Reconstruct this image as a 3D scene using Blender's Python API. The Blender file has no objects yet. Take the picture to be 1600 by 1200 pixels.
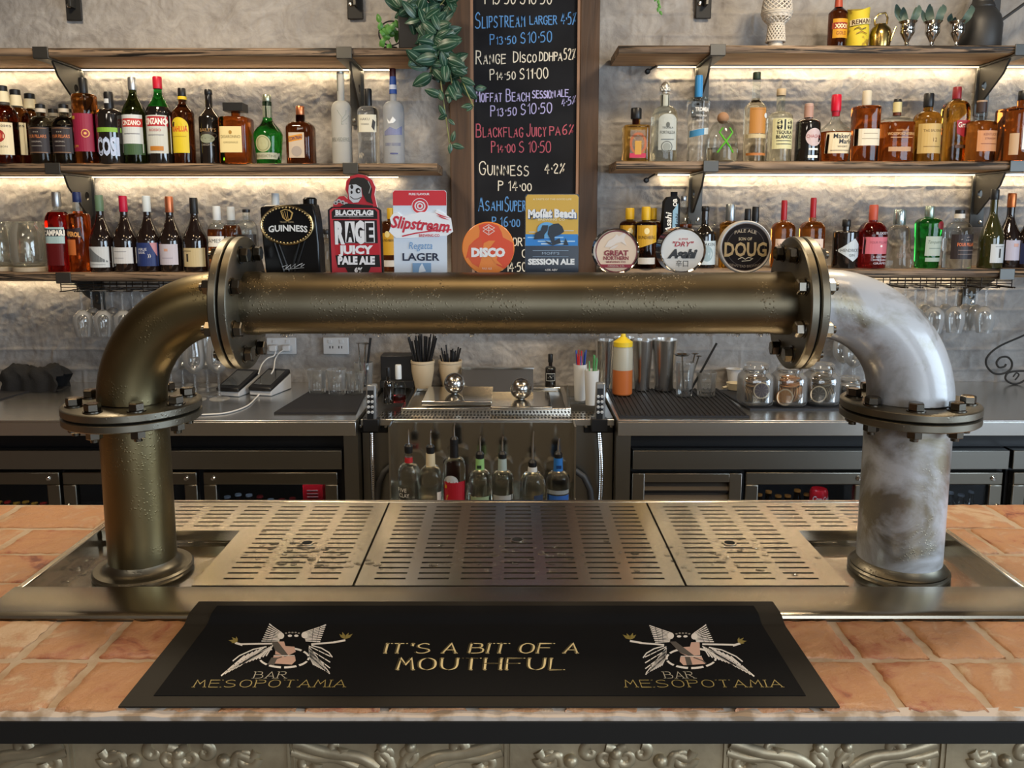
import bpy, math, random
from mathutils import Vector, Matrix
R = math.radians
random.seed(7)
scene = bpy.context.scene
COL = scene.collection

# ------------------------------------------------------------------ camera
FPX, PPY, EYE = 1280.0, 526.0, 1.663
TILT = math.atan(181 / 1280.0)
cd = bpy.data.cameras.new('camera'); cam = bpy.data.objects.new('camera', cd); COL.objects.link(cam)
cam.location = (0, 0, EYE); cam.rotation_euler = (math.pi / 2 - TILT, 0, 0)
cd.sensor_fit = 'HORIZONTAL'; cd.sensor_width = 36.0; cd.lens = 36.0 * FPX / 1600.0
cd.shift_y = -(600 - PPY) / 1600.0; cd.clip_start = 0.05; cd.clip_end = 60
scene.camera = cam
_c, _s = math.cos(TILT), math.sin(TILT)

# ------------------------------------------------------------------ colour management, world, lights
scene.view_settings.view_transform = 'Standard'; scene.view_settings.look = 'None'
scene.view_settings.gamma = 1.0; scene.view_settings.use_curve_mapping = False
scene.view_settings.exposure = 0.15
scene.cycles.use_denoising = True
scene.cycles.max_bounces = 12; scene.cycles.transmission_bounces = 10
scene.cycles.transparent_max_bounces = 24; scene.cycles.glossy_bounces = 5; scene.cycles.diffuse_bounces = 3
scene.cycles.caustics_reflective = False; scene.cycles.caustics_refractive = False
scene.cycles.sample_clamp_indirect = 6.0

wld = bpy.data.worlds.new('daylight'); scene.world = wld; wld.use_nodes = True
bg = wld.node_tree.nodes['Background']; bg.inputs[0].default_value = (0.62, 0.78, 1.0, 1); bg.inputs[1].default_value = .7


def area(name, loc, target, size, size_y, power, col, spread=180):
    l = bpy.data.lights.new(name, 'AREA'); l.shape = 'RECTANGLE'; l.size = size; l.size_y = size_y
    l.energy = power; l.color = col; l.spread = R(spread)
    o = bpy.data.objects.new(name, l); COL.objects.link(o); o.location = loc
    d = Vector(target) - Vector(loc); o.rotation_euler = d.to_track_quat('-Z', 'Y').to_euler()
    return o


DAY = (0.66, 0.83, 1.0); WARM = (1.0, 0.70, 0.38); LEDC = (1.0, 0.78, 0.48)
area('window_daylight', (3.96, -0.6, 1.75), (-1, -0.4, 1.45), 3.0, 1.7, 135, DAY)
area('shopfront_daylight', (1.75, -3.96, 1.65), (0.6, 3, 1.4), 2.7, 2.1, 72, (0.80, 0.90, 1.0))
for i, px in enumerate((-1.15, 0.0, 1.15)):
    area('ceiling_downlight', (px, 1.15, 2.98), (px, 1.2, 0), 0.35, 0.35, 4.5, WARM)
for i, px in enumerate((-1.6, 1.6)):
    area('dining_fill', (px, -1.5, 2.98), (px * .8, -1.6, 0), 0.9, 0.9, 24, (1.0, .90, .76))  # unseen lamps added to enrich metal reflections and brighten the badges
for i, px in enumerate((-1.2, 1.2)):
    area('aisle_fill', (px, 2.3, 2.98), (px, 2.5, 0), 0.3, 0.3, 26, (1.0, .82, .58))  # unseen lamps added to brighten the dark aisle and back counter


# ------------------------------------------------------------------ helpers: photo pixel -> point on a real plane
def ray(u, v):
    x = (u - 800) / FPX; y = -(v - PPY) / FPX
    return x, _c + y * _s, -_s + y * _c


def PZ(u, v, z):
    d = ray(u, v); t = (z - EYE) / d[2]
    return Vector((d[0] * t, d[1] * t, z))


def PY(u, v, Y):
    d = ray(u, v); t = Y / d[1]
    return Vector((d[0] * t, Y, EYE + d[2] * t))


def proj(p):
    z = p[2] - EYE; f = p[1] * _c - z * _s
    return 800 + FPX * p[0] / f, PPY - FPX * (p[1] * _s + z * _c) / f


# ------------------------------------------------------------------ materials
_mats = {}


def mat(name, col=(.8, .8, .8), rough=.5, metal=0., coat=0., trans=0., ior=1.45, bump=None, var=None, spec=.5,
        emit=None, estr=0., stretch=None, alpha=1.0):
    if name in _mats:
        return _mats[name]
    m = bpy.data.materials.new(name); m.use_nodes = True
    nt = m.node_tree; b = nt.nodes['Principled BSDF']
    b.inputs['Base Color'].default_value = (*col, 1); b.inputs['Roughness'].default_value = rough
    b.inputs['Metallic'].default_value = metal; b.inputs['Coat Weight'].default_value = coat
    b.inputs['Coat Roughness'].default_value = .05
    b.inputs['Transmission Weight'].default_value = trans; b.inputs['IOR'].default_value = ior
    b.inputs['Specular IOR Level'].default_value = spec
    if emit:
        b.inputs['Emission Color'].default_value = (*emit, 1); b.inputs['Emission Strength'].default_value = estr
    if bump or var:
        tc = nt.nodes.new('ShaderNodeTexCoord'); mp = nt.nodes.new('ShaderNodeMapping')
        nt.links.new(tc.outputs['Object'], mp.inputs[0])
        if stretch:
            mp.inputs['Scale'].default_value = stretch
    if bump:
        n = nt.nodes.new('ShaderNodeTexNoise'); n.inputs['Scale'].default_value = bump[0]
        n.inputs['Detail'].default_value = 5
        bp = nt.nodes.new('ShaderNodeBump'); bp.inputs['Strength'].default_value = bump[1]
        bp.inputs['Distance'].default_value = bump[2] if len(bump) > 2 else .002
        nt.links.new(mp.outputs[0], n.inputs[0]); nt.links.new(n.outputs[0], bp.inputs['Height'])
        nt.links.new(bp.outputs[0], b.inputs['Normal'])
    if var:   # (scale, colour2, lo, hi)
        n = nt.nodes.new('ShaderNodeTexNoise'); n.inputs['Scale'].default_value = var[0]; n.inputs['Detail'].default_value = 6
        r = nt.nodes.new('ShaderNodeValToRGB'); r.color_ramp.elements[0].position = var[2]; r.color_ramp.elements[1].position = var[3]
        r.color_ramp.elements[0].color = (*col, 1); r.color_ramp.elements[1].color = (*var[1], 1)
        nt.links.new(mp.outputs[0], n.inputs[0]); nt.links.new(n.outputs[0], r.inputs[0])
        nt.links.new(r.outputs[0], b.inputs['Base Color'])
    _mats[name] = m
    return m


def ink(c, rough=.45, spec=.5):
    """flat printed colour from an sRGB hex string"""
    k = 'print ' + c + str(rough) + ('' if spec == .5 else str(spec))
    v = [int(c[i:i + 2], 16) / 255 for i in (0, 2, 4)]
    return mat(k, tuple(x / 12.92 if x < .04 else ((x + .055) / 1.055) ** 2.4 for x in v), rough, spec=spec)


def foil(c, rough=.3):
    v = [int(c[i:i + 2], 16) / 255 for i in (0, 2, 4)]
    return mat('foil ' + c + str(rough), tuple(x ** 2.2 for x in v), rough, metal=.85)


def solid_glass(name, col, rough=.02, ior=1.38):
    return mat('glass ' + name, col, rough, trans=1.0, ior=ior)


def thin_glass(name, tint=(.97, .98, .97), refl=1.0, edge_glint=0.):
    k = 'thin glass ' + name
    if k in _mats:
        return _mats[k]
    m = bpy.data.materials.new(k); m.use_nodes = True; nt = m.node_tree; nt.nodes.clear()
    out = nt.nodes.new('ShaderNodeOutputMaterial'); mx = nt.nodes.new('ShaderNodeMixShader')
    tr = nt.nodes.new('ShaderNodeBsdfTransparent'); gl = nt.nodes.new('ShaderNodeBsdfGlossy')
    tr.inputs[0].default_value = (*tint, 1); gl.inputs['Roughness'].default_value = .03
    lw = nt.nodes.new('ShaderNodeLayerWeight'); lw.inputs[0].default_value = .16
    mu = nt.nodes.new('ShaderNodeMath'); mu.operation = 'MULTIPLY_ADD'; mu.inputs[1].default_value = .4 * refl; mu.inputs[2].default_value = .022
    nt.links.new(lw.outputs['Fresnel'], mu.inputs[0]); nt.links.new(mu.outputs[0], mx.inputs[0])
    top = gl.outputs[0]
    if edge_glint: lw.inputs[0].default_value = .42; mu.inputs[1].default_value = .75; mu.inputs[2].default_value = .04
    if edge_glint:        # bright highlights put into the colour as white, strongest where glass is edge-on
        df = nt.nodes.new('ShaderNodeBsdfTranslucent'); d2 = nt.nodes.new('ShaderNodeBsdfDiffuse'); m1 = nt.nodes.new('ShaderNodeMixShader'); m2 = nt.nodes.new('ShaderNodeMixShader'); m2.inputs[0].default_value = edge_glint
        df.inputs[0].default_value = d2.inputs[0].default_value = (.95, .95, .95, 1); nt.links.new(df.outputs[0], m1.inputs[1]); nt.links.new(d2.outputs[0], m1.inputs[2]); nt.links.new(gl.outputs[0], m2.inputs[1]); nt.links.new(m1.outputs[0], m2.inputs[2]); top = m2.outputs[0]
    nt.links.new(tr.outputs[0], mx.inputs[1]); nt.links.new(top, mx.inputs[2]); nt.links.new(mx.outputs[0], out.inputs[0])
    _mats[k] = m
    return m


# ------------------------------------------------------------------ mesh collector
class MB:
    def __init__(s):
        s.v = []; s.f = []; s.m = []

    def add(s, vs, fs, mi=0):
        b = len(s.v); s.v += [tuple(x) for x in vs]
        for i, f in enumerate(fs):
            s.f.append([b + k for k in f]); s.m.append(mi[i] if isinstance(mi, list) else mi)
        return s

    def box(s, x0, x1, y0, y1, z0, z1, mi=0):
        return s.add([(x0, y0, z0), (x1, y0, z0), (x1, y1, z0), (x0, y1, z0), (x0, y0, z1), (x1, y0, z1), (x1, y1, z1), (x0, y1, z1)],
                     [(0, 3, 2, 1), (4, 5, 6, 7), (0, 1, 5, 4), (1, 2, 6, 5), (2, 3, 7, 6), (3, 0, 4, 7)], mi)

    def hexa(s, p, mi=0):
        return s.add(p, [(0, 3, 2, 1), (4, 5, 6, 7), (0, 1, 5, 4), (1, 2, 6, 5), (2, 3, 7, 6), (3, 0, 4, 7)], mi)

    def lathe(s, prof, seg=24, mi=0, n=2.0, b=1.0, c=(0, 0, 0), axis='z', caps=True):
        """prof: (r, z) or (r, z, material); section is a superellipse of exponent n, depth ratio b"""
        vs = []; fs = []; ms = []
        for p in prof:
            for k in range(seg):
                t = 2 * math.pi * k / seg; ct, st = math.cos(t), math.sin(t)
                x = p[0] * math.copysign(abs(ct) ** (2 / n), ct); y = p[0] * b * math.copysign(abs(st) ** (2 / n), st)
                q = (x, y, p[1])
                if axis == 'x': q = (p[1], x, y)
                if axis == 'y': q = (x, -p[1], y)
                vs.append((q[0] + c[0], q[1] + c[1], q[2] + c[2]))
        for i in range(len(prof) - 1):
            mm = prof[i + 1][2] if len(prof[i + 1]) > 2 else mi
            for k in range(seg):
                k2 = (k + 1) % seg
                fs.append((i * seg + k, i * seg + k2, (i + 1) * seg + k2, (i + 1) * seg + k)); ms.append(mm)
        if caps:
            if prof[0][0] > 1e-6:
                fs.append(tuple(range(seg - 1, -1, -1))); ms.append(prof[0][2] if len(prof[0]) > 2 else mi)
            if prof[-1][0] > 1e-6:
                o = (len(prof) - 1) * seg; fs.append(tuple(range(o, o + seg))); ms.append(prof[-1][2] if len(prof[-1]) > 2 else mi)
        return s.add(vs, fs, ms)

    def tube(s, pts, r, seg=8, mi=0, caps=True):
        pts = [Vector(p) for p in pts]; n = len(pts); rr = r if isinstance(r, (list, tuple)) else [r] * n
        vs = []; fs = []; ref = None
        for i, p in enumerate(pts):
            t = (pts[min(i + 1, n - 1)] - pts[max(i - 1, 0)]).normalized()
            if ref is None:
                ref = Vector((0, 0, 1)) if abs(t.z) < .9 else Vector((0, 1, 0))
            a = t.cross(ref)
            if a.length < 1e-5:
                a = t.cross(Vector((1, 0, 0)))
            a.normalize(); bb = a.cross(t).normalized(); ref = bb
            for k in range(seg):
                w = 2 * math.pi * k / seg
                vs.append(p + (a * math.cos(w) + bb * math.sin(w)) * rr[i])
        for i in range(n - 1):
            for k in range(seg):
                k2 = (k + 1) % seg
                fs.append((i * seg + k, (i + 1) * seg + k, (i + 1) * seg + k2, i * seg + k2))
        if caps:
            fs.append(tuple(range(seg))); fs.append(tuple(range(n * seg - 1, (n - 1) * seg - 1, -1)))
        return s.add(vs, fs, mi)

    def prism(s, out, y0, y1, mi=0, side=None):
        """outline of (x, z) points, extruded from y0 (front) to y1"""
        n = len(out); vs = [(x, y0, z) for x, z in out] + [(x, y1, z) for x, z in out]
        a = sum(out[i][0] * out[(i + 1) % n][1] - out[(i + 1) % n][0] * out[i][1] for i in range(n))
        fs = [tuple(range(n)) if a > 0 else tuple(range(n - 1, -1, -1)),
              tuple(range(2 * n - 1, n - 1, -1)) if a > 0 else tuple(range(n, 2 * n))]
        for i in range(n):
            j = (i + 1) % n
            fs.append((j, i, n + i, n + j) if a > 0 else (i, j, n + j, n + i))
        return s.add(vs, fs, [mi, mi] + [mi if side is None else side] * n)

    def plate(s, out, z0, z1, mi=0):
        """outline of (x, y) points, extruded upwards"""
        n = len(out); vs = [(x, y, z0) for x, y in out] + [(x, y, z1) for x, y in out]
        a = sum(out[i][0] * out[(i + 1) % n][1] - out[(i + 1) % n][0] * out[i][1] for i in range(n))
        if a < 0:
            return s.plate(out[::-1], z0, z1, mi)
        fs = [tuple(range(n - 1, -1, -1)), tuple(range(n, 2 * n))] + [(i, (i + 1) % n, n + (i + 1) % n, n + i) for i in range(n)]
        return s.add(vs, fs, mi)

    def ball(s, c, r, seg=16, rings=10, mi=0, sz=1.0):
        return s.lathe([(r * math.sin(math.pi * i / rings) if 0 < i < rings else 0, -r * sz * math.cos(math.pi * i / rings)) for i in range(rings + 1)], seg, mi, c=c, caps=False)

    def build(s, name, mats, parent=None, loc=(0, 0, 0), bevel=0., smooth=35, rot=None):
        me = bpy.data.meshes.new(name); me.from_pydata(s.v, [], s.f)
        if not isinstance(mats, (list, tuple)): mats = [mats]
        for m in mats: me.materials.append(m)
        me.polygons.foreach_set('material_index', [min(k, len(mats) - 1) for k in s.m])
        me.validate(); me.update()
        if smooth:
            me.shade_smooth(); me.set_sharp_from_angle(angle=R(smooth))
        o = bpy.data.objects.new(name, me); COL.objects.link(o); o.location = loc
        if rot: o.rotation_euler = rot
        if parent: o.parent = parent
        if bevel:
            bm = o.modifiers.new('bevel', 'BEVEL'); bm.width = bevel; bm.segments = 2; bm.limit_method = 'ANGLE'; bm.angle_limit = R(40)
            bm.harden_normals = False
        return o


def tag(o, label=None, cat=None, group=None, kind=None):
    if label: o['label'] = label
    if cat: o['category'] = cat
    if group: o['group'] = group
    if kind: o['kind'] = kind
    return o


def thing(name, label, cat, loc=(0, 0, 0), rz=0., group=None):
    o = bpy.data.objects.new(name, None); COL.objects.link(o); o.empty_display_size = .05
    o.location = loc; o.rotation_euler = (0, 0, rz)
    return tag(o, label, cat, group)


def dup(root, loc, rz=None, label=None):
    """copy of a thing with copies of its parts and sub-parts"""
    r = root.copy(); COL.objects.link(r); r.location = loc
    if rz is not None: r.rotation_euler = (0, 0, rz)
    if label: r['label'] = label
    for ch in list(root.children):
        c = ch.copy(); COL.objects.link(c); c.parent = r
        for g in list(ch.children):
            d = g.copy(); COL.objects.link(d); d.parent = c
    return r


# ------------------------------------------------------------------ lettering
_txt = {}


def glyphs(text, bold=0., shear=0., space=1.0):
    """flat filled lettering: (verts2d, faces), cap height 1, centred on x"""
    k = (text, bold, shear, space)
    if k in _txt: return _txt[k]
    cu = bpy.data.curves.new('lettering', 'FONT'); cu.body = text; cu.size = 1.0; cu.offset = bold; cu.shear = shear
    cu.space_character = space; cu.resolution_u = 2; cu.fill_mode = 'FRONT'
    ob = bpy.data.objects.new('lettering', cu); COL.objects.link(ob)
    dg = bpy.context.evaluated_depsgraph_get(); me = bpy.data.meshes.new_from_object(ob.evaluated_get(dg))
    vs = [(v.co.x, v.co.y) for v in me.vertices]; fs = [tuple(p.vertices) for p in me.polygons]
    bpy.data.objects.remove(ob); bpy.data.curves.remove(cu); bpy.data.meshes.remove(me)
    if vs:
        x0 = min(p[0] for p in vs); x1 = max(p[0] for p in vs); h = .70
        vs = [((p[0] - (x0 + x1) / 2) / h, p[1] / h) for p in vs]
    _txt[k] = (vs, fs)
    return _txt[k]


SF = {'A': '003960 1353', 'B': '0009 094958564505 4564614000', 'C': '6759290702205062', 'D': '0009 093967623000', 'E': '69090060 0555', 'F': '690900 0555',
      'G': '67592907022050626444', 'H': '0009 6069 0565', 'I': '0009', 'J': '5952301002', 'K': '0009 5904 2650', 'L': '090050', 'M': '0019345960', 'N': '00096069',
      'O': '290702204062674929', 'P': '0009 094958564505', 'Q': '290702204062674929 3260', 'R': '0009 094958564505 2560', 'S': '58492907155462401001', 'T': '0969 3930',
      'U': '090220406269', 'V': '093069', 'W': '0910355069', 'X': '0069 0960', 'Y': '093569 3530', 'Z': '09690060', '0': '290702204062674929', '1': '173930',
      '2': '072949670060', '3': '082949573563401001', '4': '40490363', '5': '59190546634000', '6': '5928041040624514', '7': '096920', '8': '350739673502306235',
      '9': '6745252748696020', '.': '1415', '%': '0069 171829281717 425354434242', "'": '1917', ' ': ''}
ROUND = set('BCDGJOPQRSU02356890')


def strokes(text, jit=0., rng=None, small=()):
    """single-line lettering as polylines, cap height 1; indices in small are drawn as small capitals"""
    out = []; x = 0.
    for i, ch in enumerate(text):
        g = SF.get(ch, ''); sc = .72 if i in small else 1.0; wmax = 0
        for st in g.split():
            pts = [(int(st[k]) / 9., int(st[k + 1]) / 9.) for k in range(0, len(st), 2)]
            wmax = max(wmax, max(p[0] for p in pts))
            if jit: pts = [(p[0] + rng.uniform(-jit, jit), p[1] + rng.uniform(-jit, jit)) for p in pts]
            if ch in ROUND and len(pts) > 3:
                for _ in range(2):
                    q = [pts[0]]
                    for a, b in zip(pts, pts[1:]):
                        q += [(.75 * a[0] + .25 * b[0], .75 * a[1] + .25 * b[1]), (.25 * a[0] + .75 * b[0], .25 * a[1] + .75 * b[1])]
                    pts = q + [pts[-1]]
            out.append([(x + p[0] * sc, p[1] * sc) for p in pts])
        x += (wmax * sc + .26) if ch != ' ' else .42
    return out, x - .26


def ribbon(mb, line, w, mi, mapf, thin=None):
    """flat stroke along a 2-D polyline with mitred corners; thin = width of strokes that are not upright"""
    pts = [line[0]]
    for p in line[1:]:
        if math.hypot(p[0] - pts[-1][0], p[1] - pts[-1][1]) > 1e-6: pts.append(p)
    if len(pts) < 2: return
    closed = len(pts) > 3 and math.hypot(pts[0][0] - pts[-1][0], pts[0][1] - pts[-1][1]) < 1e-5
    if closed: pts = pts[:-1]
    n = len(pts); segs = []
    for i in range(n if closed else n - 1):
        a, b = pts[i], pts[(i + 1) % n]; dx, dy = b[0] - a[0], b[1] - a[1]; L = math.hypot(dx, dy)
        segs.append((dx / L, dy / L, w if thin is None else thin + (w - thin) * min(1, abs(dy) / L) ** 2))
    vs = []
    for i, p in enumerate(pts):
        s0 = segs[i - 1] if (closed or i > 0) else segs[0]; s1 = segs[i % len(segs)] if (closed or i < n - 1) else segs[-1]
        nx, ny = -(s0[1] + s1[1]), s0[0] + s1[0]; l = math.hypot(nx, ny)
        if l < .5: nx, ny, l = -s1[1], s1[0], 1.0
        nx, ny = nx / l, ny / l; ww = (s0[2] + s1[2]) / 4 * min(1.35, 2 / max(l, .9)); ex = ey = 0
        if not closed and i == 0: ex, ey = -s1[0] * ww * .5, -s1[1] * ww * .5
        if not closed and i == n - 1: ex, ey = s0[0] * ww * .5, s0[1] * ww * .5
        vs += [mapf(p[0] - nx * ww + ex, p[1] - ny * ww + ey), mapf(p[0] + nx * ww + ex, p[1] + ny * ww + ey)]
    fs = []
    for i in range(n if closed else n - 1):
        k = (i + 1) % n; fs.append((2 * i, 2 * k, 2 * k + 1, 2 * i + 1))
    mb.add(vs, fs, mi)


class Print:
    """collects printed marks (in photo pixels) on a surface: mapf(u, v, lift) -> local point"""
    def __init__(s, mapf, lift=.0004, step=.0003, curved=False):
        s.curved = curved; s.mapf = mapf; s.mb = MB(); s.cols = []; s.lift = lift; s.step = step; s.k = 0

    def ci(s, c):
        m = ink(c) if isinstance(c, str) else c
        if m not in s.cols: s.cols.append(m)
        return s.cols.index(m)

    def el(s, e):
        s.k += 1; L = s.lift + s.step * s.k; k = e[0]
        if k == 'r':      # u0,u1,v0,v1,colour[,skew]
            _, u0, u1, v0, v1, c = e[:6]; sk = e[6] if len(e) > 6 else 0; n = 10
            vs = []
            for i in range(n + 1):
                u = u0 + (u1 - u0) * i / n; d = sk * (i / n - .5)
                vs += [s.mapf(u, v1 + d, L), s.mapf(u, v0 + d, L)]
            s.mb.add(vs, [(2 * i, 2 * i + 2, 2 * i + 3, 2 * i + 1) for i in range(n)], s.ci(c))
        elif k == 'e':    # u,v,ru,rv,colour
            _, u, v, ru, rv, c = e; n = 24; vs = [s.mapf(u, v, L)]
            for q in (.5, 1.):
                vs += [s.mapf(u + ru * q * math.cos(2 * math.pi * i / n), v - rv * q * math.sin(2 * math.pi * i / n), L) for i in range(n)]
            fs = [(0, 1 + i, 1 + (i + 1) % n) for i in range(n)] + [(1 + i, 1 + n + i, 1 + n + (i + 1) % n, 1 + (i + 1) % n) for i in range(n)]
            s.mb.add(vs, fs, s.ci(c))
        elif k == 'o':    # ring u,v,ru,rv,width,colour[,dash]
            _, u, v, ru, rv, w, c = e[:7]; n = 48; dash = e[7] if len(e) > 7 else 0; vs = []
            for i in range(n):
                a = 2 * math.pi * i / n
                vs += [s.mapf(u + (ru - w) * math.cos(a), v - (rv - w) * math.sin(a), L), s.mapf(u + ru * math.cos(a), v - rv * math.sin(a), L)]
            s.mb.add(vs, [(2 * i, 2 * i + 1, (2 * i + 3) % (2 * n), (2 * i + 2) % (2 * n)) for i in range(n) if not dash or i % dash], s.ci(c))
        elif k == 'p':    # points, colour
            _, pts, c = e; a = sum(pts[i][0] * pts[(i + 1) % len(pts)][1] - pts[(i + 1) % len(pts)][0] * pts[i][1] for i in range(len(pts)))
            if a > 0: pts = pts[::-1]
            if s.curved:          # cut into upright strips so that the shape follows the curve
                lo = min(p[0] for p in pts); hi = max(p[0] for p in pts); n = 9
                for i in range(n):
                    q = pts
                    for x, sg in ((lo + (hi - lo) * i / n, 1), (lo + (hi - lo) * (i + 1) / n, -1)):
                        r_ = []
                        for a_, b_ in zip(q, q[1:] + q[:1]):
                            ia, ib = (a_[0] - x) * sg >= -1e-9, (b_[0] - x) * sg >= -1e-9
                            if ia: r_.append(a_)
                            if ia != ib:
                                f_ = (x - a_[0]) / (b_[0] - a_[0]); r_.append((x, a_[1] + (b_[1] - a_[1]) * f_))
                        q = r_
                        if len(q) < 3: break
                    if len(q) >= 3: s.mb.add([s.mapf(u, v, L) for u, v in q], [tuple(range(len(q)))], s.ci(c))
            else:
                s.mb.add([s.mapf(u, v, L) for u, v in pts], [tuple(range(len(pts)))], s.ci(c))
        elif k == 'l':    # polyline points, width, colour
            _, pts, w, c = e
            ribbon(s.mb, [(u, -v) for u, v in pts], w, s.ci(c), lambda x, y: s.mapf(x, -y, L))
        elif k == 't':    # text, u, v(baseline), cap height px, colour, {bold, shear, space, w, rise, arc}
            _, t, u, v, h, c = e[:6]; o = e[6] if len(e) > 6 else {}
            vs, fs = glyphs(t, o.get('bold', 0), o.get('shear', 0), o.get('space', 1.0))
            if not vs: return
            hw = max(p[0] for p in vs); sx = h
            if 'w' in o: sx = o['w'] / (2 * hw)
            rise = o.get('rise', 0); arc = o.get('arc', 0)
            f = lambda p: s.mapf(u + p[0] * sx, v - p[1] * h - rise * p[0] / hw + arc * (p[0] / hw) ** 2, L)
            s.mb.add([f(p) for p in vs], fs, s.ci(c))

    def build(s, name, parent, **kw):
        return s.mb.build(name, s.cols, parent, smooth=0, **kw)

# ------------------------------------------------------------------ the room
def wall_material():
    m = bpy.data.materials.new('grey rendered brick'); m.use_nodes = True; nt = m.node_tree; N = nt.nodes.new; L = nt.links.new
    b = nt.nodes['Principled BSDF']; b.inputs['Roughness'].default_value = .8
    tc = N('ShaderNodeTexCoord'); mp = N('ShaderNodeMapping'); mp.inputs['Rotation'].default_value = (R(90), 0, 0)
    L(tc.outputs['Object'], mp.inputs[0])
    # warp the joints a little
    wn = N('ShaderNodeTexNoise'); wn.inputs['Scale'].default_value = 5; L(mp.outputs[0], wn.inputs[0])
    wa = N('ShaderNodeMixRGB'); wa.blend_type = 'ADD'; wa.inputs[0].default_value = .025; L(mp.outputs[0], wa.inputs[1]); L(wn.outputs['Color'], wa.inputs[2])
    br = N('ShaderNodeTexBrick'); br.inputs['Scale'].default_value = 1; br.inputs['Brick Width'].default_value = .245; br.inputs['Row Height'].default_value = .086
    br.inputs['Mortar Size'].default_value = .0001; br.inputs['Mortar Smooth'].default_value = .6
    L(wa.outputs[0], br.inputs[0])
    n1 = N('ShaderNodeTexNoise'); n1.inputs['Scale'].default_value = 9; n1.inputs['Detail'].default_value = 8; n1.inputs['Roughness'].default_value = .62; n1.inputs['Distortion'].default_value = 1.2
    n2 = N('ShaderNodeTexNoise'); n2.inputs['Scale'].default_value = 34; n2.inputs['Detail'].default_value = 8; n2.inputs['Roughness'].default_value = .7; n2.inputs['Distortion'].default_value = 2.0
    n3 = N('ShaderNodeTexNoise'); n3.inputs['Scale'].default_value = 2.2; n3.inputs['Detail'].default_value = 3
    for n in (n1, n2, n3): L(tc.outputs['Object'], n.inputs[0])
    cr = N('ShaderNodeValToRGB'); L(n1.outputs[0], cr.inputs[0])
    cr.color_ramp.elements[0].position = .3; cr.color_ramp.elements[0].color = (.29, .265, .245, 1)
    cr.color_ramp.elements[1].position = .72; cr.color_ramp.elements[1].color = (.50, .47, .44, 1)
    L(cr.outputs[0], b.inputs['Base Color'])
    # where the render is thick the joints drown
    mk = N('ShaderNodeValToRGB'); mk.color_ramp.elements[0].position = .42; mk.color_ramp.elements[1].position = .58; L(n3.outputs[0], mk.inputs[0])
    jm = N('ShaderNodeMath'); jm.operation = 'MULTIPLY'; L(br.outputs['Fac'], jm.inputs[0]); L(mk.outputs[0], jm.inputs[1])
    ht = N('ShaderNodeMath'); ht.operation = 'MULTIPLY_ADD'; ht.inputs[1].default_value = -.55; L(jm.outputs[0], ht.inputs[0]); L(n1.outputs[0], ht.inputs[2])
    ad = N('ShaderNodeMath'); ad.operation = 'MULTIPLY_ADD'; ad.inputs[1].default_value = .55; L(n2.outputs[0], ad.inputs[0]); L(ht.outputs[0], ad.inputs[2])
    bp = N('ShaderNodeBump'); bp.inputs['Strength'].default_value = .6; bp.inputs['Distance'].default_value = .008
    L(ad.outputs[0], bp.inputs['Height']); L(bp.outputs[0], b.inputs['Normal'])
    return m


WALLY = 3.45
plain = mat('dark painted wall', (.34, .31, .28), .85, bump=(60, .2))
def struct(name, mb, m, **kw):
    return tag(mb.build(name, m, **kw), kind='structure')

from mathutils import noise as mn
def sstep(a, b, x):
    t = max(0., min(1., (x - a) / (b - a))); return t * t * (3 - 2 * t)


def relief(x, z):
    """trowelled render over brick: depth in metres behind the face of the wall"""
    p = Vector((x, 0, z)); w1 = mn.noise_vector(p * 3.1) * .10; q = p + w1
    a = mn.noise(q * 5.5 + Vector((3, 1, 7))); b = mn.noise(q * 11 + Vector((9, 4, 2)))
    ter = .8 * sstep(-.03, .0, a) + .8 * sstep(.20, .22, a) + .7 * sstep(.05, .07, b) + .7 * sstep(-.28, -.26, b)
    q2 = p + mn.noise_vector(p * 9) * .035
    fine = .5 * mn.turbulence(q2 * 24, 4, False) + .45 * mn.noise(q2 * 70) + .35 * sstep(.0, .06, mn.noise(q2 * 26 + Vector((0, 8, 0))))
    rowh, bw = .086, .245; zz = z + .004 * mn.noise(p * 6); row = math.floor(zz / rowh); fz_ = zz / rowh - row; fx_ = ((x + .004 * mn.noise(p * 7 + Vector((5, 5, 5)))) / bw + .5 * (row % 2)) % 1
    dj = min(min(fz_, 1 - fz_) * rowh, min(fx_, 1 - fx_) * bw); joint = 1 - sstep(.002, .009, dj)
    mask = sstep(-.05, .18, mn.noise(p * 1.3 + Vector((1.7, 0, 4.4))) + (.18 if x > .45 else -.06))
    return .0024 * ter + .0040 * fine + .0050 * joint * mask


m = MB(); gx0, gx1, gz0, gz1, st = -2.35, 2.35, .93, 2.62, .0056
nx_, nz_ = int((gx1 - gx0) / st), int((gz1 - gz0) / st); vs = []
for j in range(nz_ + 1):
    for i in range(nx_ + 1):
        x = gx0 + st * i; z = gz0 + st * j; e = min(i, nx_ - i, j, nz_ - j); vs.append((x, WALLY + (max(0, .0165 - relief(x, z)) if e else .012), z))
m.add(vs, [(j * (nx_ + 1) + i, j * (nx_ + 1) + i + 1, (j + 1) * (nx_ + 1) + i + 1, (j + 1) * (nx_ + 1) + i) for j in range(nz_) for i in range(nx_)])
X0, X1, Z0, Z1 = gx0, gx0 + st * nx_, gz0, gz0 + st * nz_
for a, b_, c, d in ((-4.1, X0, 0, 3.1), (X1, 4.1, 0, 3.1), (X0, X1, 0, Z0), (X0, X1, Z1, 3.1)): m.add([(a, WALLY + .012, c), (b_, WALLY + .012, c), (b_, WALLY + .012, d), (a, WALLY + .012, d)], [(0, 1, 2, 3)])
m.box(-4.1, 4.1, WALLY + .02, WALLY + .2, 0, 3.1)
struct('wall_back', m, wall_material(), smooth=75)
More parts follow.
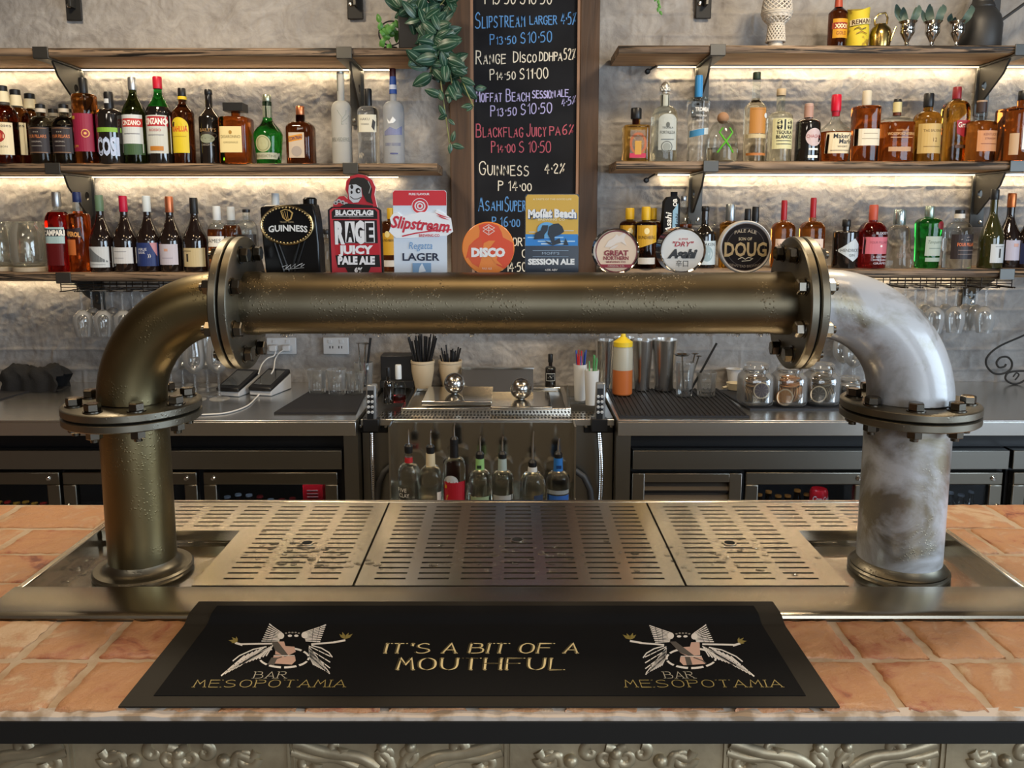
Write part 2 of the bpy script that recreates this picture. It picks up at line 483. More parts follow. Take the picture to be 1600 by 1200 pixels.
struct('floor', MB().box(-4.1, 4.1, -4.1, WALLY, -.1, 0), mat('dark floor', (.20, .18, .16), .5))
struct('ceiling', MB().box(-4.1, 4.1, -4.1, WALLY + .2, 3.1, 3.2), mat('timber ceiling', (.11, .075, .05), .7))
struct('wall_left', MB().box(-4.1, -4.0, -4.1, WALLY, 0, 3.1), mat('brown brick wall', (.20, .11, .06), .85))
# openings for daylight in the two walls that lie outside the picture
w = MB(); w.box(4.0, 4.1, -4.1, -2.15, 0, 3.1); w.box(4.0, 4.1, .95, WALLY, 0, 3.1); w.box(4.0, 4.1, -2.15, .95, 0, .85); w.box(4.0, 4.1, -2.15, .95, 2.65, 3.1)
struct('wall_right', w, plain)
w = MB(); w.box(-4.0, .35, -4.1, -4.0, 0, 3.1); w.box(3.15, 4.0, -4.1, -4.0, 0, 3.1); w.box(.35, 3.15, -4.1, -4.0, 0, .5); w.box(.35, 3.15, -4.1, -4.0, 2.75, 3.1)
struct('wall_front', w, plain)
w = MB()
for y in (-2.15, -.65, .9): w.box(4.01, 4.06, y, y + .05, .85, 2.65)
for z in (.85, 2.6): w.box(4.01, 4.06, -2.1, .9, z, z + .05)
struct('window_1', w, mat('black window frame', (.03, .03, .03), .4))
w = MB()
for x in (.35, 1.7, 3.1): w.box(x, x + .05, -4.06, -4.01, .5, 2.75)
for z in (.5, 2.7): w.box(.4, 3.1, -4.06, -4.01, z, z + .05)
struct('window_2', w, mat('black window frame'))

# ------------------------------------------------------------------ metals and woods
STEEL = mat('brushed stainless steel', (.66, .61, .52), .20, 1.0, bump=(60, .03, .0005), stretch=(.02, 1, 1))
STEEL2 = mat('polished stainless steel', (.66, .65, .62), .14, 1.0)
DSTEEL = mat('dark stainless steel', (.33, .32, .29), .30, 1.0)
BLACK = mat('black plastic', (.012, .012, .013), .38)
MATTE = mat('matte black metal', (.016, .015, .014), .6)
IRON = mat('raw steel plate', (.10, .097, .09), .42, .8, bump=(40, .15, .001))
RUBBER = mat('black rubber', (.014, .014, .018), .62, bump=(300, .2, .0006))
CHROME = mat('chrome', (.8, .8, .8), .07, 1.0)
BRASS = mat('polished brass', (.55, .38, .13), .2, 1.0)


def wood_material(name, dark, light, scale=(1.2, 14, 14), crack=True, rough=.6):
    m = bpy.data.materials.new(name); m.use_nodes = True; nt = m.node_tree; N = nt.nodes.new; L = nt.links.new
    b = nt.nodes['Principled BSDF']; b.inputs['Roughness'].default_value = rough
    tc = N('ShaderNodeTexCoord'); mp = N('ShaderNodeMapping'); mp.inputs['Scale'].default_value = scale; L(tc.outputs['Object'], mp.inputs[0])
    n = N('ShaderNodeTexNoise'); n.inputs['Scale'].default_value = 2.4; n.inputs['Detail'].default_value = 9; n.inputs['Distortion'].default_value = .8; L(mp.outputs[0], n.inputs[0])
    r = N('ShaderNodeValToRGB'); L(n.outputs[0], r.inputs[0])
    r.color_ramp.elements[0].position = .30; r.color_ramp.elements[0].color = (*dark, 1); r.color_ramp.elements[1].position = .68; r.color_ramp.elements[1].color = (*light, 1)
    last = r.outputs[0]; hgt = n.outputs[0]
    if crack:
        mp2 = N('ShaderNodeMapping'); mp2.inputs['Scale'].default_value = (scale[0] * 1.1, scale[1] * 2.6, scale[2] * 2.6); L(tc.outputs['Object'], mp2.inputs[0])
        k = N('ShaderNodeTexNoise'); k.inputs['Scale'].default_value = 1.3; k.inputs['Detail'].default_value = 4; k.inputs['Distortion'].default_value = 1.6; L(mp2.outputs[0], k.inputs[0])
        kr = N('ShaderNodeValToRGB'); kr.color_ramp.elements[0].position = .42; kr.color_ramp.elements[1].position = .48; L(k.outputs[0], kr.inputs[0])
        mx = N('ShaderNodeMixRGB'); mx.blend_type = 'MULTIPLY'; mx.inputs[0].default_value = .92; L(last, mx.inputs[1]); L(kr.outputs[0], mx.inputs[2]); last = mx.outputs[0]
        hm = N('ShaderNodeMath'); hm.operation = 'ADD'; L(hgt, hm.inputs[0]); L(kr.outputs[0], hm.inputs[1]); hgt = hm.outputs[0]
    L(last, b.inputs['Base Color'])
    bp = N('ShaderNodeBump'); bp.inputs['Strength'].default_value = .5; bp.inputs['Distance'].default_value = .004; L(hgt, bp.inputs['Height']); L(bp.outputs[0], b.inputs['Normal'])
    return m


SHELFWOOD = wood_material('weathered hardwood edge', (.10, .062, .038), (.34, .235, .15))
SAWN_LIT = wood_material('warm-lit sawn hardwood face', (.46, .24, .10), (.70, .42, .19), (1.2, 10, 10), crack=False)  # shelf undersides: LED warmth put into the paler, more orange wood colour
FRAMEWOOD = wood_material('dark stained frame timber', (.05, .026, .014), (.10, .052, .026), (14, 14, 1.2), crack=False)

# ------------------------------------------------------------------ shelves, brackets, LED strips
SF_Y = 3.20
ZT = {'L': PY(300, 74, SF_Y).z, 'R': PY(1300, 70, SF_Y).z}        # tops of the shelves
ZM = {'L': PY(300, 255, SF_Y).z, 'R': PY(1300, 251.5, SF_Y).z}
ZL = {'L': PY(300, 426, SF_Y).z, 'R': PY(1300, 420, SF_Y).z}


def shelf(label, x0, x1, ztop, th, seed):
    rng = random.Random(seed); nx = 90; mb = MB(); sec = 10; vs = []; fs = []; fm = []
    ph = [rng.uniform(0, 6) for _ in range(6)]
    for i in range(nx + 1):
        x = x0 + (x1 - x0) * i / nx
        w1 = .004 * math.sin(x * 5 + ph[0]) + .003 * math.sin(x * 13 + ph[1]) + rng.uniform(-.0012, .0012)
        w2 = .005 * math.sin(x * 4 + ph[2]) + .003 * math.sin(x * 11 + ph[3]) + rng.uniform(-.0015, .0015)
        w3 = .003 * math.sin(x * 7 + ph[4]); y0 = SF_Y; zt = ztop; zb = ztop - th
        pr = [(y0 + .012, zt), (y0 + .004, zt - .003 + .3 * w1), (y0 + w1 * .6, zt - .007), (y0 - .002 + w2 * .6, zt - th * .5 + w3 * .6), (y0 + w1 * .5 + .001, zb + .008 + w3),
              (y0 + .006, zb + .002 + .4 * w3), (y0 + .015, zb), (WALLY - .06, zb), (WALLY - .002, zb), (WALLY - .002, zt)]
        vs += [(x, a, b) for a, b in pr]
    for i in range(nx):
        for k in range(sec):
            k2 = (k + 1) % sec
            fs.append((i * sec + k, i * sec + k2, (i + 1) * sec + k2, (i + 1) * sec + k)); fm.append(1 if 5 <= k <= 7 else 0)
    fm += [0, 0]; fs.append(tuple(range(sec - 1, -1, -1))); fs.append(tuple(range(nx * sec, (nx + 1) * sec)))
    mb.add(vs, fs, fm)
    return tag(mb.build('wooden_shelf', [SHELFWOOD, SAWN_LIT], smooth=50), label, 'shelf', 'hardwood wall shelves')


def XS(u, v=255, Y=SF_Y): return PY(u, v, Y).x
TH = .036
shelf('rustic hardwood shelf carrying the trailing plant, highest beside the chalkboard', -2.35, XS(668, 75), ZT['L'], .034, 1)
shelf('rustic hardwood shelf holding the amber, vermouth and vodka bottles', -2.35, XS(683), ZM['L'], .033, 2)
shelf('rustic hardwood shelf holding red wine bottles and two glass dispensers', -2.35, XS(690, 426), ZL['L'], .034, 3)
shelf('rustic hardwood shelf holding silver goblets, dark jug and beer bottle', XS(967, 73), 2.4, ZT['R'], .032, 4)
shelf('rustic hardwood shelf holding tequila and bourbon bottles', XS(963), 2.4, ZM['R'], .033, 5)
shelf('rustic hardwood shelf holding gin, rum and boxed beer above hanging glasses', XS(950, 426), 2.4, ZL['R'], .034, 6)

LEDM = mat('lit LED tape', (1, .9, .7), .5, emit=(1.0, .80, .50), estr=7.0)
def led(label, x0, x1, z, power=1.0, part_end=None):
    t = thing('led_strip', label, 'light strip', ((x0 + x1) / 2, WALLY - .017, z), group='LED strips under the shelves')
    L = (x1 - x0) / 2
    MB().box(-L, L, -.006, .006, -.006, 0).build('aluminium_channel', DSTEEL, t)
    MB().box(-L, L, -.004, .004, -.0085, -.006).build('glowing_diffuser', LEDM, t)
    if part_end is not None:
        MB().lathe([(.008, 0), (.011, .004), (.011, .018), (.006, .022)], 12, axis='y', c=(part_end - (x0 + x1) / 2, -.02, -.03)).tube([(part_end - (x0 + x1) / 2, -.02, -.03), (part_end + .02 - (x0 + x1) / 2, -.01, -.015), (part_end + .04 - (x0 + x1) / 2, 0, -.003)], .004).build('cable_end', BLACK, t)
    l = area('led_light', ((x0 + x1) / 2, WALLY - .016, z - .0095), ((x0 + x1) / 2, WALLY + .002, z - .10), 2 * L, .010, 1.05 * power * 2 * L, LEDC)
    return t

led('glowing LED strip under the shelf that carries the trailing plant', -2.3, XS(606, 100, 3.4), ZT['L'] - .034)
led('glowing LED strip under the shelf of amber and vodka bottles', -2.3, XS(620, 270, 3.4), ZM['L'] - .033)
led('short LED strip under the red wine shelf', -2.3, XS(118, 440, 3.4), ZL['L'] - .034, .55)
led('LED strip with loose black cable end under the goblet shelf', XS(1030, 100, 3.4), 2.35, ZT['R'] - .032, 1.0, XS(1012, 108, 3.4))
led('LED strip with black cable end under the tequila shelf', XS(1030, 270, 3.4), 2.35, ZM['R'] - .033, 1.0, XS(1010, 278, 3.4))
led('LED strip under the gin shelf behind the hanging glasses', XS(1300, 440, 3.4), XS(1580, 440, 3.4), ZL['R'] - .034, .5)


def bracket(label, x, ztop, th, drop, side):
    """steel angle: lip over the shelf edge, arm under it, wall leg and a bored gusset on one face"""
    t = thing('shelf_bracket', label, 'bracket', (x, WALLY - .001, ztop - th), group='steel shelf brackets')
    w = .029; y0 = SF_Y - WALLY - .004
    m = MB(); m.box(-w, w, y0 - .006, y0, -.008, th + .001); m.box(-w, w, y0, .0, -.009, -.002); m.build('shelf_arm', IRON, t, bevel=.0015)
    m = MB(); m.box(-w, w, -.008, 0, -drop, -.009); m.build('wall_leg', IRON, t, bevel=.0015)
    # gusset plate with a round hole, standing off the centre line
    g = MB(); out = [(-.05, -.009), (y0 + .02, -.009), (y0 + .035, -.022), (-.018, -drop + .045), (-.008, -drop + .045), (-.008, -.009)]
    hc = (-.045, -.085); hr = .017; n = 28; ring = []; rim = []
    for i in range(n):
        a = 2 * math.pi * i / n; dx, dz = math.cos(a), math.sin(a)
        best = .5
        for j in range(len(out)):
            p, q = out[j], out[(j + 1) % len(out)]; ex, ez = q[0] - p[0], q[1] - p[1]; den = dx * ez - dz * ex
            if abs(den) < 1e-9: continue
            tt = ((p[0] - hc[0]) * ez - (p[1] - hc[1]) * ex) / den; uu = ((p[0] - hc[0]) * dz - (p[1] - hc[1]) * dx) / den
            if tt > 0 and -1e-6 <= uu <= 1 + 1e-6: best = min(best, tt)
        best = max(best, hr * 1.12)
        rim.append((hc[0] + dx * best, hc[1] + dz * best)); ring.append((hc[0] + dx * hr, hc[1] + dz * hr))
    for sx in (-.004, .004):
        g.add([(sx + side * .012, p[0], p[1]) for p in rim] + [(sx + side * .012, p[0], p[1]) for p in ring],
              [((i + 1) % n, i, n + i, n + (i + 1) % n) if sx > 0 else (i, (i + 1) % n, n + (i + 1) % n, n + i) for i in range(n)])
    k0 = len(g.v) - 4 * n
    for i in range(n):
        j = (i + 1) % n
        g.f.append([k0 + i, k0 + j, k0 + 2 * n + j, k0 + 2 * n + i]); g.m.append(0)
        g.f.append([k0 + n + j, k0 + n + i, k0 + 3 * n + i, k0 + 3 * n + j]); g.m.append(0)
    g.build('gusset_plate', IRON, t)
    for zz in ((-drop + .02), -.03):
        MB().lathe([(.0075, 0), (.0075, .002), (.005, .0045), (0, .005)], 14, axis='y', c=(-side * .014, -.008, zz)).build('bolt', STEEL2, t)
    return t

def bx(u, v): return PY(u, v, SF_Y).x
bracket('steel bracket under the top shelf behind the magenta label bottle', bx(65, 80), ZT['L'], .034, .21, 1)
bracket('steel bracket under the top shelf beside the frosted vodka bottle', bx(538, 78), ZT['L'], .034, .225, 1)
bracket('steel bracket behind the red and orange aperitif bottles', bx(84, 262), ZM['L'], .033, .23, 1)
bracket('steel bracket above the skull shaped beer badge', bx(548, 262), ZM['L'], .033, .2, 1)
bracket('steel bracket behind the hanging glasses beside the brown elbow', bx(101, 436), ZL['L'], .034, .16, 1)
bracket('steel bracket behind the blue capped tequila bottle', bx(1121, 78), ZT['R'], .032, .2, -1)
bracket('steel bracket behind the small bourbon bottle', bx(1596, 78), ZT['R'], .032, .2, -1)
bracket('steel bracket above the one-eared dark rum and boxed beer', bx(1110, 259), ZM['R'], .033, .21, -1)
bracket('steel bracket beside the dark green wine bottle', bx(1588, 259), ZM['R'], .033, .22, -1)
bracket('steel bracket behind the hanging glasses beside the frosted elbow', bx(1571, 434), ZL['R'], .034, .14, -1)


def bracket_end(label, u, v):
    p = PY(u, v, WALLY); z = p.z
    t = thing('shelf_bracket', label, 'bracket', (p.x, WALLY - .001, z), group='lower ends of high brackets')
    MB().box(-.032, .032, -.008, 0, 0, .30).build('wall_leg', MATTE, t, bevel=.004)
    MB().box(.0, .010, -.05, -.008, .045, .30).build('gusset_plate', IRON, t, bevel=.001)
    MB().lathe([(.010, 0), (.010, .002), (.006, .006), (0, .0065)], 14, axis='y', c=(-.016, -.008, .058)).build('bolt', STEEL2, t)
bracket_end('black bracket end on bare wall above the vermouth bottles', 118, 33)
bracket_end('black bracket end on the wall beside the hanging plant', 556, 31)
bracket_end('black bracket end on the wall above the goblet shelf', 1098, 30)

# ------------------------------------------------------------------ chalkboard
CBY = WALLY - .045
xl, xr = PY(703, 200, CBY).x, PY(935, 200, CBY).x
zt, zb = 2.75, PY(800, 505, CBY).z
cb = thing('chalkboard', 'tall framed chalkboard menu with coloured beer names and prices', 'chalkboard', ((xl + xr) / 2, WALLY, zb))
ox, oz = (xl + xr) / 2, zb
i0, i1 = PY(739, 200, CBY).x - ox, PY(902, 200, CBY).x - ox
hw = (xr - xl) / 2; H = zt - zb
MB().box(-hw, i0 - .008, -.048, -.001, 0, H).build('frame_stile', FRAMEWOOD, cb, bevel=.004)
MB().box(i1 + .008, hw, -.048, -.001, 0, H).build('frame_stile', FRAMEWOOD, cb, bevel=.004)
MB().box(i0 - .008, i1 + .008, -.046, -.001, 0, .05).build('frame_rail', FRAMEWOOD, cb, bevel=.003)
EDGEW = mat('pale worn timber edge', (.33, .19, .12), .6)
MB().box(i0 - .008, i0 + .003, -.044, -.001, .05, H).build('frame_edge', EDGEW, cb)
MB().box(i1 - .003, i1 + .008, -.044, -.001, .05, H).build('frame_edge', EDGEW, cb)
MB().box(i0, i1, -.030, -.001, .05, H).build('slate_panel', mat('chalkboard slate', (.0065, .007, .010), .65, var=(7, (.012, .013, .017), .4, .7), spec=.25), cb)
CHALK = {'b': ink('5f97d6', .9), 'w': ink('e9e2d2', .9), 'l': ink('b9b4e6', .9), 'p': ink('c0606f', .9)}
cbY = WALLY - .0305
rngc = random.Random(3)
def chalk(text, u0, u1, vb, vt, col, small=(), slope=0.):
    st, wd = strokes(text, .035, rngc, small); a = PY(u0, vb, cbY); b_ = PY(u1, vb, cbY); h = PY(u0, vt, cbY).z - a.z
    sx = (b_.x - a.x) / wd; ck = MB()
    for kk, ln in enumerate(st):
        ribbon(ck, [(p[0] * sx, p[1] * h) for p in ln], .0043, 0,
               lambda x, y: (a.x + x - ox, cbY - .0006 - .00004 * kk - WALLY, a.z + y + slope * x - oz))
    ck.build('chalk_lettering', CHALK[col], cb, smooth=0)
chalk('P13.50 S10.50', 758, 862, 6, -14, 'w')
chalk('SLIPSTREAM', 743, 820, 44, 20, 'b', range(1, 10), .03)
chalk('LARGER', 828, 870, 38, 25, 'b'); chalk('4.5%', 877, 900, 38, 20, 'b')
chalk('P13.50 S10.50', 766, 862, 70, 54, 'b', (1, 2, 4, 5), .05)
chalk('RANGE', 744, 790, 100, 80, 'w', range(1, 5), .02); chalk('DISCO', 802, 838, 97, 81, 'w', (2, 3, 4)); chalk('DDHPA', 843, 878, 95, 82, 'w'); chalk('52%', 881, 899, 93, 76, 'w')
chalk('P14.50 S11.00', 766, 856, 125, 109, 'w', (1, 2, 4, 5), .03)
chalk('MOFFAT', 744, 784, 159, 141, 'l', range(1, 6)); chalk('BEACH', 791, 827, 158, 140, 'l', range(1, 5)); chalk('SESSION', 832, 867, 153, 142, 'l'); chalk('ALE', 871, 888, 151, 140, 'l')
chalk('4.5%', 878, 899, 166, 154, 'l', (), .2)
chalk('P13.50 S10.50', 767, 862, 182, 166, 'l', (1, 2, 4, 5), .06)
chalk('BLACKFLAG', 744, 817, 214, 194, 'p', range(1, 9)); chalk('JUICY', 823, 853, 213, 194, 'p', range(1, 5)); chalk('PA', 859, 875, 211, 198, 'p'); chalk('6%', 879, 896, 210, 195, 'p')
chalk('P14.00 S 10.50', 768, 860, 238, 221, 'p', (1, 2, 4, 5))
chalk('GUINNESS', 749, 826, 273, 252, 'w', range(1, 8), -.02); chalk('4.2%', 851, 882, 271, 256, 'w')
chalk('P 14.00', 779, 830, 298, 283, 'w', (5, 6))
chalk('ASAHI', 748, 785, 329, 308, 'b', (1, 2, 3, 4)); chalk('SUPER DRY', 789, 850, 330, 308, 'b', range(1, 5))
chalk('P 16.00', 769, 812, 354, 339, 'b', (5, 6))
chalk('NORT', 793, 824, 384, 372, 'w'); chalk('P 14.50', 780, 822, 424, 410, 'w')
chalk('0', 816, 824, 402, 390, 'w')

# ------------------------------------------------------------------ the front bar
BT = 1.070                       # top of the brick paving of the bar
BF = .926                        # front edge
TX0, TX1 = -.800, .836           # drip tray, outside
TY0, TY1 = 1.159, 1.668
bar = thing('bar_counter', 'brick topped bar counter with black edge and pressed tin front', 'bar counter', (0, 1.3, 0))


def brick_material():
    m = bpy.data.materials.new('old orange brick'); m.use_nodes = True; nt = m.node_tree; N = nt.nodes.new; L = nt.links.new
    b = nt.nodes['Principled BSDF']; b.inputs['Roughness'].default_value = .5; b.inputs['Coat Weight'].default_value = .12; b.inputs['Coat Roughness'].default_value = .3
    g = N('ShaderNodeNewGeometry'); tc = N('ShaderNodeTexCoord')
    n = N('ShaderNodeTexNoise'); n.inputs['Scale'].default_value = 14; n.inputs['Detail'].default_value = 9; n.inputs['Roughness'].default_value = .62; n.inputs['Distortion'].default_value = .8; L(tc.outputs['Object'], n.inputs[0])
    a = N('ShaderNodeMath'); a.operation = 'MULTIPLY_ADD'; a.inputs[1].default_value = .22; L(g.outputs['Random Per Island'], a.inputs[0]); L(n.outputs[0], a.inputs[2])
    r = N('ShaderNodeValToRGB'); L(a.outputs[0], r.inputs[0]); e = r.color_ramp.elements
    e[0].position = .38; e[0].color = (.20, .06, .035, 1); e[1].position = .80; e[1].color = (.54, .37, .23, 1)
    for p, c in ((.44, (.37, .13, .06, 1)), (.50, (.44, .21, .10, 1)), (.60, (.47, .235, .105, 1)), (.68, (.44, .225, .115, 1)), (.73, (.48, .295, .165, 1))):
        q = e.new(p); q.color = c
    L(r.outputs[0], b.inputs['Base Color'])
    n2 = N('ShaderNodeTexNoise'); n2.inputs['Scale'].default_value = 38; n2.inputs['Detail'].default_value = 8; n2.inputs['Roughness'].default_value = .65; L(tc.outputs['Object'], n2.inputs[0])
    bp = N('ShaderNodeBump'); bp.inputs['Strength'].default_value = .9; bp.inputs['Distance'].default_value = .006; L(n2.outputs[0], bp.inputs['Height']); L(bp.outputs[0], b.inputs['Normal'])
    return m


MORTAR = mat('pale mortar', (.47, .37, .27), .75, bump=(90, .6, .003), var=(20, (.36, .245, .155), .4, .7))
m = MB()
m.box(-1.7, 1.7, BF - 1.3 + .002, TY0 - 1.3, BT - .03, BT - .0030)
m.box(-1.7, TX0, TY0 - 1.3, TY1 - 1.3, BT - .03, BT - .0030); m.box(TX1, 1.7, TY0 - 1.3, TY1 - 1.3, BT - .03, BT - .0030)
m.build('mortar_bed', MORTAR, bar)
rb = random.Random(11); m = MB()
def brick(x0, x1, y0, y1):
    n = 7; vs = []; fs = []; ed = .0065; tz = rb.uniform(-.0012, .0012); tx = rb.uniform(-.012, .012); ty = rb.uniform(-.012, .012)
    cor = [rb.uniform(0, .004) for _ in range(4)]
    xs = [0, .015, .045] + [.045 + .91 * i / 8 for i in range(1, 8)] + [.955, .985, 1]; k = len(xs)
    for j, fy in enumerate(xs):
        for i, fx in enumerate(xs):
            jx = rb.uniform(-.0022, .0022); jy = rb.uniform(-.0022, .0022)
            x = x0 + (x1 - x0) * fx; y = y0 + (y1 - y0) * fy
            d = min(fx, fy, 1 - fx, 1 - fy); z = BT - .0075 if d == 0 else (BT - .0016 if d < .03 else BT)
            if fx in (0, 1) and fy in (0, 1):
                x += (.5 - fx) * .010; y += (.5 - fy) * .010
            vs.append((x + jx, y + jy - 1.3, z + tz + tx * (fx - .5) * .1 + ty * (fy - .5) * .1 + (rb.uniform(-.0007, .0007) if d > 0 else 0)))
    for j in range(k - 1):
        for i in range(k - 1):
            fs.append((j * k + i, j * k + i + 1, (j + 1) * k + i + 1, (j + 1) * k + i))
    m.add(vs, fs)
ROWS = [(BF - .002, 1.046), (1.046, 1.163), (1.163, 1.285), (1.285, 1.405), (1.405, 1.53), (1.53, 1.668)]
for ri, (y0, y1) in enumerate(ROWS):
    x = PZ(178, 1004, BT).x - 13 * .105 if ri < 2 else -1.7 + (.0 if ri % 2 else .09)
    while x < 1.7:
        wd = .105 + rb.uniform(-.004, .004) if ri < 2 else .225 + rb.uniform(-.01, .01); x1 = x + wd
        for a, b_ in ((x, x1),):
            if ri >= 2 or y1 > TY0 + .01:
                if a >= TX0 - .004 and b_ <= TX1 + .004: continue
                if a < TX0 < b_: b_ = TX0
                if a < TX1 < b_: a = TX1
            if ri == 1 and TX0 < (a + b_) / 2 < TX1: pass
            if b_ - a > .02: brick(a + .0055, b_ - .0055, y0 + .0045, (min(y1, TY0) if ri == 1 and False else y1) - .0045)
        x = x1
m.build('brick_paving', brick_material(), bar, smooth=60)
zf = PY(800, 1158, BF).z
m = MB(); m.box(-1.7, 1.7, BF - .006 - 1.3, BF - 1.3, zf, BT - .010); m.box(-1.7, 1.7, BF - 1.3, BF + .06 - 1.3, zf, zf + .006)
m.build('black_edge_trim', mat('black satin edge', (.010, .009, .008), .5, spec=.3), bar, bevel=.001)
m = MB(); rl = random.Random(5)
prof = [(-1.7 + 3.4 * i / 160) for i in range(161)]
vs = []
for x in prof:
    vs += [(x, BF - .004 - 1.3, BT - .0105), (x, BF - .0045 - 1.3, BT - .004 + rl.uniform(-.0015, .001)), (x, BF + .010 + rl.uniform(-.003, .003) - 1.3, BT - .0012 + rl.uniform(-.0006, .0016))]
m.add(vs, [(3 * i + k, 3 * i + 3 + k, 3 * i + 4 + k, 3 * i + 1 + k) for i in range(160) for k in (0, 1)])
m.build('mortar_fillet', mat('white chalky mortar', (.55, .47, .40), .7, var=(30, (.30, .22, .15), .45, .6)), bar)
MB().box(-1.7, 1.7, BF + .03 - 1.3, TY1 - 1.3, BT - .06, BT - .031).build('bar_deck', MATTE, bar)
MB().box(-1.7, 1.7, 1.12 - 1.3, 1.60 - 1.3, .0, BT - .06).build('bar_carcass', mat('grey laminate', (.30, .28, .25), .4), bar)

# pressed tin panels under the overhang
TINY = 1.0
TIN = mat('pressed tin with aged gold lacquer', (.46, .38, .25), .40, .6, bump=(70, .3, .002), var=(16, (.28, .225, .145), .35, .65))
m = MB(); m.box(-1.7, 1.7, TINY - 1.3, TINY + .02 - 1.3, .55, zf + .02)
def tz(v): return PY(800, v, TINY).z
def tx(u): return PY(u, 1180, TINY).x
def scroll(x, z, r, a0, turns, d, w=.0095):
    pts = []
    for i in range(26):
        t = i / 25; a = a0 + d * turns * 2 * math.pi * t; rr = r * (1 - .8 * t)
        pts.append((x + rr * math.cos(a), TINY - 1.3 + .0045, z + rr * math.sin(a)))
    m.tube(pts, [w * (1 - .45 * i / 25) for i in range(26)], 8)
def sweep(pts, w=.005):
    q = []
    for i in range(len(pts) - 1):
        for k in range(6):
            t = k / 6; p0 = pts[max(i - 1, 0)]; p1 = pts[i]; p2 = pts[i + 1]; p3 = pts[min(i + 2, len(pts) - 1)]
            q.append(tuple(.5 * (2 * p1[j] + (p2[j] - p0[j]) * t + (2 * p0[j] - 5 * p1[j] + 4 * p2[j] - p3[j]) * t * t + (3 * p1[j] - p0[j] - 3 * p2[j] + p3[j]) * t ** 3) for j in (0, 1)))
    q.append(pts[-1]); m.tube([(tx(u), TINY - 1.3 + .0045, tz(v)) for u, v in q], w * 1.7, 10)
for u in (108, 452, 790, 1132, 1470):
    m.box(tx(u) - .0016, tx(u) + .0016, TINY - 1.3 - .003, TINY - 1.3, .55, zf); m.box(tx(u) + .006, tx(u) + .0075, TINY - 1.3 - .002, TINY - 1.3, .55, zf)
for u0 in (280, 962, 1640, -400):
    for d in (-1, 1):
        scroll(tx(u0 + d * 16), tz(1184), .016, R(90), 1.2, d); scroll(tx(u0 + d * 40), tz(1176), .012, R(90), .9, -d)
        scroll(tx(u0 + d * 105), tz(1184), .015, R(0 if d > 0 else 180), 1.1, -d); sweep([(u0 + d * 84, 1196), (u0 + d * 92, 1180), (u0 + d * 112, 1186), (u0 + d * 122, 1174)])
        m.ball((tx(u0 + d * 70), TINY - 1.3, tz(1188)), .010, 12, 8)
    m.ball((tx(u0), TINY - 1.3, tz(1176)), .009, 12, 8); sweep([(u0 - 3, 1200), (u0 - 2, 1188), (u0, 1180)], .006)
for u0 in (620, 1300, -60):
    for d in (-1, 1):
        sweep([(u0 + d * 30, 1200), (u0 + d * 60, 1183), (u0 + d * 110, 1176), (u0 + d * 160, 1160)], .006); sweep([(u0 + d * 62, 1200), (u0 + d * 95, 1187), (u0 + d * 130, 1186), (u0 + d * 165, 1176)], .0045)
        scroll(tx(u0 + d * 140), tz(1192), .013, R(180 if d > 0 else 0), 1.1, d); scroll(tx(u0 + d * 16), tz(1180), .012, R(-90), 1.1, d); m.ball((tx(u0 + d * 22), TINY - 1.3, tz(1166)), .008, 12, 8)
        sweep([(u0 + d * 8, 1200), (u0 + d * 14, 1185), (u0 + d * 30, 1170)], .005); scroll(tx(u0 + d * 95), tz(1168), .010, R(0), 1, d)
m.build('pressed_tin_panel', TIN, bar, smooth=50)
area('bar_front_led', (0, BF + .045, zf - .006), (0, TINY + .02, zf - .12), 3.2, .008, 10, LEDC)

# ------------------------------------------------------------------ drip tray with three slotted grates
TRZ = BT + .008
tray = thing('drip_tray', 'long stainless drip tray set into the brick bar top', 'drip tray', (0, TY0, BT))
def ty(y): return y - TY0
LIPY = 1.251
m = MB()
# front lip: rolled nose and sloping band
nose = [(TY0, -.002), (TY0 - .0015, .002), (TY0, .0058), (TY0 + .004, .0075), (TY0 + .012, .0085), (LIPY - .004, .0100), (LIPY, .0090), (LIPY + .001, -.020)]
vs = []; NX = 2
for x in (TX0 - .0, TX1 + .0):
    vs += [(x, ty(a), b_) for a, b_ in nose]
k = len(nose)
m.add(vs, [(i, k + i, k + i + 1, i + 1) for i in range(k - 1)] + [tuple(range(k)), tuple(range(2 * k - 1, k - 1, -1))])
m.build('front_lip', mat('brushed lip steel', (.42, .375, .30), .24, 1.0, bump=(45, .05, .0005), stretch=(.02, 1, 1)), tray)
m = MB()
for x0, x1, yA, yB in ((TX0, TX0 + .013, LIPY, TY1), (TX1 - .013, TX1, LIPY, TY1), (TX0 + .013, TX1 - .013, TY1 - .012, TY1)):
    m.box(x0, x1, ty(yA), ty(yB), -.022, .0085)
m.build('tray_rim', STEEL, tray, bevel=.002)
RF = -.012                        # recess floor, below the bar top
m = MB(); m.box(TX0 + .012, TX1 - .012, ty(LIPY), ty(TY1 - .012), RF - .010, RF - .006)
m.build('tray_floor', mat('wet stainless floor', (.60, .58, .54), .13, 1.0, bump=(30, .15, .002)), tray)


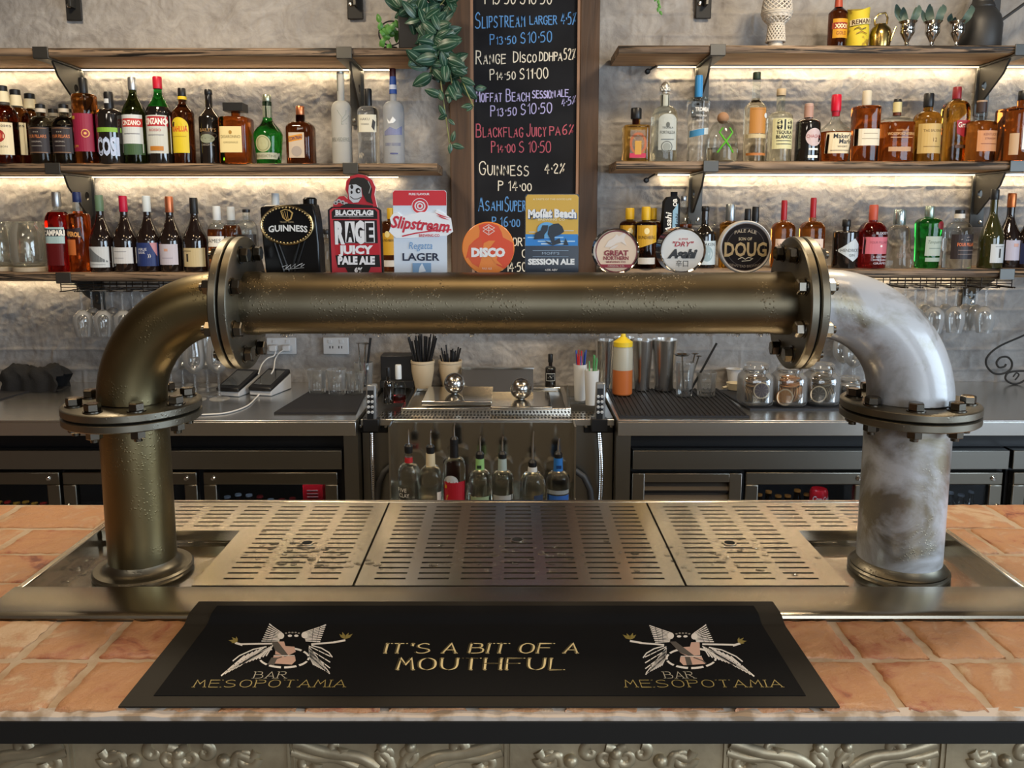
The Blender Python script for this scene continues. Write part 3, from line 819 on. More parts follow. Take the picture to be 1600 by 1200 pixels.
def grate(label, X0, X1, Y0, Y1, ncol, nrow, hole, notch=None):
    """slotted plate: slots are real openings; notch = (x, y, side) cut out for a column foot"""
    t = tag(thing('drip_grate', label, 'grate', ((X0 + X1) / 2, (Y0 + Y1) / 2, BT - .001)), group='slotted drip grates')
    cx, cy = (X0 + X1) / 2, (Y0 + Y1) / 2
    px = (X1 - X0 - .036) / ncol; xs = [X0]
    for i in range(ncol):
        xs += [X0 + .018 + px * i + px * .14, X0 + .018 + px * i + px * .86]
    xs.append(X1); py = (Y1 - Y0 - .030) / nrow; ys = [Y0]
    for j in range(nrow):
        ys += [Y0 + .015 + py * (j + .36), Y0 + .015 + py * (j + .64)]
    ys.append(Y1)
    if notch:
        xs = sorted(set(xs + [notch[0]])); ys = sorted(set(ys + [notch[1]]))
    slotx = {round(X0 + .018 + px * i + px * .14, 6): 1 for i in range(ncol)}; sloty = {round(Y0 + .015 + py * (j + .36), 6): 1 for j in range(nrow)}
    m = MB(); idx = {}
    def V(i, j):
        if (i, j) not in idx:
            idx[(i, j)] = len(m.v); m.v.append((xs[i] - cx, ys[j] - cy, .009))
        return idx[(i, j)]
    def inslot(i, j):
        x = (xs[i] + xs[i + 1]) / 2; y = (ys[j] + ys[j + 1]) / 2
        a = (x - X0 - .018) / px; b_ = (y - Y0 - .015) / py
        if notch and ((x < notch[0] + .012 and notch[2] < 0) or (x > notch[0] - .012 and notch[2] > 0)) and y < notch[1] + .01: return False
        return 0 <= a < ncol and 0 <= b_ < nrow and .14 < a % 1 < .86 and .36 < b_ % 1 < .64
    for j in range(len(ys) - 1):
        for i in range(len(xs) - 1):
            x = (xs[i] + xs[i + 1]) / 2; y = (ys[j] + ys[j + 1]) / 2
            if notch and y < notch[1] and (x < notch[0] if notch[2] < 0 else x > notch[0]): continue
            if inslot(i, j): continue
            m.f.append([V(i, j), V(i + 1, j), V(i + 1, j + 1), V(i, j + 1)]); m.m.append(0)
    o = m.build('slotted_plate', STEEL, t, smooth=0)
    so = o.modifiers.new('thickness', 'SOLIDIFY'); so.thickness = .0022; so.offset = -1
    # folded skirt round the outline
    z0, z1 = .007, -.011; th = .0015
    pts = [(X0, Y0), (X1, Y0), (X1, Y1), (X0, Y1)]
    if notch and notch[2] < 0: pts = [(notch[0], Y0), (X1, Y0), (X1, Y1), (X0, Y1), (X0, notch[1]), (notch[0], notch[1])]
    if notch and notch[2] > 0: pts = [(X0, Y0), (notch[0], Y0), (notch[0], notch[1]), (X1, notch[1]), (X1, Y1), (X0, Y1)]
    m = MB(); n = len(pts)
    for i in range(n):
        a, b_ = pts[i], pts[(i + 1) % n]; dx, dy = b_[0] - a[0], b_[1] - a[1]; l = math.hypot(dx, dy); nx, ny = -dy / l * th, dx / l * th
        m.hexa([(a[0] - cx, a[1] - cy, z1), (b_[0] - cx, b_[1] - cy, z1), (b_[0] + nx - cx, b_[1] + ny - cy, z1), (a[0] + nx - cx, a[1] + ny - cy, z1),
                (a[0] - cx, a[1] - cy, z0), (b_[0] - cx, b_[1] - cy, z0), (b_[0] + nx - cx, b_[1] + ny - cy, z0), (a[0] + nx - cx, a[1] + ny - cy, z0)])
    m.build('skirt', STEEL, t)
    if hole:
        h = PZ(hole[0], hole[1], BT + .009)
        m = MB(); m.lathe([(.0095, -.004), (.0095, .0012), (.0125, .0012), (.0125, .0002), (.0095, .0002)], 24, c=(h.x - cx, h.y - cy, .0092), caps=False); m.lathe([(0, 0), (.0095, 0)], 24, c=(h.x - cx, h.y - cy, .0096), caps=False, mi=1)
        m.build('finger_hole', [STEEL, mat('dark hollow', (.004, .004, .004), .9)], t)
    return t
GY0, GY1 = 1.258, 1.652
XA = PZ(581, 855, BT).x; XB = PZ(1040, 855, BT).x
nxl = PZ(336, 873, BT + .008).x; nxr = PZ(1288, 873, BT + .008).x; nyy = PZ(360, 829, BT + .008).y
grate('slotted grate notched around the brown column foot', TX0 + .016, XA - .002, GY0, GY1, 7, 17, (480, 848), (nxl, nyy, -1))
grate('unnotched slotted grate in the middle of the drip tray', XA + .002, XB - .002, GY0, GY1, 7, 17, (808, 843))
grate('slotted grate notched around the frosted column foot', XB + .002, TX1 - .016, GY0, GY1, 7, 17, (1140, 848), (nxr, nyy, 1))

WATER = thin_glass('water film', (.96, .96, .95), 2.2)
rw = random.Random(21); m = MB()
def drop(x, y, z, r, s=1.0):
    h_ = min(r * .55, .0016)
    m.lathe([(r, 0), (r * .93, h_ * .4), (r * .65, h_ * .78), (r * .3, h_ * .95), (0, h_)], 9, n=2, b=s, c=(x, y, z), caps=False)
for _ in range(430):
    q = rw.random()
    if q < .38: u, v, z = rw.gauss(480, 45), rw.gauss(868, 16), BT + .0086
    elif q < .62: u, v, z = rw.gauss(800, 130), rw.gauss(868, 15), BT + .0086
    elif q < .80: u, v, z = rw.gauss(1150, 60), rw.gauss(868, 18), BT + .0086
    elif q < .90: u, v, z = rw.uniform(95, 150), rw.uniform(868, 920), BT + RF - .0058
    else: u, v, z = rw.uniform(1270, 1560), rw.uniform(860, 915), BT + RF - .0058
    p = PZ(u, v, z)
    if p.y < GY0 + .01 or p.y > GY1 or p.x < TX0 + .02 or p.x > TX1 - .02: continue
    on = BT + .0086
    if (p.x < nxl or p.x > nxr) and p.y < nyy: on = BT + RF - .0058
    if p.x < nxl and abs(p.x + .64) < .095 and abs(p.y - 1.37) < .095: continue
    if p.x > nxr and abs(p.x - .675) < .095 and abs(p.y - 1.37) < .095: continue
    drop(p.x, p.y, on, rw.choice((.0016, .002, .0026, .0034, .005, .0065)) * rw.uniform(.8, 1.3), rw.uniform(.6, 1))
tag(m.build('water_droplets', WATER), 'spilt water beads lying on the drip tray', 'water', kind='stuff')

# ------------------------------------------------------------------ bar mat with printed crest
mx0, mx1 = PZ(185, 1108, BT).x, PZ(1312, 1108, BT).x
my0, my1 = .931, 1.193
matc = thing('bar_mat', 'black rubber bar mat printed with two winged figures', 'bar mat', ((mx0 + mx1) / 2, (my0 + my1) / 2, BT))
mcx, mcy = (mx0 + mx1) / 2, (my0 + my1) / 2
def mz(y):
    t = min(1, max(0, (y - (TY0 - .028)) / .026)); return .0015 + .0085 * t * t * (3 - 2 * t)
ysm = [my0 + (my1 - my0) * i / 60 for i in range(61)]
def sheet(x0, x1, y0, y1, lo, hi):
    yy = [y0] + [y for y in ysm if y0 < y < y1] + [y1]; m = MB(); vs = []
    for y in yy:
        for x, l in ((x0, lo), (x0, hi), (x1, hi), (x1, lo)): vs.append((x - mcx, y - mcy, mz(y) + l))
    fs = []
    for i in range(len(yy) - 1):
        for k in range(4): fs.append((4 * i + k, 4 * i + (k + 1) % 4, 4 * i + 4 + (k + 1) % 4, 4 * i + 4 + k))
    fs += [(3, 2, 1, 0), tuple(4 * (len(yy) - 1) + k for k in range(4))]
    return m.add(vs, [f[::-1] for f in fs])
sheet(mx0, mx1, my0, my1, 0, .0022).build('rubber_border', mat('rubber mat border', (.016, .013, .009), .6, spec=.25), matc)
sheet(mx0 + .034, mx1 - .034, my0 + .022, my1 - .016, .0022, .0032).build('fabric_face', mat('black printed felt', (.006, .006, .0065), .9, bump=(500, .3, .0004), spec=.15), matc)
def matmap(u, v, lift):
    p = PZ(u, v, BT + .0045); return (p.x - mcx, p.y - mcy, mz(p.y) + .0032 + lift)
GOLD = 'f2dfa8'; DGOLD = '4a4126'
pm = Print(matmap, .0001, .00001)
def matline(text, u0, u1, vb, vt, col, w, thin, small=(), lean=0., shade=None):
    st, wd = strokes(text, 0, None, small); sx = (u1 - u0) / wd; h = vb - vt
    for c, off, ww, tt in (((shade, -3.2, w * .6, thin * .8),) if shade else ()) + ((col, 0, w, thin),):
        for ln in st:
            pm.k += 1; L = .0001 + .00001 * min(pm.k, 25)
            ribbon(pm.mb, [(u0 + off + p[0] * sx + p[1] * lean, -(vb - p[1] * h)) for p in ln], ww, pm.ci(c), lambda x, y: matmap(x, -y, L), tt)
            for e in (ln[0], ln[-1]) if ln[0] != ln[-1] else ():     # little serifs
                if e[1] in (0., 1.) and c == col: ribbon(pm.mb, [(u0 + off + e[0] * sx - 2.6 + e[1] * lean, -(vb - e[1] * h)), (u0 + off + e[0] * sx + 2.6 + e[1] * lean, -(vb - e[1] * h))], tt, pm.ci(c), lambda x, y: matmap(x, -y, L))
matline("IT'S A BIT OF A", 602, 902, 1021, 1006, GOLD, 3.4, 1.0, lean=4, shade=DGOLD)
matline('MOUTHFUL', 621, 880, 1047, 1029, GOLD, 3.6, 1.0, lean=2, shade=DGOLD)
pm.build('printed_slogan', matc)
def crest_text(u0, sk):
    l0 = 6 * sk + 2
    matline('BAR', u0 - 52 - 4 * sk + (14 if sk < 0 else 0), u0 - 6 + (18 if sk < 0 else 0), 1060, 1050, 'b9b2a0', 1.5, .6, lean=4 * sk)
    matline('MESOPOTAMIA', *((302, 538) if sk > 0 else (978, 1223)), 1074, 1063, 'a08f55', 1.8, .7, lean=4 * sk)
WHITE = 'f1ede8'; PINK = 'd9b3a2'; GREY = '55504c'
def crest(f, left=False):
    """crest drawn in the pixels of the mat's second figure; f maps them to the figure's own place"""
    P_ = lambda pts: [f(*p) for p in pts]
    def wing(root0, root1, tip0, tip1, n, w, split=(.42, .72)):
        for i in range(n):
            t = i / (n - 1); a = (root0[0] + (root1[0] - root0[0]) * t, root0[1] + (root1[1] - root0[1]) * t); b_ = (tip0[0] + (tip1[0] - tip0[0]) * t, tip0[1] + (tip1[1] - tip0[1]) * t)
            for s0, s1 in ((0, split[0]), (split[0] + .05, split[1]), (split[1] + .05, 1)):
                pm.el(('l', P_([(a[0] + (b_[0] - a[0]) * s0, a[1] + (b_[1] - a[1]) * s0), (a[0] + (b_[0] - a[0]) * s1, a[1] + (b_[1] - a[1]) * s1)]), w * (1 + .35 * s1), WHITE)); pm.k = 10
    wing((1050, 990), (1046, 1003), (1015, 978), (1024, 1004), 9, 1.2); wing((1084, 990), (1088, 1003), (1103, 977), (1115, 1003), 9, 1.2)
    wing((1041, 1011), (1040, 1026), (1008, 1027), (1009, 1054), 4, 1.2); wing((1041, 1013), (1040, 1028), (1010, 1052), (1034, 1040), 9, 1.6)
    wing((1098, 1010), (1120, 1022), (1108, 1026), (1150, 1040), 9, 1.5); wing((1110, 1012), (1142, 1026), (1150, 1042), (1178, 1057), 6, 1.6)
    pm.el(('l', P_([(1037, 1010), (1022, 1014), (1010, 1021), (1005, 1028)]), 1.8, WHITE)); pm.el(('l', P_([(1108, 1012), (1128, 1016), (1150, 1026), (1160, 1034)]), 1.8, WHITE))
    for a, b_ in (((1000, 1005), (1037, 1008)), ((1098, 1007), (1150, 1008))): pm.el(('l', P_([a, b_]), 2.6, WHITE))
    pm.el(('l', P_([(985, 1002), (1002, 1005)]), 3, WHITE)); pm.el(('l', P_([(1146, 1009), (1156, 1006)]), 3.4, WHITE))
    for c, d in (((985, 1000), ((-12, -8), (-6, -10), (4, -11), (9, -8))), ((1153, 1004), ((2, -8), (9, -7), (14, -2), (10, 2)))):
        for q in d: pm.el(('p', P_([c, (c[0] + q[0] * .5 - q[1] * .2, c[1] + q[1] * .5 + q[0] * .15), (c[0] + q[0], c[1] + q[1]), (c[0] + q[0] * .5 + q[1] * .2, c[1] + q[1] * .5 - q[0] * .15)]), '8d7f3e'))
    cc = f(1080, 1029); pm.el(('o', cc[0], cc[1], 40, 17, 3.2, WHITE, 5))
    pm.el(('p', P_([(1080, 1004), (1093, 1004), (1094, 1024), (1074, 1026), (1062, 1020), (1064, 1012), (1078, 1011)]), PINK))
    pm.el(('p', P_([(1063, 1027), (1096, 1026), (1102, 1038), (1068, 1040), (1062, 1034)]), PINK))
    for q in ([(424, 1003), (434, 1003), (451, 1025), (445, 1027), (430, 1017)], [(424, 1028), (434, 1028), (428, 1040), (418, 1039)]) if left else ([(1046, 1003), (1056, 1003), (1086, 1026), (1080, 1027), (1062, 1020)], [(1070, 1027), (1078, 1027), (1082, 1039), (1073, 1040)]): pm.el(('p', q, GREY))
    pm.el(('l', P_([(1064, 1026), (1096, 1026)]), 1.2, WHITE)); pm.el(('l', P_([(1084, 1028), (1098, 1033), (1103, 1037)]), 1.6, GREY))
    for u, v, a, b_ in ((1048, 994, 5, 5), (1085, 995, 5, 5), (1061, 995, 3.4, 1.8), (1071, 995, 3.4, 1.8)): q = f(u, v); pm.el(('e', q[0], q[1], a, b_, WHITE))
    for u in (1057, 1062, 1067, 1072, 1077): q = f(u, 991 - (1 if 1060 < u < 1075 else 0)); pm.el(('e', q[0], q[1], 1.8, 1.1, '9a948c'))
    pm.k = 0
pm = Print(matmap, .0001, .00001); crest_text(1074, -1); crest(lambda u, v: (u, v)); pm.build('printed_crest', matc)
pm = Print(matmap, .0001, .00001); crest_text(452, 1); crest(lambda u, v: (1524 - u, v - 1), True); pm.build('printed_crest', matc)

# ------------------------------------------------------------------ the pipe beer tower
YC = 1.372
FLOORZ = BT + RF - .006
tower = thing('beer_tower', 'industrial pipe beer tower bolted together with flanges', 'beer tower', (0, YC, FLOORZ))


def pipe_metal(name, c1, c2, frost):
    m = bpy.data.materials.new(name); m.use_nodes = True; nt = m.node_tree; N = nt.nodes.new; L = nt.links.new
    b = nt.nodes['Principled BSDF']; tc = N('ShaderNodeTexCoord')
    v = N('ShaderNodeTexVoronoi'); v.feature = 'F1'; v.inputs['Scale'].default_value = 190; v.inputs['Randomness'].default_value = 1
    n = N('ShaderNodeTexNoise'); n.inputs['Scale'].default_value = 7; n.inputs['Detail'].default_value = 6; L(tc.outputs['Object'], v.inputs[0]); L(tc.outputs['Object'], n.inputs[0])
    r = N('ShaderNodeValToRGB'); r.color_ramp.elements[0].position = .35; r.color_ramp.elements[0].color = (*c1, 1); r.color_ramp.elements[1].position = .7; r.color_ramp.elements[1].color = (*c2, 1)
    L(n.outputs[0], r.inputs[0]); L(r.outputs[0], b.inputs['Base Color']); b.inputs['Metallic'].default_value = 1; b.inputs['Roughness'].default_value = .40
    # condensation beads
    dr = N('ShaderNodeValToRGB'); dr.color_ramp.elements[0].position = .12; dr.color_ramp.elements[0].color = (1, 1, 1, 1); dr.color_ramp.elements[1].position = .34; dr.color_ramp.elements[1].color = (0, 0, 0, 1)
    L(v.outputs['Distance'], dr.inputs[0])
    n2 = N('ShaderNodeTexNoise'); n2.inputs['Scale'].default_value = 14; L(tc.outputs['Object'], n2.inputs[0])
    mk = N('ShaderNodeValToRGB'); mk.color_ramp.elements[0].position = .48; mk.color_ramp.elements[1].position = .6; L(n2.outputs[0], mk.inputs[0])
    mu = N('ShaderNodeMath'); mu.operation = 'MULTIPLY'; L(dr.outputs[0], mu.inputs[0]); L(mk.outputs[0], mu.inputs[1])
    bp = N('ShaderNodeBump'); bp.inputs['Strength'].default_value = .35; bp.inputs['Distance'].default_value = .0011; L(mu.outputs[0], bp.inputs['Height']); L(bp.outputs[0], b.inputs['Normal'])
    if frost:
        f = N('ShaderNodeBsdfPrincipled'); f.inputs['Base Color'].default_value = (.47, .48, .50, 1); f.inputs['Roughness'].default_value = .42; f.inputs['Coat Weight'].default_value = .6; f.inputs['Coat Roughness'].default_value = .12
        n3 = N('ShaderNodeTexNoise'); n3.inputs['Scale'].default_value = 9; n3.inputs['Detail'].default_value = 9; n3.inputs['Roughness'].default_value = .6; n3.inputs['Distortion'].default_value = .6; L(tc.outputs['Object'], n3.inputs[0])
        fr = N('ShaderNodeValToRGB'); fr.color_ramp.elements[0].position = .37; fr.color_ramp.elements[0].color = (.10, .10, .10, 1); fr.color_ramp.elements[1].position = .56; fr.color_ramp.elements[1].color = (.96, .96, .96, 1); L(n3.outputs[0], fr.inputs[0])
        n4 = N('ShaderNodeTexNoise'); n4.inputs['Scale'].default_value = 60; n4.inputs['Detail'].default_value = 6; L(tc.outputs['Object'], n4.inputs[0])
        fb = N('ShaderNodeBump'); fb.inputs['Strength'].default_value = .3; fb.inputs['Distance'].default_value = .002; L(n4.outputs[0], fb.inputs['Height']); L(fb.outputs[0], f.inputs['Normal'])
        mx = N('ShaderNodeMixShader'); L(fr.outputs[0], mx.inputs[0]); L(b.outputs[0], mx.inputs[1]); L(f.outputs[0], mx.inputs[2])
        L(mx.outputs[0], nt.nodes['Material Output'].inputs[0])
    return m


PIPE = pipe_metal('olive bronze pipe', (.135, .104, .050), (.185, .150, .082), False)
PIPE2 = pipe_metal('grey bronze crossbar', (.120, .098, .062), (.165, .138, .092), False)
FROST = pipe_metal('frosted galvanised pipe', (.19, .165, .105), (.27, .24, .17), True)
FLANGE = pipe_metal('wet bronze flange', (.145, .130, .098), (.205, .187, .148), False)
BOLTM = mat('dark zinc bolt', (.135, .120, .098), .25, 1.0)
def loc(p): return (p[0], p[1] - YC, p[2] - FLOORZ)
kz = YC / 1.353
AXL = PY(217.5, 780, YC).x; AXR = PY(1410.5, 780, YC).x; RL = .0560; RRr = .0695
pz = PY(800, 473.5, YC).z; pzr = pz; RP = .0515
zfl = PY(213, 665, YC - .111).z; zfr = PY(1420, 664, YC - .111).z
XLF = -.458; XRF = .479
FR = .1110; FT = .0142
def bolt_mesh(span):
    m = MB(); hexp = lambda z0, z1, r: m.lathe([(r * .93, z0), (r, z0 + .001), (r, z1 - .0015), (r * .85, z1)], 6)
    m.lathe([(.0148, -.0005), (.0148, .0024)], 20); hexp(.0024, .0150, .0127)
    m.lathe([(.0055, -span), (.0055, .004)], 12); hexp(-span - .0135, -span - .0005, .0125); m.lathe([(.0065, -span - .019), (.0068, -span - .0135)], 12)
    return m
def flange_pair(c, axis, rot=0., bolts=8):
    for s in (0, 1):
        z0 = -FT - .001 if s == 0 else .001; z1 = z0 + FT
        m = MB(); m.lathe([(FR - .0025, z0), (FR, z0 + .002), (FR, z1 - .002), (FR - .0025, z1), (.067, z1), (.050, z1)], 72, axis='z', caps=False)
        m.lathe([(.050, z0), (FR - .0025, z0)], 72, caps=False)
        o = m.build('flange', FLANGE, tower, smooth=40)
        o.location = loc(c)
        if axis == 'x': o.rotation_euler = (0, R(90), 0)
    bm = None
    for i in range(bolts):
        a = 2 * math.pi * (i + .5) / bolts + rot; rr = .0885
        if bm is None:
            o = bolt_mesh(2 * FT + .002).build('bolt', BOLTM, tower, smooth=30); bm = o
        else:
            o = bm.copy(); COL.objects.link(o); o.parent = tower
        q = Vector((rr * math.cos(a), rr * math.sin(a), FT + .001))
        sp = random.Random(i * 7 + int(c[0] * 100)).uniform(0, 1)
        if axis == 'x':
            o.rotation_euler = (sp, 0, 0); mt = Matrix.Rotation(R(90) * (1 if c[0] < 0 else -1), 4, 'Y'); o.rotation_euler = (mt @ Matrix.Rotation(sp, 4, 'Z')).to_euler()
            o.location = Vector(loc(c)) + mt @ q
        else:
            o.location = Vector(loc(c)) + q; o.rotation_euler = (0, 0, sp)
flange_pair((AXL, YC, zfl), 'z', .1); flange_pair((AXR, YC, zfr), 'z', .05)
flange_pair((XLF, YC, pz), 'x', 0); flange_pair((XRF, YC, pz), 'x', 0)
def elbow(ax, xf, zf_, r0, r1, m_, label=None):
    s = 1 if xf > ax else -1; bend = min(abs(xf - ax), pz - zf_) - .003; pts = [(ax, YC, zf_ + .004)]
    zc = pz - bend; xc = ax + s * bend
    if zc > zf_ + .006: pts.append((ax, YC, zc - .001))
    n = 28
    for i in range(n + 1):
        a = (math.pi / 2) * i / n; pts.append((xc - s * bend * math.cos(a), YC, zc + bend * math.sin(a)))
    pts.append((xf, YC, pz)); rr = [r0 + (r1 - r0) * max(0, (i - 2) / (len(pts) - 3)) for i in range(len(pts))]
    o = MB().tube([loc(p) for p in pts], rr, 48).build('elbow', m_, tower, smooth=60)
    return tag(o, label)
elbow(AXL, XLF, zfl + FT, RL * 1.0, RP * 1.02, PIPE, 'olive brown bronze elbow')
elbow(AXR, XRF, zfr + FT, RRr * .99, RP * 1.10, FROST, 'frost covered elbow')
tag(MB().lathe([(RL, BT + .004 - FLOORZ - .02), (RL, zfl - FT - FLOORZ)], 56, c=(AXL, 0, 0)).build('column', PIPE, tower), 'bare bronze column')
tag(MB().lathe([(RRr, BT - .016 - FLOORZ), (RRr, zfr - FT - FLOORZ)], 56, c=(AXR, 0, 0)).build('column', FROST, tower), 'frost covered column')
m = MB(); xa, xb = XLF + FT, XRF - FT
m.lathe([(RP * 1.04, xa), (RP * 1.04, xa + .020), (RP, xa + .026), (RP, xb - .03), (RP * 1.03, xb - .022), (RP * 1.03, xb)], 56, axis='x', c=(0, 0, pz - FLOORZ))
m.build('crossbar_pipe', PIPE2, tower, smooth=40)
for ax, r in ((AXL, RL), (AXR, RRr)):
    q = .0830
    MB().lathe([(q - .002, 0), (q, .003), (q, .009), (q - .003, .012), (q - .012, .0125), (r + .010, .0135), (r + .004, .018), (r, .026)], 64, c=(ax, 0, .0)).build('foot_plate', FLANGE, tower, smooth=40)
m = MB(); rd = random.Random(4)
for i in range(58):
    x = rd.uniform(xa + .02, xb - .02); r = rd.uniform(.002, .0042); yy = rd.uniform(-.012, .002)
    zz = pz - FLOORZ - math.sqrt(max(RP * RP - yy * yy, 0)); m.lathe([(r * .2, .001), (r, -.0006), (r * .9, -r * .7), (r * .5, -r * 1.15), (0, -r * 1.3)], 9, c=(x, yy, zz), caps=False)
tag(m.build('condensation_beads', WATER, tower), 'water beads hanging under the pipe', kind='stuff')

# ------------------------------------------------------------------ bottles
CLEAR = thin_glass('clear', (.93, .95, .93)); CLEARS = solid_glass('clear spirit', (.95, .97, .95), .01, 1.34)
def LQ(n, c, ior=1.36): return solid_glass(n, c, .015, ior)
AMBER = LQ('amber whisky', (.66, .20, .03)); DAMBER = LQ('deep bourbon', (.48, .11, .016)); GOLDL = LQ('golden spirit', (.85, .52, .13)); REDL = LQ('red aperitif', (.80, .02, .02)); ORANGEL = LQ('orange aperitif', (1.0, .16, .015))
YAMBER = LQ('yellow whisky', (.86, .40, .05)); GREENG = LQ('bright green glass', (.03, .42, .05)); DGREEN = LQ('dark green glass', (.05, .075, .015)); BROWNG = LQ('brown glass', (.17, .045, .012))
PALE = LQ('pale spirit', (.90, .93, .80)); FROSTG = mat('frosted vodka glass', (.80, .81, .78), .42, trans=.55, ior=1.2); CHERRY = LQ('dark cherry spirit', (.42, .02, .02))
DARKG = mat('near black glass', (.010, .008, .007), .06, coat=1.0, spec=.6); WINEG = mat('dark wine glass', (.012, .007, .006), .07, coat=1.0); OLIVEG = mat('dark olive wine glass', (.030, .030, .008), .07, coat=1.0)
SMOKE = LQ('smoky grey spirit', (.40, .38, .32))


def profile(H, a, zs, zn, rn, sh, rb, foot=.0025):
    p = [(a * rb * .93, 0), (a * rb * .985, foot * .5), (a * rb, foot * 1.6)]
    if rb != 1: p += [(a * (rb + (1 - rb) * t), foot * 1.6 + (zs - foot * 1.6) * t) for t in (.25, .5, .75)]
    p.append((a, zs))
    for i in range(1, 11):
        t = i / 10
        if sh == 'r': r, z = rn + (a - rn) * math.cos(t * math.pi / 2), zs + (zn - zs) * math.sin(t * math.pi / 2)
        elif sh == 'f':      # flat shoulder with a tight corner
            r, z = rn + (a - rn) * max(0., 1 - t ** 3.5) if t < 1 else rn, zs + (zn - zs) * (1 - (1 - t) ** 3.5) if t < 1 else zn
            r = rn + (a - rn) * (1 - t ** 3) ; z = zs + (zn - zs) * (1 - (1 - t) ** 3)
        else:
            q = t * t * (3 - 2 * t); r, z = a + (rn - a) * q, zs + (zn - zs) * t
        p.append((r, z))
    p.append((rn, H))
    return p


BN = 0
def bottle(name, label, cx, w, vt, zs, glass, sv, nv, nw, cap, els=(), sh='r', rb=1.0, n=2.0, b=1.0, Y=3.275, lvl=None, empty=None, rings=(), group=None, cat='bottle', yaw=0., extra=None, nrb=1.0, vmid=None):
    """cx, w, vt: middle, width and top in the photo; sv/nv: shoulder and neck heights; cap = (v bottom, width px, material)"""
    zb = zs + .0006; vm = vmid if vmid else 200
    z_at = lambda v: PY(cx, v, Y).z
    vm = proj((0, Y, zb + .05))[1]; x = PY(cx, vm, Y).x
    sc = PY(cx + 1, vm, Y).x - x; a = w / 2 * sc; H = z_at(vt) - zb
    t = thing(name, label, cat, (x, Y, zb), yaw, group)
    capz = z_at(cap[0]) - zb if cap else H
    pr = profile(capz, a, z_at(sv) - zb, z_at(nv) - zb, nw / 2 * sc, sh, rb)
    mats = [glass]; q = pr
    if lvl is not None:
        zl = z_at(lvl) - zb; mats = [glass, empty or CLEAR]; q = []
        for i, p in enumerate(pr):
            if i and pr[i - 1][1] < zl < p[1]:
                f = (zl - pr[i - 1][1]) / (p[1] - pr[i - 1][1]); q.append((pr[i - 1][0] + f * (p[0] - pr[i - 1][0]), zl, 0))
            q.append((p[0], p[1], 1 if p[1] > zl else 0))
    m = MB(); m.lathe(q, 32 if n == 2 else 40, n=n, b=b)
    if lvl is not None:                                            # liquid surface
        zi = max(i for i, p in enumerate(q) if p[2] == 0); r = q[zi][0]; m.lathe([(r, q[zi][1]), (0, q[zi][1] + 1e-5)], 32 if n == 2 else 40, n=n, b=b, caps=False)
    m.build('bottle_glass', mats, t, smooth=45)
    if cap:
        r = cap[1] / 2 * sc; h = H - capz
        if len(cap) > 3 and cap[3] == 'ball': m = MB().ball((0, 0, capz + h * .45), h * .55, 16, 10).lathe([(r * .6, -.002), (r * .6, h * .3)], 16, c=(0, 0, capz))
        elif len(cap) > 3 and cap[3] == 'pine':
            m = MB().lathe([(r * .62, 0), (r * .62, h * .16), (r * .95, h * .2), (r, h * .42), (r * .85, h * .72), (r * .45, h * .92), (0, h)], 18, c=(0, 0, capz), caps=False)
            for j in range(5):
                for i in range(10):
                    aa = 2 * math.pi * (i + .5 * (j % 2)) / 10; rr = r * (1 - .1 * j * j * .45); m.ball((rr * .95 * math.cos(aa), rr * .95 * math.sin(aa), capz + h * (.28 + .14 * j)), r * .22, 6, 4)
        elif len(cap) > 3 and cap[3] == 'square': m = MB().box(-r, r, -r, r, capz, H)
        else: m = MB().lathe([(r * .97, 0), (r, h * .03), (r, h * .9), (r * .9, h)], 24, c=(0, 0, capz))
        m.build('cap', cap[2], t, smooth=40, bevel=.001 if len(cap) > 3 and cap[3] == 'square' else 0)
    def rad(z):
        for p0, p1 in zip(pr, pr[1:]):
            if p0[1] <= z <= p1[1]: return p0[0] + (p1[0] - p0[0]) * (z - p0[1]) / max(1e-9, p1[1] - p0[1])
        return pr[-1][0]
    for rg in rings:                                               # bands round the neck: v0, v1, width, material [, width at top]
        z0, z1 = z_at(rg[1]) - zb, z_at(rg[0]) - zb; r = rg[2] / 2 * sc; r1 = (rg[4] if len(rg) > 4 else rg[2]) / 2 * sc
        MB().lathe([(r, z0), (r1, z1)], 28, caps=True).build('neck_band', rg[3] if not isinstance(rg[3], str) else ink(rg[3]), t)
    if els:
        def mp(u, v, lift):
            z = z_at(v) - zb; A = rad(z) + .0004; X = (u - cx) * sc; k = max(-.985, min(.985, X / A))
            return (k * A, -(A * b + lift) * (1 - abs(k) ** n) ** (1 / n) - (.0 if n == 2 else 0), z)
        g = Print(mp, .0004, .00025, True)
        for e in els: g.el(e)
        g.build('label', t)
    if extra: extra(t, z_at, sc, a, zb, H)
    return t


WH = 'f2efe8'; CR = 'e9dcb9'; BK = '1a1817'; RD = 'b3202a'; GD = 'c59a4a'
cBLK = mat('black cap', (.012, .012, .013), .35); cGRY = foil('b9bcc0'); cRED = ink('b01c2e', .35); cWHT = ink('dfe5ea', .4)
zL, zR = ZM['L'], ZM['R']; g1 = None
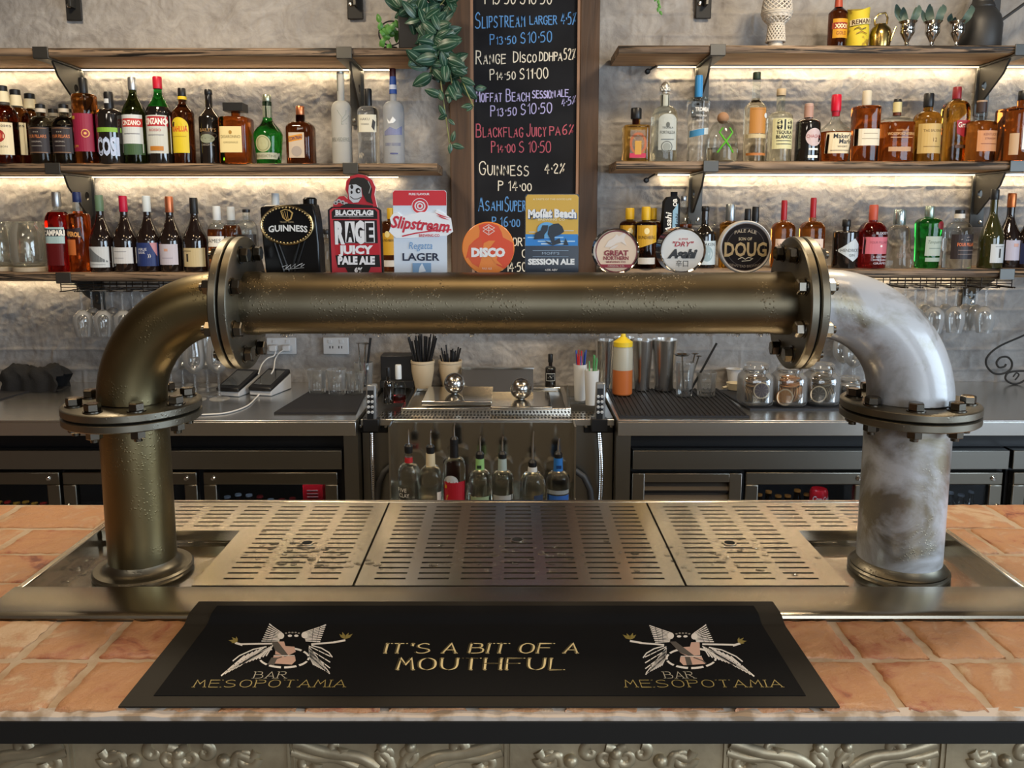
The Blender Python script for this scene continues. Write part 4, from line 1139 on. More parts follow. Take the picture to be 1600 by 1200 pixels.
# --- middle shelf, beside the chalkboard, from the far end
els_rose = [('r', -5, 28, 193, 243, CR), ('e', 11, 214, 9, 10, 'a32a20'), ('e', 11, 214, 5, 6, 'd0604a'), ('t', 'Four Roses', 12, 200, 5, '3a3a3a', {'w': 30}), ('t', 'BOURBON', 12, 232, 3, '8a8070')]
for lb, cx, vt, Y, dv in (('amber whisky bottle with red rose label, front one of its row', 11, 134, 3.238, 0), ('amber whisky bottle with red dot neck band, second in its row', 31, 140, 3.322, 5), ('amber whisky bottle with red dot neck band, rearmost in its row', 53, 146, 3.403, 9)):
    bottle('whisky_bottle', lb, cx, 38 - dv * .3, vt, zL, AMBER, 186 + dv * .4, 164 + dv * .6, 15, (vt + 9, 15, cBLK), [(e[0],) + tuple((x + cx - 11 if i in ((0, 1) if e[0] == 'r' else (0,)) and not isinstance(x, str) else x) for i, x in enumerate(e[1:])) if e[0] != 't' else (e[0], e[1], e[2] + cx - 11) + e[3:] for e in els_rose],
           Y=Y, rings=[(vt + 9, vt + 26, 19, CR, 16), (vt + 26, vt + 30, 18, '4a443e')], group='rose label whisky bottles')
    bpy.data.objects  # keep order
bottle('whisky_bottle', 'amber whisky bottle with red rose label cut by the photo edge', -16, 38, 139, zL, AMBER, 187, 165, 15, (148, 15, cBLK), [('r', -34, 8, 193, 243, CR)], Y=3.322, rings=[(148, 166, 19, CR, 16)], group='rose label whisky bottles')
def els_cell(cx): return [('r', cx - 15, cx + 16, 200, 241, '2a2326'), ('r', cx - 13, cx + 14, 201.5, 202.5, '8a6a50'), ('t', 'FOUR PILLARS', cx, 217, 5, 'd8824a', {'w': 27}), ('t', '* * *', cx, 210, 3, 'e8e0d0'), ('t', 'ORIGINAL', cx, 224, 2.4, 'b0a8a0'), ('r', cx - 13, cx + 14, 239, 240, '8a6a50'), ('r', cx - 8, cx + 8, 229, 230, '8a8580')]
for lb, cx, vt, Y in (('squat gin bottle with black label beside the rose label whisky', 68, 163, 3.245), ('squat gin bottle with black label next to the magenta label bottle', 104, 163, 3.245), ('squat gin bottle mostly hidden between two black label bottles', 87.5, 170, 3.335), ('squat gin bottle hidden behind the magenta label bottle', 121, 170, 3.36)):
    bottle('gin_bottle', lb, cx, 37, vt, zL, SMOKE, 198, 182, 13, (vt + 7, 14, cBLK), els_cell(cx), Y=Y, rings=[(vt + 7, vt + 13, 15, 'c9bfae' if vt == 163 else '8f887a')], empty=CLEAR, group='squat black label gin bottles')
bottle('rum_bottle', 'amber rum bottle with magenta label and black stopper', 137, 37, 122, zL, AMBER, 158, 147, 13, (146, 13, cBLK), [('r', 119, 156, 179, 238, '8e2340'), ('r', 120, 129, 183, 188, 'c9a23a'), ('o', 144, 210, 5.5, 6.5, 1.2, 'e0b060'), ('e', 144, 210, 2, 2, 'e0b060'), ('t', 'RUM', 127, 232, 4, 'd9a040'), ('p', [(121, 196), (127, 203), (121, 215)], 'c23a50')], sh='f', Y=3.26)
bottle('liqueur_bottle', 'black bottle with lime band and large pale lettering', 175, 39, 144, zL, DARKG, 180, 170, 14, (172, 14, cBLK), [('r', 156, 194, 201, 208, '7fae3e'), ('t', 'COSI', 176, 243, 26, 'b4c4e4', {'w': 32, 'bold': .05}), ('r', 170, 178, 155, 162, 'd0d4d8')], Y=3.25)
bottle('vermouth_bottle', 'dark green vermouth bottle with silver cap and pale label', 213, 36, 121, zL, DGREEN, 178, 143, 11, (141, 13, foil('c4c8cc')), [('r', 198, 229, 181, 240, 'c9cfd2'), ('r', 199, 229, 187, 200, 'b83a36'), ('t', 'CINZANO', 214, 197, 7, WH, {'w': 27, 'bold': .03}), ('r', 199, 230, 226, 243, '3f5a3a'), ('r', 203, 226, 210, 211, '7a7a80')], sh='s', Y=3.27)
bottle('vermouth_bottle', 'green necked red vermouth bottle with red cap', 252, 39, 120, zL, DARKG, 178, 142, 12, (139, 14, ink('c01f35', .3)), [('r', 234, 271, 182, 241, 'c4c8c4'), ('r', 233, 272, 184, 199, 'ad1e2c'), ('t', 'CINZANO', 252, 196, 9, WH, {'w': 34, 'bold': .04}), ('t', 'ROSSO', 252, 207, 4, RD), ('r', 243, 263, 230, 237, 'b87a30'), ('r', 240, 264, 212, 213, '8a8a90')], sh='s', lvl=168, empty=GREENG, Y=3.26)
bottle('liqueur_bottle', 'dark brown liqueur bottle with arched yellow label', 289, 33, 138, zL, BROWNG, 178, 160, 12, (151, 12, cBLK), [('r', 274, 301, 200, 240, 'd8c02c'), ('e', 287.5, 199, 13.5, 14, 'd8c02c'), ('t', 'KAHLUA', 288, 207, 8, 'd05a28', {'w': 24, 'bold': .04}), ('r', 277, 298, 214, 215, 'b89a20')], rings=[(151, 156, 13.5, 'e0c02a')], Y=3.27, sh='s')
bottle('liqueur_bottle', 'black cream liqueur bottle with long slender neck', 330, 33, 140, zL, DARKG, 186, 168, 11, (148, 12, cBLK), [('e', 331, 213, 13, 6, '3a3430'), ('t', 'BAILEYS', 331, 207, 5, 'b08a5a', {'w': 24}), ('e', 330, 218, 11, 7, '8f9684'), ('t', 'ORIGINAL', 331, 229, 3, 'a09a90', {'w': 20})], sh='s', Y=3.28)
bottle('amaretto_bottle', 'square amaretto bottle with wide black square cap', 371, 47, 162, zL, DAMBER, 194, 183, 12, (175, 30, cBLK, 'square'), [('r', 352, 386, 200, 240, 'e3d29a'), ('t', 'DISARONNO', 369, 218, 4.5, '5a4a2a', {'w': 30}), ('t', 'ORIGINALE', 369, 226, 3, '8a7a4a', {'w': 22}), ('e', 369, 209, 2.5, 3, 'a8803a')], n=5, sh='f', Y=3.25)
bottle('liqueur_bottle', 'green bulbous herbal liqueur bottle with round wax seal', 420, 45, 148, zL, GREENG, 212, 184, 14, (159, 13, foil('b8bfa8')), [('e', 417, 226, 12, 13, 'b9b98f'), ('o', 417, 226, 10, 11, 1, '8a8a60'), ('r', 401, 439, 240, 250, 'b9b9a0'), ('t', 'BENEDICTINE', 420, 247, 4, '6a6a50', {'w': 30})], sh='s', rb=.82, rings=[(159, 166, 14, '3f4a3c'), (166, 184, 14, 'd3d8c0')], Y=3.26)
bottle('liqueur_bottle', 'square brown orange liqueur bottle with copper cap', 471, 42, 166, zL, BROWNG, 202, 190, 13, (180, 13, foil('d4855c')), [('r', 457, 481, 209, 248, 'c9b8a4'), ('r', 457, 478, 213, 222, 'd9912c', -4), ('t', 'COINTREAU', 468, 220, 5, '3a2a5a', {'w': 21, 'bold': .03, 'rise': 2}), ('e', 469, 238, 8, 8, 'a89c94')], n=4, sh='r', rings=[(180, 192, 11, 'b4642f')], Y=3.27)
bottle('vodka_bottle', 'tall frosted vodka bottle with etched bare tree', 535, 31, 112, zL, FROSTG, 172, 158, 11, (115, 11, foil('c8ccc8')), [('r', 528, 532, 118, 143, '7a8078'), ('l', [(538, 196), (539, 185), (534, 178), (532, 174)], .9, 'a0a49c'), ('l', [(539, 188), (544, 180), (545, 174)], .9, 'a0a49c'), ('l', [(539, 192), (545, 187), (548, 182)], .8, 'a0a49c'), ('l', [(538, 196), (546, 195)], .8, 'a0a49c'), ('t', 'BELVEDERE', 535, 222, 6, '8d8f88', {'w': 27})], Y=3.29)
bottle('vodka_bottle', 'clear faceted vodka bottle with black cap, shortest of three', 577, 33, 139, zL, CLEARS, 176, 166, 12, (166, 12, cBLK), [('r', 561, 591, 181, 208, 'd8d4c2'), ('t', 'HAKU', 574, 190, 4, '4a4640'), ('p', [(586, 188), (590, 192), (588, 206), (584, 200)], '2a2826'), ('t', 'VODKA', 574, 197, 2.5, '6a6660')], n=3, sh='r', Y=3.28)
bottle('vodka_bottle', 'frosted vodka bottle with royal blue neck beside the shelf end', 616, 33, 107, zL, mat('frosted blue white glass', (.72, .76, .82), .35, trans=.6, ior=1.2), 172, 158, 10, (121, 10, mat('wine red cork', (.06, .012, .02), .4)), [('p', [(603, 207), (612, 200), (622, 204), (630, 198), (630, 212), (603, 213)], '8187ad'), ('p', [(607, 186), (612, 192), (617, 184), (622, 190), (618, 194), (610, 195)], 'eef2f6'), ('t', 'GREY GOOSE', 616, 229, 4.5, '6a70a0', {'w': 24}), ('r', 612, 624, 240, 242, '55588a')], rings=[(120, 147, 12, '2b4fa0', 10), (133, 140, 12.2, 'c8d4f0', 11.6)], Y=3.28)

# --- middle shelf with tequila and bourbon
bottle('tequila_bottle', 'square golden tequila bottle with horseshoe and pink strip', 993, 40, 169, zR, GOLDL, 201, 196, 12, (186, 17, cBLK), [('o', 994, 226, 13, 17, 3.5, 'b5653a'), ('r', 981, 1006, 241, 248, 'c22a4e'), ('r', 989, 999, 222, 243, 'c9973a'), ('t', 'HERRADURA', 994, 216, 3, '5a2a1a', {'w': 20})], n=6, sh='f', rings=[(186, 197, 8, 'b23a4a')], Y=3.26)
bottle('tequila_bottle', 'tequila bottle with ornate silver label and agave stopper', 1037, 40, 127, zR, PALE, 184, 166, 13, (147, 15, foil('c9c6bc', .35), 'pine'), [('r', 1025, 1053, 188, 236, 'b4b9b4'), ('e', 1039, 190, 14, 10, 'b4b9b4'), ('o', 1038, 231, 9, 9, 1.6, '6a6e6a'), ('e', 1038, 231, 6, 6, '8f948e'), ('t', 'FORTALEZA', 1039, 211, 4.5, '4a4e4a', {'w': 23}), ('t', 'TEQUILA', 1039, 203, 3, '4a4e4a'), ('e', 1039, 197, 3, 4, '5a5e5a'), ('r', 1029, 1049, 219, 220, '6a6e6a')], n=2.6, sh='r', rings=[(149, 166, 14, 'b5b8ac')], Y=3.27)
bottle('tequila_bottle', 'clear tequila bottle with tall bright blue stopper', 1089, 35, 118, zR, CLEARS, 159, 153, 11, (152, 12, ink('2f86c4', .4)), [('t', 'TROMBA', 1092, 176, 6.5, WH, {'w': 22, 'bold': .02}), ('t', 'TEQUILA', 1091, 184, 3, WH), ('t', 'BLANCO', 1091, 191, 2.6, WH), ('r', 1074, 1104, 203, 213, 'd0dade', -5), ('r', 1075, 1096, 204, 214, '3f86b4', -4)], sh='f', rb=.86, lvl=160, empty=CLEAR, Y=3.275)
def pat(t, z_at, sc, a, zb, H):
    m = MB(); gm = ink('58b41e', .5)
    for s in (1, -1):
        pts = [(s * (u - 1128) * sc, -.94 * math.sqrt(max(.0, a * a - ((u - 1128) * sc) ** 2)) - .002 if abs((u - 1128) * sc) < a else 0, z_at(v) - zb) for u, v in ((1116, 240), (1122, 231), (1128, 223), (1134, 215), (1138, 209), (1133, 202))]
        m.tube(pts, .0035, 6)
    m.build('ribbon', gm, t)
bottle('tequila_bottle', 'squat clear tequila bottle with cork ball and green ribbon', 1128, 48, 175, zR, PALE, 228, 190, 14, (192, 15, mat('cork', (.36, .20, .11), .8), 'ball'), (), sh='r', Y=3.25, extra=pat, lvl=232, empty=CLEAR)
bottle('mezcal_bottle', 'tall clear mezcal bottle with orange paper label', 1178, 34, 113, zR, LQ('straw spirit', (.93, .88, .70)), 170, 154, 12, (124, 12, mat('green black wax', (.02, .035, .018), .5)), [('r', 1166, 1191, 170, 210, 'b8803e'), ('r', 1168, 1189, 172, 173, '9a6a30'), ('r', 1162, 1194, 211, 217, 'c9b890'), ('r', 1163, 1194, 240, 244, 'b8743a'), ('e', 1191, 182, 3, 4, 'dce4ea')], sh='s', lvl=154, empty=CLEAR, Y=3.27)
bottle('tequila_bottle', 'tequila bottle with wooden stopper and big black numerals', 1217, 38, 139, zR, PALE, 184, 175, 13, (150, 14, mat('pale stopper wood', (.55, .42, .26), .6)), [('r', 1202, 1234, 187, 234, 'd4cfa0'), ('t', '818', 1219, 204, 15, BK, {'w': 24, 'bold': .04}), ('t', 'TEQUILA', 1219, 211, 5, BK, {'w': 25, 'bold': .03}), ('t', 'BLANCO', 1219, 218, 5, BK, {'w': 25, 'bold': .03}), ('r', 1207, 1231, 221, 222, '4a4a40'), ('r', 1207, 1231, 226, 227, '4a4a40')], Y=3.26)
bottle('liqueur_bottle', 'small black agave bottle with pale round label', 1261, 38, 162, zR, DARKG, 194, 186, 13, (166, 13, mat('clay pink cap', (.50, .33, .27), .5)), [('e', 1265, 216, 13, 14, 'c7b3b4'), ('t', 'CHACHO', 1265, 217, 5, 'a03a3a', {'w': 24}), ('r', 1257, 1272, 233, 236, WH), ('r', 1256, 1272, 244, 248, WH)], rings=[(166, 184, 14, 'b08a7c')], Y=3.25)
bottle('bourbon_bottle', 'bourbon bottle dipped in dripping red wax', 1303, 46, 148, zR, DAMBER, 208, 185, 13, (174, 15, ink('c41230', .3)), [('r', 1284, 1326, 209, 241, 'e6d3ae'), ('t', "Maker's", 1308, 218, 7, BK, {'w': 30, 'bold': .02}), ('t', 'Mark', 1312, 226, 7, BK, {'w': 20, 'bold': .02}), ('t', 'WHISKY', 1308, 232, 3, '4a4034'), ('r', 1290, 1322, 236, 237, '8a7a60')], sh='s', rb=.84, n=2.8, lvl=207, empty=CLEAR, Y=3.25, rings=[(172, 182, 11, 'b81430', 13)])
bottle('bourbon_bottle', 'amber bourbon bottle with plain white wrap and cream cap', 1350, 40, 142, zR, DAMBER, 172, 166, 13, (166, 14, mat('cream cap', (.62, .55, .42), .5)), [('r', 1330, 1370, 203, 229, 'ddd3bd'), ('r', 1340, 1362, 210, 211, 'a0967e'), ('r', 1338, 1364, 218, 219, 'a0967e')], n=3, sh='f', Y=3.26)
bottle('bourbon_bottle', 'broad shouldered bourbon bottle with faint white script', 1398, 53, 155, zR, DAMBER, 194, 182, 12, (163, 12, cBLK), [('t', 'WOODFORD RESERVE', 1399, 213, 4.5, 'e4b87a', {'w': 42}), ('r', 1380, 1414, 231, 238, 'b8906a'), ('r', 1382, 1416, 216, 217, 'c99a64'), ('t', 'DISTILLED', 1399, 207, 3, 'd9a86a')], rings=[(160, 176, 13, 'cdbf8c'), (176, 181, 12, '5a2a14')], n=2.6, b=.8, sh='r', lvl=192, empty=CLEAR, Y=3.255)
bottle('whisky_bottle', 'golden whisky bottle with black capsule and parchment label', 1446, 41, 146, zR, YAMBER, 188, 174, 14, (167, 15, cBLK), [('r', 1428, 1465, 195, 241, 'c7a869'), ('t', 'THE BALVENIE', 1447, 208, 4, '5a4220', {'w': 28}), ('t', '12', 1450, 223, 6, '6a4a20'), ('r', 1434, 1460, 230, 231, '8a6a38')], sh='r', Y=3.265)
bottle('whisky_bottle', 'tall golden whisky bottle with red cap and red shield', 1489, 37, 136, zR, YAMBER, 174, 157, 12, (155, 13, ink('8a2028', .35)), [('p', [(1482, 190), (1506, 190), (1505, 212), (1494, 216), (1483, 210)], 'a3222c'), ('t', 'Grants', 1496, 201, 8, WH, {'w': 23, 'bold': .02}), ('t', '12', 1495, 222, 5, 'b03a30'), ('r', 1482, 1503, 228, 233, '5a3a20')], n=3.5, sh='r', Y=3.30)
bottle('bourbon_bottle', 'small amber bourbon bottle with tan label and dark stopper', 1529, 45, 157, zR, AMBER, 196, 188, 14, (160, 15, mat('tan stopper', (.40, .27, .18), .5)), [('r', 1515, 1550, 206, 238, 'c98b5c'), ('t', 'KENTUCKY', 1535, 214, 4, '7a3a1a', {'w': 24}), ('t', 'STRAIGHT', 1535, 220, 3, '7a3a1a', {'w': 20}), ('r', 1520, 1546, 226, 227, '8a4a24')], rings=[(160, 176, 15, '3a2c2a')], n=2.4, lvl=190, empty=CLEAR, Y=3.245)
bottle('whiskey_bottle', 'square rye whiskey bottle with arched white label', 1592, 60, 142, zR, DAMBER, 176, 168, 13, (156, 14, cBLK), [('r', 1578, 1618, 200, 236, WH), ('e', 1598, 200, 20, 9, WH), ('t', "Peat's", 1597, 203, 8, '3a4a40', {'w': 28}), ('t', 'Proof', 1596, 213, 8, '3a4a40', {'w': 28}), ('e', 1591, 227, 4, 5, '5a6a60'), ('r', 1563, 1573, 211, 244, 'c7a888')], n=5, sh='f', Y=3.25)

# --- low shelf with red wine
zL, zR = ZL['L'], ZL['R']
bottle('aperitif_bottle', 'bright red bitter aperitif bottle with silver cap', 95, 34, 300, zL, REDL, 347, 328, 10, (323, 13, cGRY), [('r', 79, 110, 355, 380, 'a9c4c8'), ('r', 79, 112, 358, 369, '1c2430'), ('t', 'CAMPARI', 95, 367.5, 8, WH, {'w': 31, 'bold': .05}), ('r', 81, 108, 381, 414, '5a0e12')], n=3, sh='r', Y=3.27, lvl=331, empty=CLEAR)
bottle('aperitif_bottle', 'bright orange aperitif bottle with navy cap', 127, 34, 300, zL, ORANGEL, 345, 333, 14, (316, 13, ink('1c2a5a', .35)), [('r', 112, 137, 357, 371, '2a1a20', -3), ('t', 'APEROL', 124, 369, 7, 'e9a860', {'w': 24, 'bold': .04, 'rise': -1}), ('r', 113, 129, 374, 398, 'c9703a')], sh='f', Y=3.27, lvl=330, empty=CLEAR)
def wine(label, cx, w, vt, capm, els, glass=WINEG, Y=3.27, cv=None, zs=None, sv=378, nv=335):
    return bottle('wine_bottle', label, cx, w, vt, zL if zs is None else zs, glass, sv, nv, 11, (cv or vt + 25, 12.4, capm), els, sh='s', Y=Y, group='wine bottles on the low shelves')
wine('red wine bottle with sage green capsule and hillside label', 161, 37, 305, ink('5f7a62', .4), [('r', 144, 179, 385, 417, 'c6ccd2'), ('p', [(144, 408), (144, 390), (150, 387), (160, 396), (170, 404), (178, 409)], '6f757a'), ('r', 150, 172, 412, 413, '9a9fa4')])
wine('red wine bottle with crimson capsule and plain white label', 198, 37, 306, ink('b3163c', .35), [('r', 180, 216, 386, 411, 'd0d2d6'), ('r', 186, 206, 392, 393, '8a8c92'), ('r', 186, 202, 402, 402.8, 'a0a2a8')])
wine('red wine bottle with white capsule and deep blue label', 234, 36, 306, ink('cdd8de', .35), [('r', 218, 251, 379, 415, '26376e'), ('p', [(242, 379), (250, 379), (250, 400)], 'c08a94'), ('t', 'AIRLIE', 231, 391, 4, 'e0e4f0', {'w': 14}), ('t', 'BANK', 230, 396, 4, 'e0e4f0', {'w': 11}), ('t', '))', 241, 401, 5, WH)])
wine('red wine bottle with copper capsule and lavender label', 269, 35, 307, foil('cf7b57', .35), [('r', 253, 283, 381, 413, 'c5c1d0'), ('r', 264, 270, 388, 392, 'd0a08a'), ('r', 260, 277, 402, 402.8, 'a09cae')])
wine('red wine bottle with black capsule and cream label beside the flange', 307, 37, 309, cBLK, [('r', 289, 324, 387, 416, 'c9b88e'), ('r', 298, 301, 396, 408, '2a2620'), ('r', 293, 306, 391, 392, '6a5c40')])
bottle('whisky_bottle', 'white capped whisky bottle showing behind the bronze flange', 342, 30, 322, zL, DAMBER, 364, 348, 12, (344, 12, ink('d3dae0', .4)), [('r', 327, 357, 369, 385, WH), ('t', 'JAMES', 340, 379, 6, BK, {'w': 22})], Y=3.25, lvl=358, empty=CLEAR)
bottle('whisky_bottle', 'white capped whisky bottle half hidden behind bolted flange', 364, 30, 323, zL, DAMBER, 366, 349, 12, (344, 12, ink('c3cad0', .4)), [], Y=3.31, lvl=352, empty=CLEAR)
bottle('rum_bottle', 'black capped dark rum bottle behind the bronze flange bolts', 388, 34, 327, zL, CLEAR, 362, 344, 12, (332, 12, cBLK), [('r', 374, 404, 366, 384, '2a2420'), ('r', 378, 398, 372, 378, WH)], Y=3.25)
bottle('vodka_bottle', 'white capped bottle peeping above the black harp badge', 434, 32, 302, zL, CLEAR, 350, 328, 11, (320, 12, ink('c7d2da', .4)), [], Y=3.30)
bottle('rum_bottle', 'yellow capped rum bottle between the skull and lager badges', 611, 32, 325, zL, BROWNG, 352, 344, 9, (342, 10, ink('cda325', .35)), [('r', 596, 622, 364, 398, 'c79a2c'), ('r', 598, 620, 406, 416, 'c9c4bc'), ('e', 608, 366, 4, 5, 'e4d08a'), ('t', 'BUNDABERG', 609, 377, 4, '3a2a10', {'w': 20})], Y=3.29)
bottle('gin_bottle', 'dark bottle between the harp and skull badges', 511, 26, 358, zL, SMOKE, 382, 372, 10, (366, 11, cBLK), [], Y=3.29)
# --- low shelf with gin and rum
rum_l = lambda cx: [('p', [(cx - 15, 352), (cx + 15, 352), (cx + 15, 378), (cx - 15, 388)], 'd0a22e'), ('e', cx - 1, 361, 4, 5, 'efe0a8'), ('t', 'BUNDABERG', cx, 373, 5, '2a1c0c', {'w': 26}), ('r', cx - 13, cx + 13, 402, 412, 'c9c4bc')]
YC_ = ink('d9b02a', .35)
bottle('rum_bottle', 'yellow capped rum bottle standing behind the round dolphin badge', 983, 32, 325, zR, BROWNG, 352, 344, 10, (343, 14, YC_), rum_l(983), Y=3.29)
bottle('rum_bottle', 'yellow capped rum bottle in front between two round badges', 1008, 36, 323, zR, BROWNG, 352, 345, 12, (344, 14, YC_), rum_l(1008), Y=3.24)
bottle('rum_bottle', 'yellow capped rum bottle tucked behind the front rum bottle', 1020, 32, 325, zR, BROWNG, 352, 344, 10, (343, 10, YC_), [], Y=3.36)
def handles(t, z_at, sc, a, zb, H):
    m = MB()
    for s in (-1, 1):
        m.tube([(s * (5 + 11 * math.sin(math.pi * i / 10)) * sc, 0, z_at(344 + 14 * i / 10 - 2) - zb) for i in range(11)], .0022, 8)
    m.build('glass_ear', CLEAR, t)
bottle('rum_bottle', 'black rum bottle with looped glass ears and white label', 1100, 34, 322, zR, DARKG, 366, 350, 11, (330, 12, cBLK), [('r', 1085, 1116, 376, 413, 'c3d0d4'), ('e', 1101, 396, 9, 12, '8fa4aa'), ('t', 'KRAKEN', 1101, 384, 5, '2a3438', {'w': 24})], sh='s', rings=[(330, 348, 11, '2a2422')], extra=handles, Y=3.26)
bottle('rum_bottle', 'silver capped golden rum bottle beside the brown round badge', 1139, 32, 319, zR, YAMBER, 352, 346, 16, (345, 15, foil('a9b0b4')), [], Y=3.28)
bottle('bitters_bottle', 'black cap bottle peeping above the brown round badge', 1166, 24, 326, zR, DARKG, 362, 352, 10, (346, 10, cBLK), [], Y=3.26)
bottle('bitters_bottle', 'second black cap bottle above the brown round badge', 1178, 26, 323, zR, DARKG, 362, 352, 10, (346, 11, cBLK), [], Y=3.32)
bb = lambda cx: [('r', cx - 15, cx + 12, 373, 404, 'dfc6b4'), ('t', 'WILD', cx - 3, 386, 6, '3a2418', {'w': 20}), ('t', 'TURKEY', cx - 3, 393, 4, 'a0402a', {'w': 20}), ('r', cx - 12, cx + 10, 397, 398, 'a08a7a')]
bottle('bourbon_bottle', 'bourbon bottle with long red neck beside the dark flange', 1222, 34, 313, zR, AMBER, 358, 346, 10, (344, 9, ink('a01c26', .35)), bb(1222), n=3, Y=3.26)
bottle('bourbon_bottle', 'bourbon bottle with long red neck behind the flange rim', 1267, 36, 309, zR, AMBER, 358, 345, 10, (340, 9, ink('a01c26', .35)), bb(1267), n=3, Y=3.27)
bottle('gin_bottle', 'squat black apothecary gin bottle with diamond label', 1320, 39, 343, zR, DARKG, 366, 360, 11, (354, 13, cBLK), [('p', [(1302, 391), (1327, 372), (1338.6, 385), (1338.6, 398), (1325, 408)], 'c3cdd4'), ('t', "HENDRICK'S", 1322, 393, 5, '2a3238', {'w': 30}), ('t', 'GIN', 1323, 400, 4, '5a646a')], sh='f', Y=3.26)
bottle('gin_bottle', 'dark cherry gin bottle with pink label and coral cap', 1361, 42, 320, zR, CHERRY, 368, 346, 12, (344, 13.5, ink('b9543f', .4)), [('r', 1342, 1381, 370, 396, 'c86a78'), ('t', 'FOUR PILLARS', 1364, 380, 3.5, '8a3a4a', {'w': 28}), ('e', 1367, 384, 1.8, 1.8, 'f0e0e0'), ('t', 'A GIN MADE', 1367, 402, 3.2, 'd8d0d8', {'w': 24}), ('t', 'WITH SHIRAZ', 1367, 407, 3.2, 'd8d0d8', {'w': 24}), ('t', 'GRAPES', 1367, 412, 3.2, 'd8d0d8', {'w': 22}), ('t', 'BLOODY', 1368, 366, 4, 'd8d0d8', {'w': 20})], n=2.6, rb=.96, sh='r', Y=3.26)
bottle('gin_bottle', 'clear tapering gin bottle with tall silver cap', 1402, 33, 327, zR, CLEARS, 364, 352, 17, (351, 18, foil('b5c4c6', .2)), [('t', 'GIN MARE', 1408, 402, 7, '8a7468', {'w': 30}), ('l', [(1400, 392), (1404, 382), (1407, 394), (1412, 380), (1414, 394), (1418, 386)], .9, '98806f')], sh='r', rb=1.3, Y=3.27)
bottle('gin_bottle', 'green gin bottle with red wax seal and grey cap', 1448, 38, 322, zR, GREENG, 350, 340, 13, (339, 14, foil('a9b8ac')), [('r', 1437, 1465, 369, 399, 'aeb9ac'), ('t', 'Tanqueray', 1452, 380, 5, '5a6a5a', {'w': 24, 'shear': .3}), ('r', 1442, 1462, 387, 388, '7a887a'), ('r', 1438, 1464, 402, 408, '9fae9f'), ('e', 1459, 352, 6.5, 6.5, '7a1c22')], sh='r', rb=.86, n=2.6, Y=3.26)
bottle('gin_bottle', 'clear squat gin bottle with large black label and copper print', 1495, 42, 328, zR, CLEARS, 364, 346, 13, (335, 14, cBLK), [('r', 1478, 1515, 366, 404, '2c2426'), ('t', 'FOUR PILLARS', 1499, 384, 5, 'd27040', {'w': 29, 'bold': .03}), ('t', '* * *', 1500, 377, 3, 'e8e0d8'), ('r', 1486, 1512, 390, 391, '7a6a64'), ('r', 1486, 1512, 396, 397, '7a6a64'), ('l', [(1489, 374), (1500, 370), (1511, 374)], .8, '9a8a80')], rings=[(334, 341, 15, 'd8d4cc')], lvl=372, empty=CLEAR, Y=3.25)
wine('dark green wine bottle with black capsule and white figure label', 1547, 36, 296, cBLK, [('r', 1538, 1564, 381, 410, 'c9cdcf'), ('r', 1550, 1553, 388, 402, '33302e'), ('r', 1544, 1558, 384.5, 385.3, '8a8c8e')], OLIVEG, 3.245, 312, zR, 374, 330)
wine('red wine bottle with copper capsule beside the dark green wine', 1574, 37, 302, foil('d07a4a', .35), [('r', 1562, 1589, 375, 406, 'bcb6c6'), ('r', 1572, 1579, 380, 385, 'd0a090')], WINEG, 3.30, 324, zR)
wine('navy label wine bottle cut by the photo edge', 1608, 38, 306, cBLK, [('r', 1590, 1620, 380, 412, '2a3358')], WINEG, 3.27, None, zR)

# boxed beer with folded carton and the bottle beside it
zb = ZL['R']
t = thing('beer_box', 'tall black beer carton with white sideways lettering', 'carton', (PY(1046, 400, 3.30).x, 3.30, zb + .0005))
s_ = PY(1047, 400, 3.30).x - PY(1046, 400, 3.30).x; zz = lambda v: PY(1046, v, 3.30).z - zb
m = MB(); m.prism([(-12 * s_, 0), (13 * s_, 0), (12 * s_, zz(312)), (7 * s_, zz(306)), (-6 * s_, zz(308)), (-11 * s_, zz(315)), (-13 * s_, zz(345))], -.03, .03); m.box(0, 9 * s_, -.012, .012, zz(308), zz(300))
m.build('carton', mat('black printed card', (.008, .008, .009), .7, spec=.2), t)
pp = Print(lambda u, v, l: ((u - 1046) * s_, -.03 - l, zz(v)))
pp.el(('p', [(1047, 330), (1055, 318), (1055, 350), (1047, 362)], '86aec8'))
vs, fs = glyphs('Asahi', .02, .2)
for cu, cv, hh, c in ((1041, 348, 9, WH), (1053, 345, 6, BK)):
    pp.k += 1; pp.mb.add([pp.mapf(cu - p[1] * hh + 4, cv + p[0] * hh * -1.1, .0004 + .0003 * pp.k) for p in vs], fs, pp.ci(c))
vs, fs = glyphs('OB', .03)
pp.mb.add([pp.mapf(1053 - p[1] * 6, 317 - p[0] * 6, .002) for p in vs], fs, pp.ci(WH))
pp.build('lettering', t)
bottle('rum_bottle', 'dark rum bottle half hidden by the tall black beer carton', 1066, 28, 306, zR, DAMBER, 352, 326, 9, (314, 9, cGRY), [], sh='s', lvl=350, empty=CLEAR, Y=3.33)

